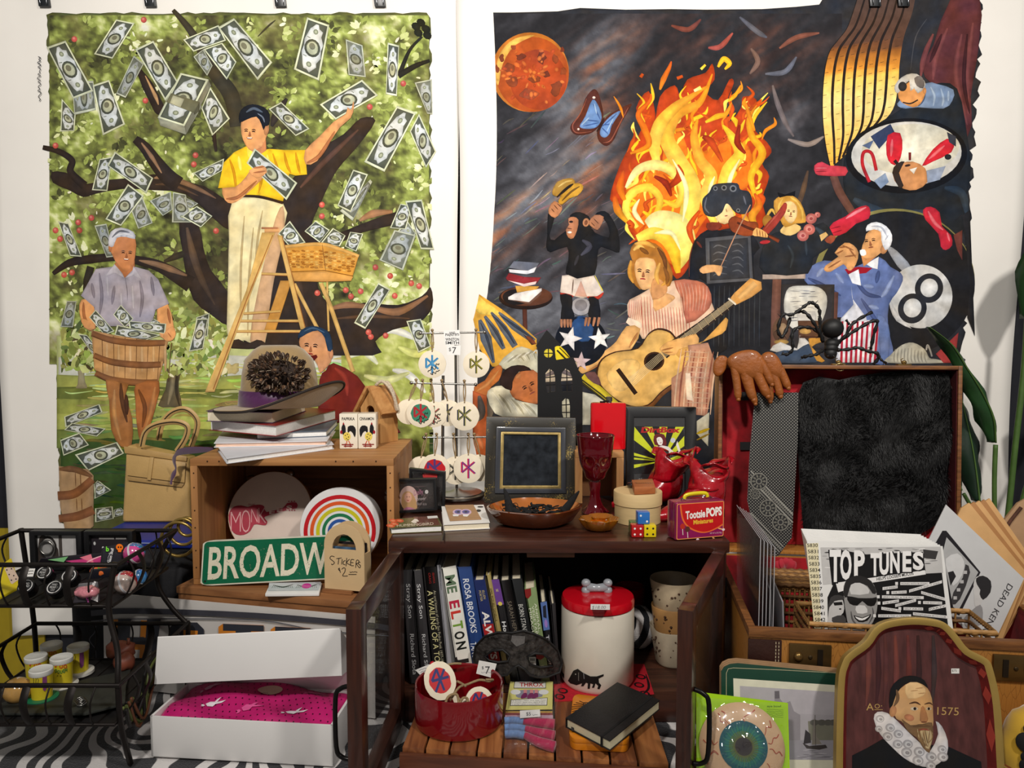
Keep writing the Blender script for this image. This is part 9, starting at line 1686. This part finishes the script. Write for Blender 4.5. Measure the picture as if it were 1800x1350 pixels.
 # red ribbon
rbn=thing('red_ribbon','red felt flower between the tie tip and the singles','flower',lidp(1380,1000,-.05));
for i in range(5):a=-.9+i*.45;c=at(1380,1000,su(.1,.25,0).y);m=MB();m.tube(cat([c,c+V((.012*sin(a),-.004,.012*cos(a))),c+V((.022*sin(a),-.002,.020*cos(a)))],4),[.003,.006,.008,.009,.009,.008,.006,.004,.001],8,flat=.3);m.build('petal',mat((166,16,40),.8,sheen=.5),rbn,smooth=60)
MB().tube([at(1380,1000,su(.1,.25,0).y),su(.1,.25,.012)],.0016,6).build('stem',mat((120,20,30),.7),rbn)
# print with television picture
dy_=su(.36,.13,0).y;n_d=(uy*-1.0+V((0,0,.15))).normalized();od=su(.38,.12,.2)
def dp(x,y,o=0):return onp(x,y,od-n_d*o,n_d)
t=thing('art_card','grey art card of a boy watching a television','card',dp(1740,1130));MB().slab([dp(1663,887),dp(1800,1017),dp(1738,1150),dp(1602,1010)],n_d*-.002).build('card',mat((206,206,206),.35,var=.03,coat=.4),t)
I=Ink(lambda x,y:dp(x,y),n_d,base=3e-4).crop(1640,840,4.22)
I.poly(Z('70 392 98 392 352 700 195 1020 120 990 20 480'),(36,34,38));I.poly(Z('100 440 335 700 190 980 150 960 70 560'),(178,178,178));I.poly(Z('95 600 180 560 230 620 215 720 150 800 110 700'),(214,214,214),2);I.poly(Z('240 640 275 700 200 900 140 940 150 850 220 740'),(60,58,60),2);I.poly(Z('110 700 150 690 170 730 130 800'),(40,38,40));
for x,y in((240,700),(215,770),(190,830),(165,890)):I.rect(x-14,y-12,x+12,y+12,(190,188,188))
I.poly(Z('300 790 320 735 370 725 425 760 420 860 365 910 350 960 310 950 305 880'),(206,204,202),2);I.poly(Z('320 745 370 725 428 765 425 850 370 905 345 860 350 830 325 790'),(44,42,44),2);I.poly(Z('290 980 350 940 370 1000 350 1090 250 1110 230 1040'),(150,148,148),2);I.rib([(270,1010),(340,1030)],14,(230,228,228))
I.text('DEAD KENN',556,780,46,(60,58,60),rot=2.07,width=400,shear=.1);I.build('card_print',INKG,t)
for i in range(5):
 o=.006+.006*i;dx=9*i;t=MB();t.slab([dp(1690+dx,893-2*i,o),dp(1704+dx,884-2*i,o),dp(1806+dx*.7,1008,o),dp(1760,1130,o),dp(1640,1000,o)],n_d*-.0045);t.build('kraft_card',mat(((206,160,104),(170,120,70))[i%2],.6,var=.08),bevel=.0006,label='%s kraft card fanned behind the grey art card'%('first','second','third','fourth','rearmost')[i],cat='card',group='kraft cards behind the art card')  # every other card darkened in colour to stand in for shading between edges
t=thing('paper_pouch','brown paper pouch tied with twigs at the right edge','pouch',dp(1800,1000,.05));MB().slab([dp(1757,925,.045),dp(1790,884,.045),dp(1830,862,.045),dp(1850,1010,.045),dp(1812,1100,.045),dp(1770,1060,.045)],n_d*-.008).build('pouch_body',mat((172,136,100),.7,var=.12,scale=30),t,bevel=.002)
for P in(Z('1762 938 1776 916 1795 892'),Z('1772 960 1800 966 1830 960'),Z('1790 990 1810 972 1830 958')):MB().tube([dp(x,y,.0425)for x,y in P],.0028,6).build('twig',mat((86,54,40),.8,var=.3,scale=90),t,smooth=60)
# ================================================================ leaning on the suitcase
def lean(yt,zt,yb,zb):
 a,b=V((.4,yt,zt)),V((.4,yb,zb));n=(b-a).cross(V((1,-.12,0))).normalized();n=n if n.dot(EYE-a)>0 else-n;return(lambda x,y,o=0:onp(x,y,a+n*o,n)),n
 # green placemats
pm,n_p=lean(1.012,.18,.965,0)
def rpoly(P,f=.06):return rquad(*P,f)
for i in range(3,-1,-1):
 a,b=pm(1268-1.0*i,1157+3*(3-i)-3,-.004*i),pm(1700,1200+3*(3-i)-3,-.004*i);dn=(pm(1268,1400)-pm(1268,1157)).normalized();h_=(a.z-.003)/-dn.z;t=thing('placemat',['front green placemat with a castle and sailing boat picture','second green placemat in the leaning stack','third green placemat in the leaning stack','rearmost green placemat in the leaning stack'][i],'placemat',a.lerp(b,.5)+dn*h_,'green placemats leaning on the suitcase')
 MB().slab(rpoly([a,b,b+dn*(b.z-.003)/-dn.z,a+dn*h_],.07),n_p*-.0034).build('board',mat((20,62,46),.3,var=.05,coat=.3)if i==0 else mat((150,116,80),.6,var=.15),t,bevel=.0005)
 if i:continue
 I=Ink(lambda x,y:pm(x,y),n_p,base=3e-4).crop(1200,1050)
 I.rib(Z('345 800 345 600 360 565 400 558 800 575 1250 600'),[4,4],(196,186,150),sm=0);I.poly(Z('400 640 1600 720 1600 1500 420 1500'),(226,222,200));I.poly(Z('452 700 1600 775 1600 1290 470 1280'),(176,170,176))
 I.poly(Z('452 700 1600 775 1600 950 460 900'),(184,178,184));I.poly(Z('725 740 765 738 768 800 800 840 850 820 880 900 930 930 930 1130 730 1130'),(150,144,150));I.rib([(745,742),(748,800)],[34,40],(110,104,110));I.poly(Z('990 980 1060 970 1200 980 1300 990 1300 1130 1000 1130'),(128,126,112),0)
 for x in(1040,1100,1150,1190):I.ell(x,990,34,24,(96,94,88))
 I.poly(Z('460 1130 1600 1130 1600 1290 470 1280'),(158,154,162));I.poly(Z('945 1150 1000 1175 1130 1165 1145 1190 1080 1205 980 1195'),(70,64,64));I.poly(Z('970 1045 1010 1080 1015 1150 955 1160'),(60,56,58));I.poly(Z('1040 940 1060 1100 1100 1160 1020 1165'),(140,132,124));I.line([(1047,930),(1052,1170)],4,(70,64,60));
 for j in range(22):q=random.Random(j);x=q.uniform(860,1240);y=q.uniform(1200,1280);I.rib([(x,y),(x+q.uniform(30,90),y)],4,(120,116,124)if j%2 else(196,192,198))
 I.build('castle_picture',INKG,t)
 # eyeball pack
ey,n_e=lean(.958,.158,.905,0);A,B=ey(1224,1216),ey(1385,1236);dn=(ey(1224,1400)-ey(1224,1216)).normalized();t=thing('eyeball_pack','lime green pack with a giant bloodshot eyeball under cellophane','toy pack',(A+B)/2+dn*.14)
MB().slab([A,B,B+dn*(B.z-.003)/-dn.z,A+dn*(A.z-.003)/-dn.z],n_e*-.003).build('backing_card',mat((166,214,20),.4,var=.05),t);ec=ey(1303,1312);er=(ey(1378,1312)-ey(1228,1312)).length/2;up_=-dn;rt_=up_.cross(n_e)*1
rt_=rt_ if rt_.x>0 else-rt_
Me=Matrix(((rt_.x,up_.x,n_e.x,ec.x),(rt_.y,up_.y,n_e.y,ec.y),(rt_.z,up_.z,n_e.z,ec.z),(0,0,0,1)))
def dome(r):return er*.34*sqrt(max(0,1-(r/1.02)**2))
m=MB(Me);m.lathe([(er*k,dome(k))for k in(1.0,.97,.9,.8,.7,.6,.5,.42,.3,.2,.1,0)],(0,0,0),48,cap=False);m.build('eyeball',mat((214,178,140),.35,var=.06,coat=.5),t,smooth=180)
def ep_(x,y):return Me@V((x*er,y*er,dome(sqrt(x*x+y*y))+.0004))
I=Ink(ep_,n_e,base=2e-4);
def disc(cx,cy,R,c0,c1,rings=8,n=36):
 pts=[(cx,cy)];cs=[c0];fs=[]
 for k in range(1,rings+1):
  for j in range(n):a=2*pi*j/n;pts.append((cx+R*k/rings*cos(a),cy+R*k/rings*sin(a)));cs.append(mixc(c0,c1,k/rings))
 for j in range(n):fs.append((0,1+j,1+(j+1)%n))
 for k in range(rings-1):
  for j in range(n):fs.append((1+k*n+j,1+k*n+(j+1)%n,1+(k+1)*n+(j+1)%n,1+(k+1)*n+j))
 I.raw(pts,fs,cs)
disc(0,.06,.56,(30,110,110),(14,84,96));disc(0,.06,.44,(70,130,90),(26,108,106));disc(0.0,.06,.34,(110,80,40),(80,110,60));disc(0,.06,.20,(40,34,40),(54,48,46));
for j in range(40):a=j*.157;I.rib([(.24*cos(a),.06+.24*sin(a)),(.36*cos(a+.05),.06+.36*sin(a+.05)),(.5*cos(a),.06+.5*sin(a))],.014,(40,120,116)if j%2 else(60,140,100))
q=random.Random(5)
for j in range(16):
 a=q.uniform(0,6.28);P=[(.92*cos(a),.92*sin(a))];r_=.92;b=a
 for k in range(4):r_-=.08;b+=q.uniform(-.14,.14);P.append((r_*cos(b),r_*sin(b)))
 I.rib(P,[.022,.012],(176,70,50),sm=3);
I.build('iris_and_veins',printmat(.25,.08,60,.5),t)
def cel(u,v):
 x=-1.06+2.12*u;y=-1.4+2.45*v;r_=min(1,sqrt(x*x+y*y));e=min(u,1-u,v,1-v);return Me@V((x*er,y*er,.002+dome(r_)*1.05+.0035*abs(sin(x*9+y*5)*sin(y*8-x*4))*min(1,e*8)))
MB().grid(cel,40,44).build('cellophane',film((240,240,240),.45,.05,.01),t,smooth=180)
I=Ink(lambda x,y:ey(x,y),n_e,base=3e-4).crop(1200,1050);I.text('eye bowl',668,868,16,(70,110,20),width=110);
for j in range(5):I.scrib(665,885+j*14,130,5,(90,130,30),2,16,.05,j)
I.build('small_print',INKM,t,kind='stuff')
# portrait tray
ty,n_t=lean(.985,.243,.915,0);half=Z('1469 1206 1477 1163 1489 1146 1516 1126 1533 1103 1556 1090 1600 1084 1644 1088 1664 1097 1682 1117 1700 1139 1733 1157 1744 1179 1756 1239 1763 1345')
TP=[ty(x,y)for x,y in half];TP=[ty(1472,1350)]+TP;dn=(ty(1600,1400)-ty(1600,1084)).normalized();midl=ty(1469,1330);c_t=(ty(1472,1330)+ty(1763,1330))/2;uxt=(ty(1763,1330)-ty(1472,1330)).normalized();uxt=(uxt-dn*uxt.dot(dn)).normalized()
loc=[((p-c_t).dot(uxt),(p-c_t).dot(-dn))for p in TP];up_loc=[l for l in loc if l[1]>-.02];bot=(c_t.z-.004)/-dn.z;ky=bot/max(l[1]for l in loc)
full=[(x,y)for x,y in loc if y>=0];full=full+[(x,-y*ky)for x,y in reversed(full)];full=[(p.x,p.y)for p in cat([(x,y,0)for x,y in full],4,True)]
def tw_(x,y,o=0):return c_t+uxt*x-dn*y+n_t*o
tr=thing('portrait_tray','gold rimmed tin tray painted with a bearded man in a white ruff','tray',tw_(0,-bot));
def off_(P,d):
 out_=[]
 n=len(P)
 for i in range(n):
  a,b=V(P[i-1]),V(P[(i+1)%n]);t_=(b-a).normalized();nn_=V((t_.y,-t_.x));out_.append((P[i][0]+nn_.x*d,P[i][1]+nn_.y*d))
 return out_
ar=sum(full[i-1][0]*full[i][1]-full[i][0]*full[i-1][1]for i in range(len(full)));sg_=-1 if ar>0 else 1
R1,R2,R3=full,off_(full,sg_*.0095),off_(full,sg_*.016);GLD=mat((176,146,78),.38,.45,var=.1,scale=30)
k=len(full);m=MB();vs=[tw_(x,y,-.004)for x,y in R1]+[tw_(x,y,.006)for x,y in off_(full,sg_*.001)]+[tw_(x,y,.007)for x,y in off_(full,sg_*.005)]+[tw_(x,y,.005)for x,y in R2];m.add(vs,[(r*k+i,r*k+(i+1)%k,(r+1)*k+(i+1)%k,(r+1)*k+i)for r in range(3)for i in range(k)]);m.build('gold_rim',GLD,tr,smooth=60)
m=MB();m.add([tw_(x,y,.005)for x,y in R2]+[tw_(x,y,-.005)for x,y in R3],[(i,(i+1)%k,k+(i+1)%k,k+i)for i in range(k)]);m.build('inner_wall',mat((112,28,26),.4,var=.25,scale=90),tr,smooth=60)
I=Ink(lambda x,y:tw_(x,y,0),n_t,base=1e-4)
xr=max(p[0]for p in full)
m=MB();m.slab([tw_(x,y,-.005)for x,y in R3],n_t*-.002);m.build('tray_floor',mat((84,44,42),.35,var=.35,scale=18,stretch=(6,6,.6),coat=.2),tr)
dm=MB();half_n=[i for i in range(k)if full[i][0]>0]
for i in half_n[::3]:
 a,b=V(R2[i]),V(R3[i]);j=(i+2)%k;c,d=V(R2[j]),V(R3[j])
 if c.x<=0:continue
 mid0=(a+b)/2;p=[a.lerp(c,.5),c.lerp(d,.5),b.lerp(d,.5),a.lerp(b,.5)];hgt=[.0052,.0005,-.0042,.0005];dm.add([tw_(p[q_].x,p[q_].y,hgt[q_]+.0006)for q_ in range(4)],[(0,1,2,3)])
dm.build('diamond_pattern',mat((170,62,50),.4,var=.1),tr,kind='stuff')
I=Ink(lambda x,y:onp(x,y,c_t-n_t*.005,n_t),n_t,base=3e-4).crop(1400,1050);I.paint=.8
for x,c in((560,(112,62,56)),(640,(70,36,36)),(780,(118,62,54)),(880,(104,50,46)),(960,(60,34,34)),(1080,(66,50,50)),(700,(92,50,46))):I.rib([(x,300),(x+10,600),(x-10,860)],[20,46,10],c)
I.text('A',552,893,56,(196,160,96),width=58);I.text('O',618,878,36,(196,160,96),width=40);I.rect(615,886,682,890,(196,160,96));I.ell(672,858,5,5,(196,160,96),0,8);I.text('1575',1112,928,62,(186,150,92),width=170,rot=.03)
I.poly(Z('440 1250 560 1190 680 1120 900 1150 1200 1180 1460 1300 1480 1500 440 1500'),(20,19,20));
I.poly(Z('610 960 640 905 720 915 800 980 900 1080 1010 1180 1060 1210 1120 1080 1100 980 1150 1020 1195 1130 1190 1240 1130 1310 1050 1345 940 1320 850 1270 760 1190 660 1080'),(222,216,214),2)
for x,y,a in((660,960,34),(650,1040,30),(740,1030,38),(720,1100,40),(805,1080,38),(800,1160,40),(880,1160,40),(870,1225,44),(970,1220,44),(960,1290,44),(1065,1260,44),(1060,1330,40),(1150,1200,36),(1155,1260,44)):I.ell(x,y,a,a*.86,(196,190,190),.3,18);I.ell(x+3,y+3,a*.72,a*.6,(232,228,226),.3,16);I.ell(x+6,y+4,a*.4,a*.3,(170,164,164),.3,12)
I.poly(Z('750 860 790 760 860 690 950 670 1030 710 1070 800 1080 930 1080 1010 1050 1090 1000 1110 900 1060 830 980 790 960'),(204,158,108),2);I.poly(Z('860 690 950 670 1020 720 1000 780 880 800'),(228,190,138),2);I.poly(Z('830 960 900 1010 1000 1000 1070 990 1080 1100 1060 1180 1050 1230 1000 1190 950 1110 880 1060'),(126,96,66),2);I.poly(Z('960 1060 1060 1050 1075 1110 1045 1200 1000 1160'),(196,172,130),2)
for j in range(16):q=random.Random(j);x=940+q.uniform(0,120);I.rib([(x,1040),(x+q.uniform(-10,20),1110),(1030+q.uniform(-20,20),1180)],7,q.choice([(150,118,80),(214,190,150),(104,78,54)]))
I.poly(Z('735 870 735 760 770 680 850 625 940 622 1010 655 1040 720 1000 690 930 665 850 690 790 760 760 850'),(24,22,22),2);I.ell(762,900,28,46,(196,140,96),.2);I.rib(Z('790 730 800 800 770 860'),26,(120,90,62));I.rib(Z('890 840 940 830 980 850'),14,(84,56,40));I.rib(Z('1010 845 1050 835 1075 850'),12,(84,56,40));I.ell(930,880,30,14,(226,206,176));I.ell(935,880,12,12,(40,28,24));I.ell(1045,880,22,12,(222,200,170));I.ell(1045,880,10,11,(40,28,24));I.poly(Z('985 870 1010 870 1040 960 1020 985 975 975'),(176,122,80),2);I.rib([(985,985),(1030,985)],14,(130,82,56));I.rib(Z('960 1050 1010 1042 1050 1052'),14,(150,80,64));I.ell(890,950,40,26,(206,136,96),.3);I.rib(Z('920 1020 990 1012 1060 1020'),22,(112,84,58))
for x,y in((940,720),(900,740),(960,760)):I.rib([(x,y),(x+60,y-6)],5,(186,138,92))
I.poly(Z('1222 562 1286 562 1286 602 1222 602'),(230,228,222));I.text('$75',1228,588,18,(60,60,60));I.build('portrait',INKG,tr)
# yellow cloth
yc=thing('yellow_plush','yellow cushion with black spots at the lower right corner','cushion',V((at(1810,1300,.96).x,.96,.002)));yx=at(1820,1290,.955)
m=MB();m.ball(V((yx.x+.02,.955,.080)),(.066,.04,.080),24,fn=lambda d:1+.05*sin(d.x*6+d.z*9));m.build('plush_body',mat((222,176,50),.85,var=.08,sheen=.5),yc,smooth=180)
for x,y,r_ in((1783,1290,.012),(1795,1226,.007),(1782,1242,.007),(1792,1330,.007),(1798,1350,.01)):
 p=at(x,y,.92);c=V((yx.x+.02,.955,.08));d=(p-c);d=V((d.x/.066,d.y/.04,d.z/.08)).normalized();s_=V((d.x*.066,d.y*.04,d.z*.08));nn=V((d.x/.066,d.y/.04,d.z/.08)).normalized();MB().lathe([(r_,.0022),(r_*.9,.0032),(0,.0036)],c+s_*1.0,18,M=V((0,0,1)).rotation_difference(nn).to_matrix().to_4x4()).build('spot',mat((26,24,24),.8),yc,smooth=60)
 # ================================================================ potted plant
PLX=1.02;pt=thing('potted_plant','tall leafy plant with long green stems behind the suitcase','plant',V((PLX,1.63,.002)));LF=mat((34,70,34),.4,var=.3,scale=14,coat=.2);LFD=mat((22,46,30),.45,var=.3,scale=14);ST=mat((74,104,46),.5,var=.2,scale=30)
MB().lathe(Z('.055 0 .060 .003 .075 .15 .08 .152 .08 .17 .072 .17 .066 .14 0 .138'),V((PLX,1.63,.002)),32).build('pot',mat((60,44,38),.6,var=.1),pt,smooth=40)
for P,r_ in((Z('1748 905 1748 840 1750 782'),.0048),(Z('1770 920 1785 780 1799 660 1806 560'),.006),(Z('1788 915 1806 850 1840 780'),.005),(Z('1720 905 1706 888 1694 868'),.004)):
 C=[at(x,y,1.60)for x,y in P];b0=V((PLX+.0,1.63,.13));MB().tube(cat([b0,b0 .lerp(C[0],.6)+V((0,-.01,.02))]+C,6),r_,8).build('stem',ST,pt,smooth=180)
def leaf(mid,wid,Y0,Y1,mt,curl=.02):
 n=len(mid);M_=cat([at(x,y,Y0+(Y1-Y0)*i/(n-1))for i,(x,y)in enumerate(mid)],6);k=len(M_);vs=[];fs=[]
 for i,p in enumerate(M_):
  t_=(M_[min(i+1,k-1)]-M_[max(i-1,0)]).normalized();s_=t_.cross(V((0,-1,0)));s_=s_.normalized()if s_.length>.1 else V((1,0,0));u=i/(k-1)*(len(wid)-1);a=min(int(u),len(wid)-2);w_=wid[a]+(wid[a+1]-wid[a])*(u-a)
  for j in range(-3,4):f=j/3;vs.append(p+s_*(w_[0]if f<0 else w_[1])*abs(f)*(1 if f>0 else-1)*pxscale(Y0)+V((0,curl*f*f*(1+.4*sin(i*.7+j)),0)))
 for i in range(k-1):
  for j in range(6):fs.append((i*7+j,i*7+j+1,(i+1)*7+j+1,(i+1)*7+j))
 m=MB();m.add(vs,fs);o=m.build('leaf',mt,pt,smooth=180);md=o.modifiers.new('thick','SOLIDIFY');md.thickness=.0012;MB().tube([p+V((0,-.001,0))for p in M_],[.0022*(1-.7*i/(k-1))for i in range(k)],6).build('midrib',ST,o,smooth=180)
W2=lambda*a:[V((x,y))for x,y in a]
leaf(Z('1750 778 1746 735 1726 690 1700 648 1672 605 1634 575'),W2((6,8),(20,10),(20,12),(16,10),(9,6),(1,1)),1.60,1.55,LF)
leaf(Z('1722 882 1716 830 1708 780 1698 735 1690 700'),W2((6,8),(24,18),(28,20),(16,16),(1,1)),1.62,1.66,LFD)
leaf(Z('1690 862 1684 840 1676 815'),W2((4,6),(10,14),(2,2)),1.60,1.62,LFD)
leaf(Z('1806 560 1830 480 1880 400 1950 340'),W2((4,4),(30,34),(34,34),(2,2)),1.60,1.50,LF)
leaf(Z('1840 780 1880 700 1930 640'),W2((4,4),(30,30),(2,2)),1.60,1.52,LF)
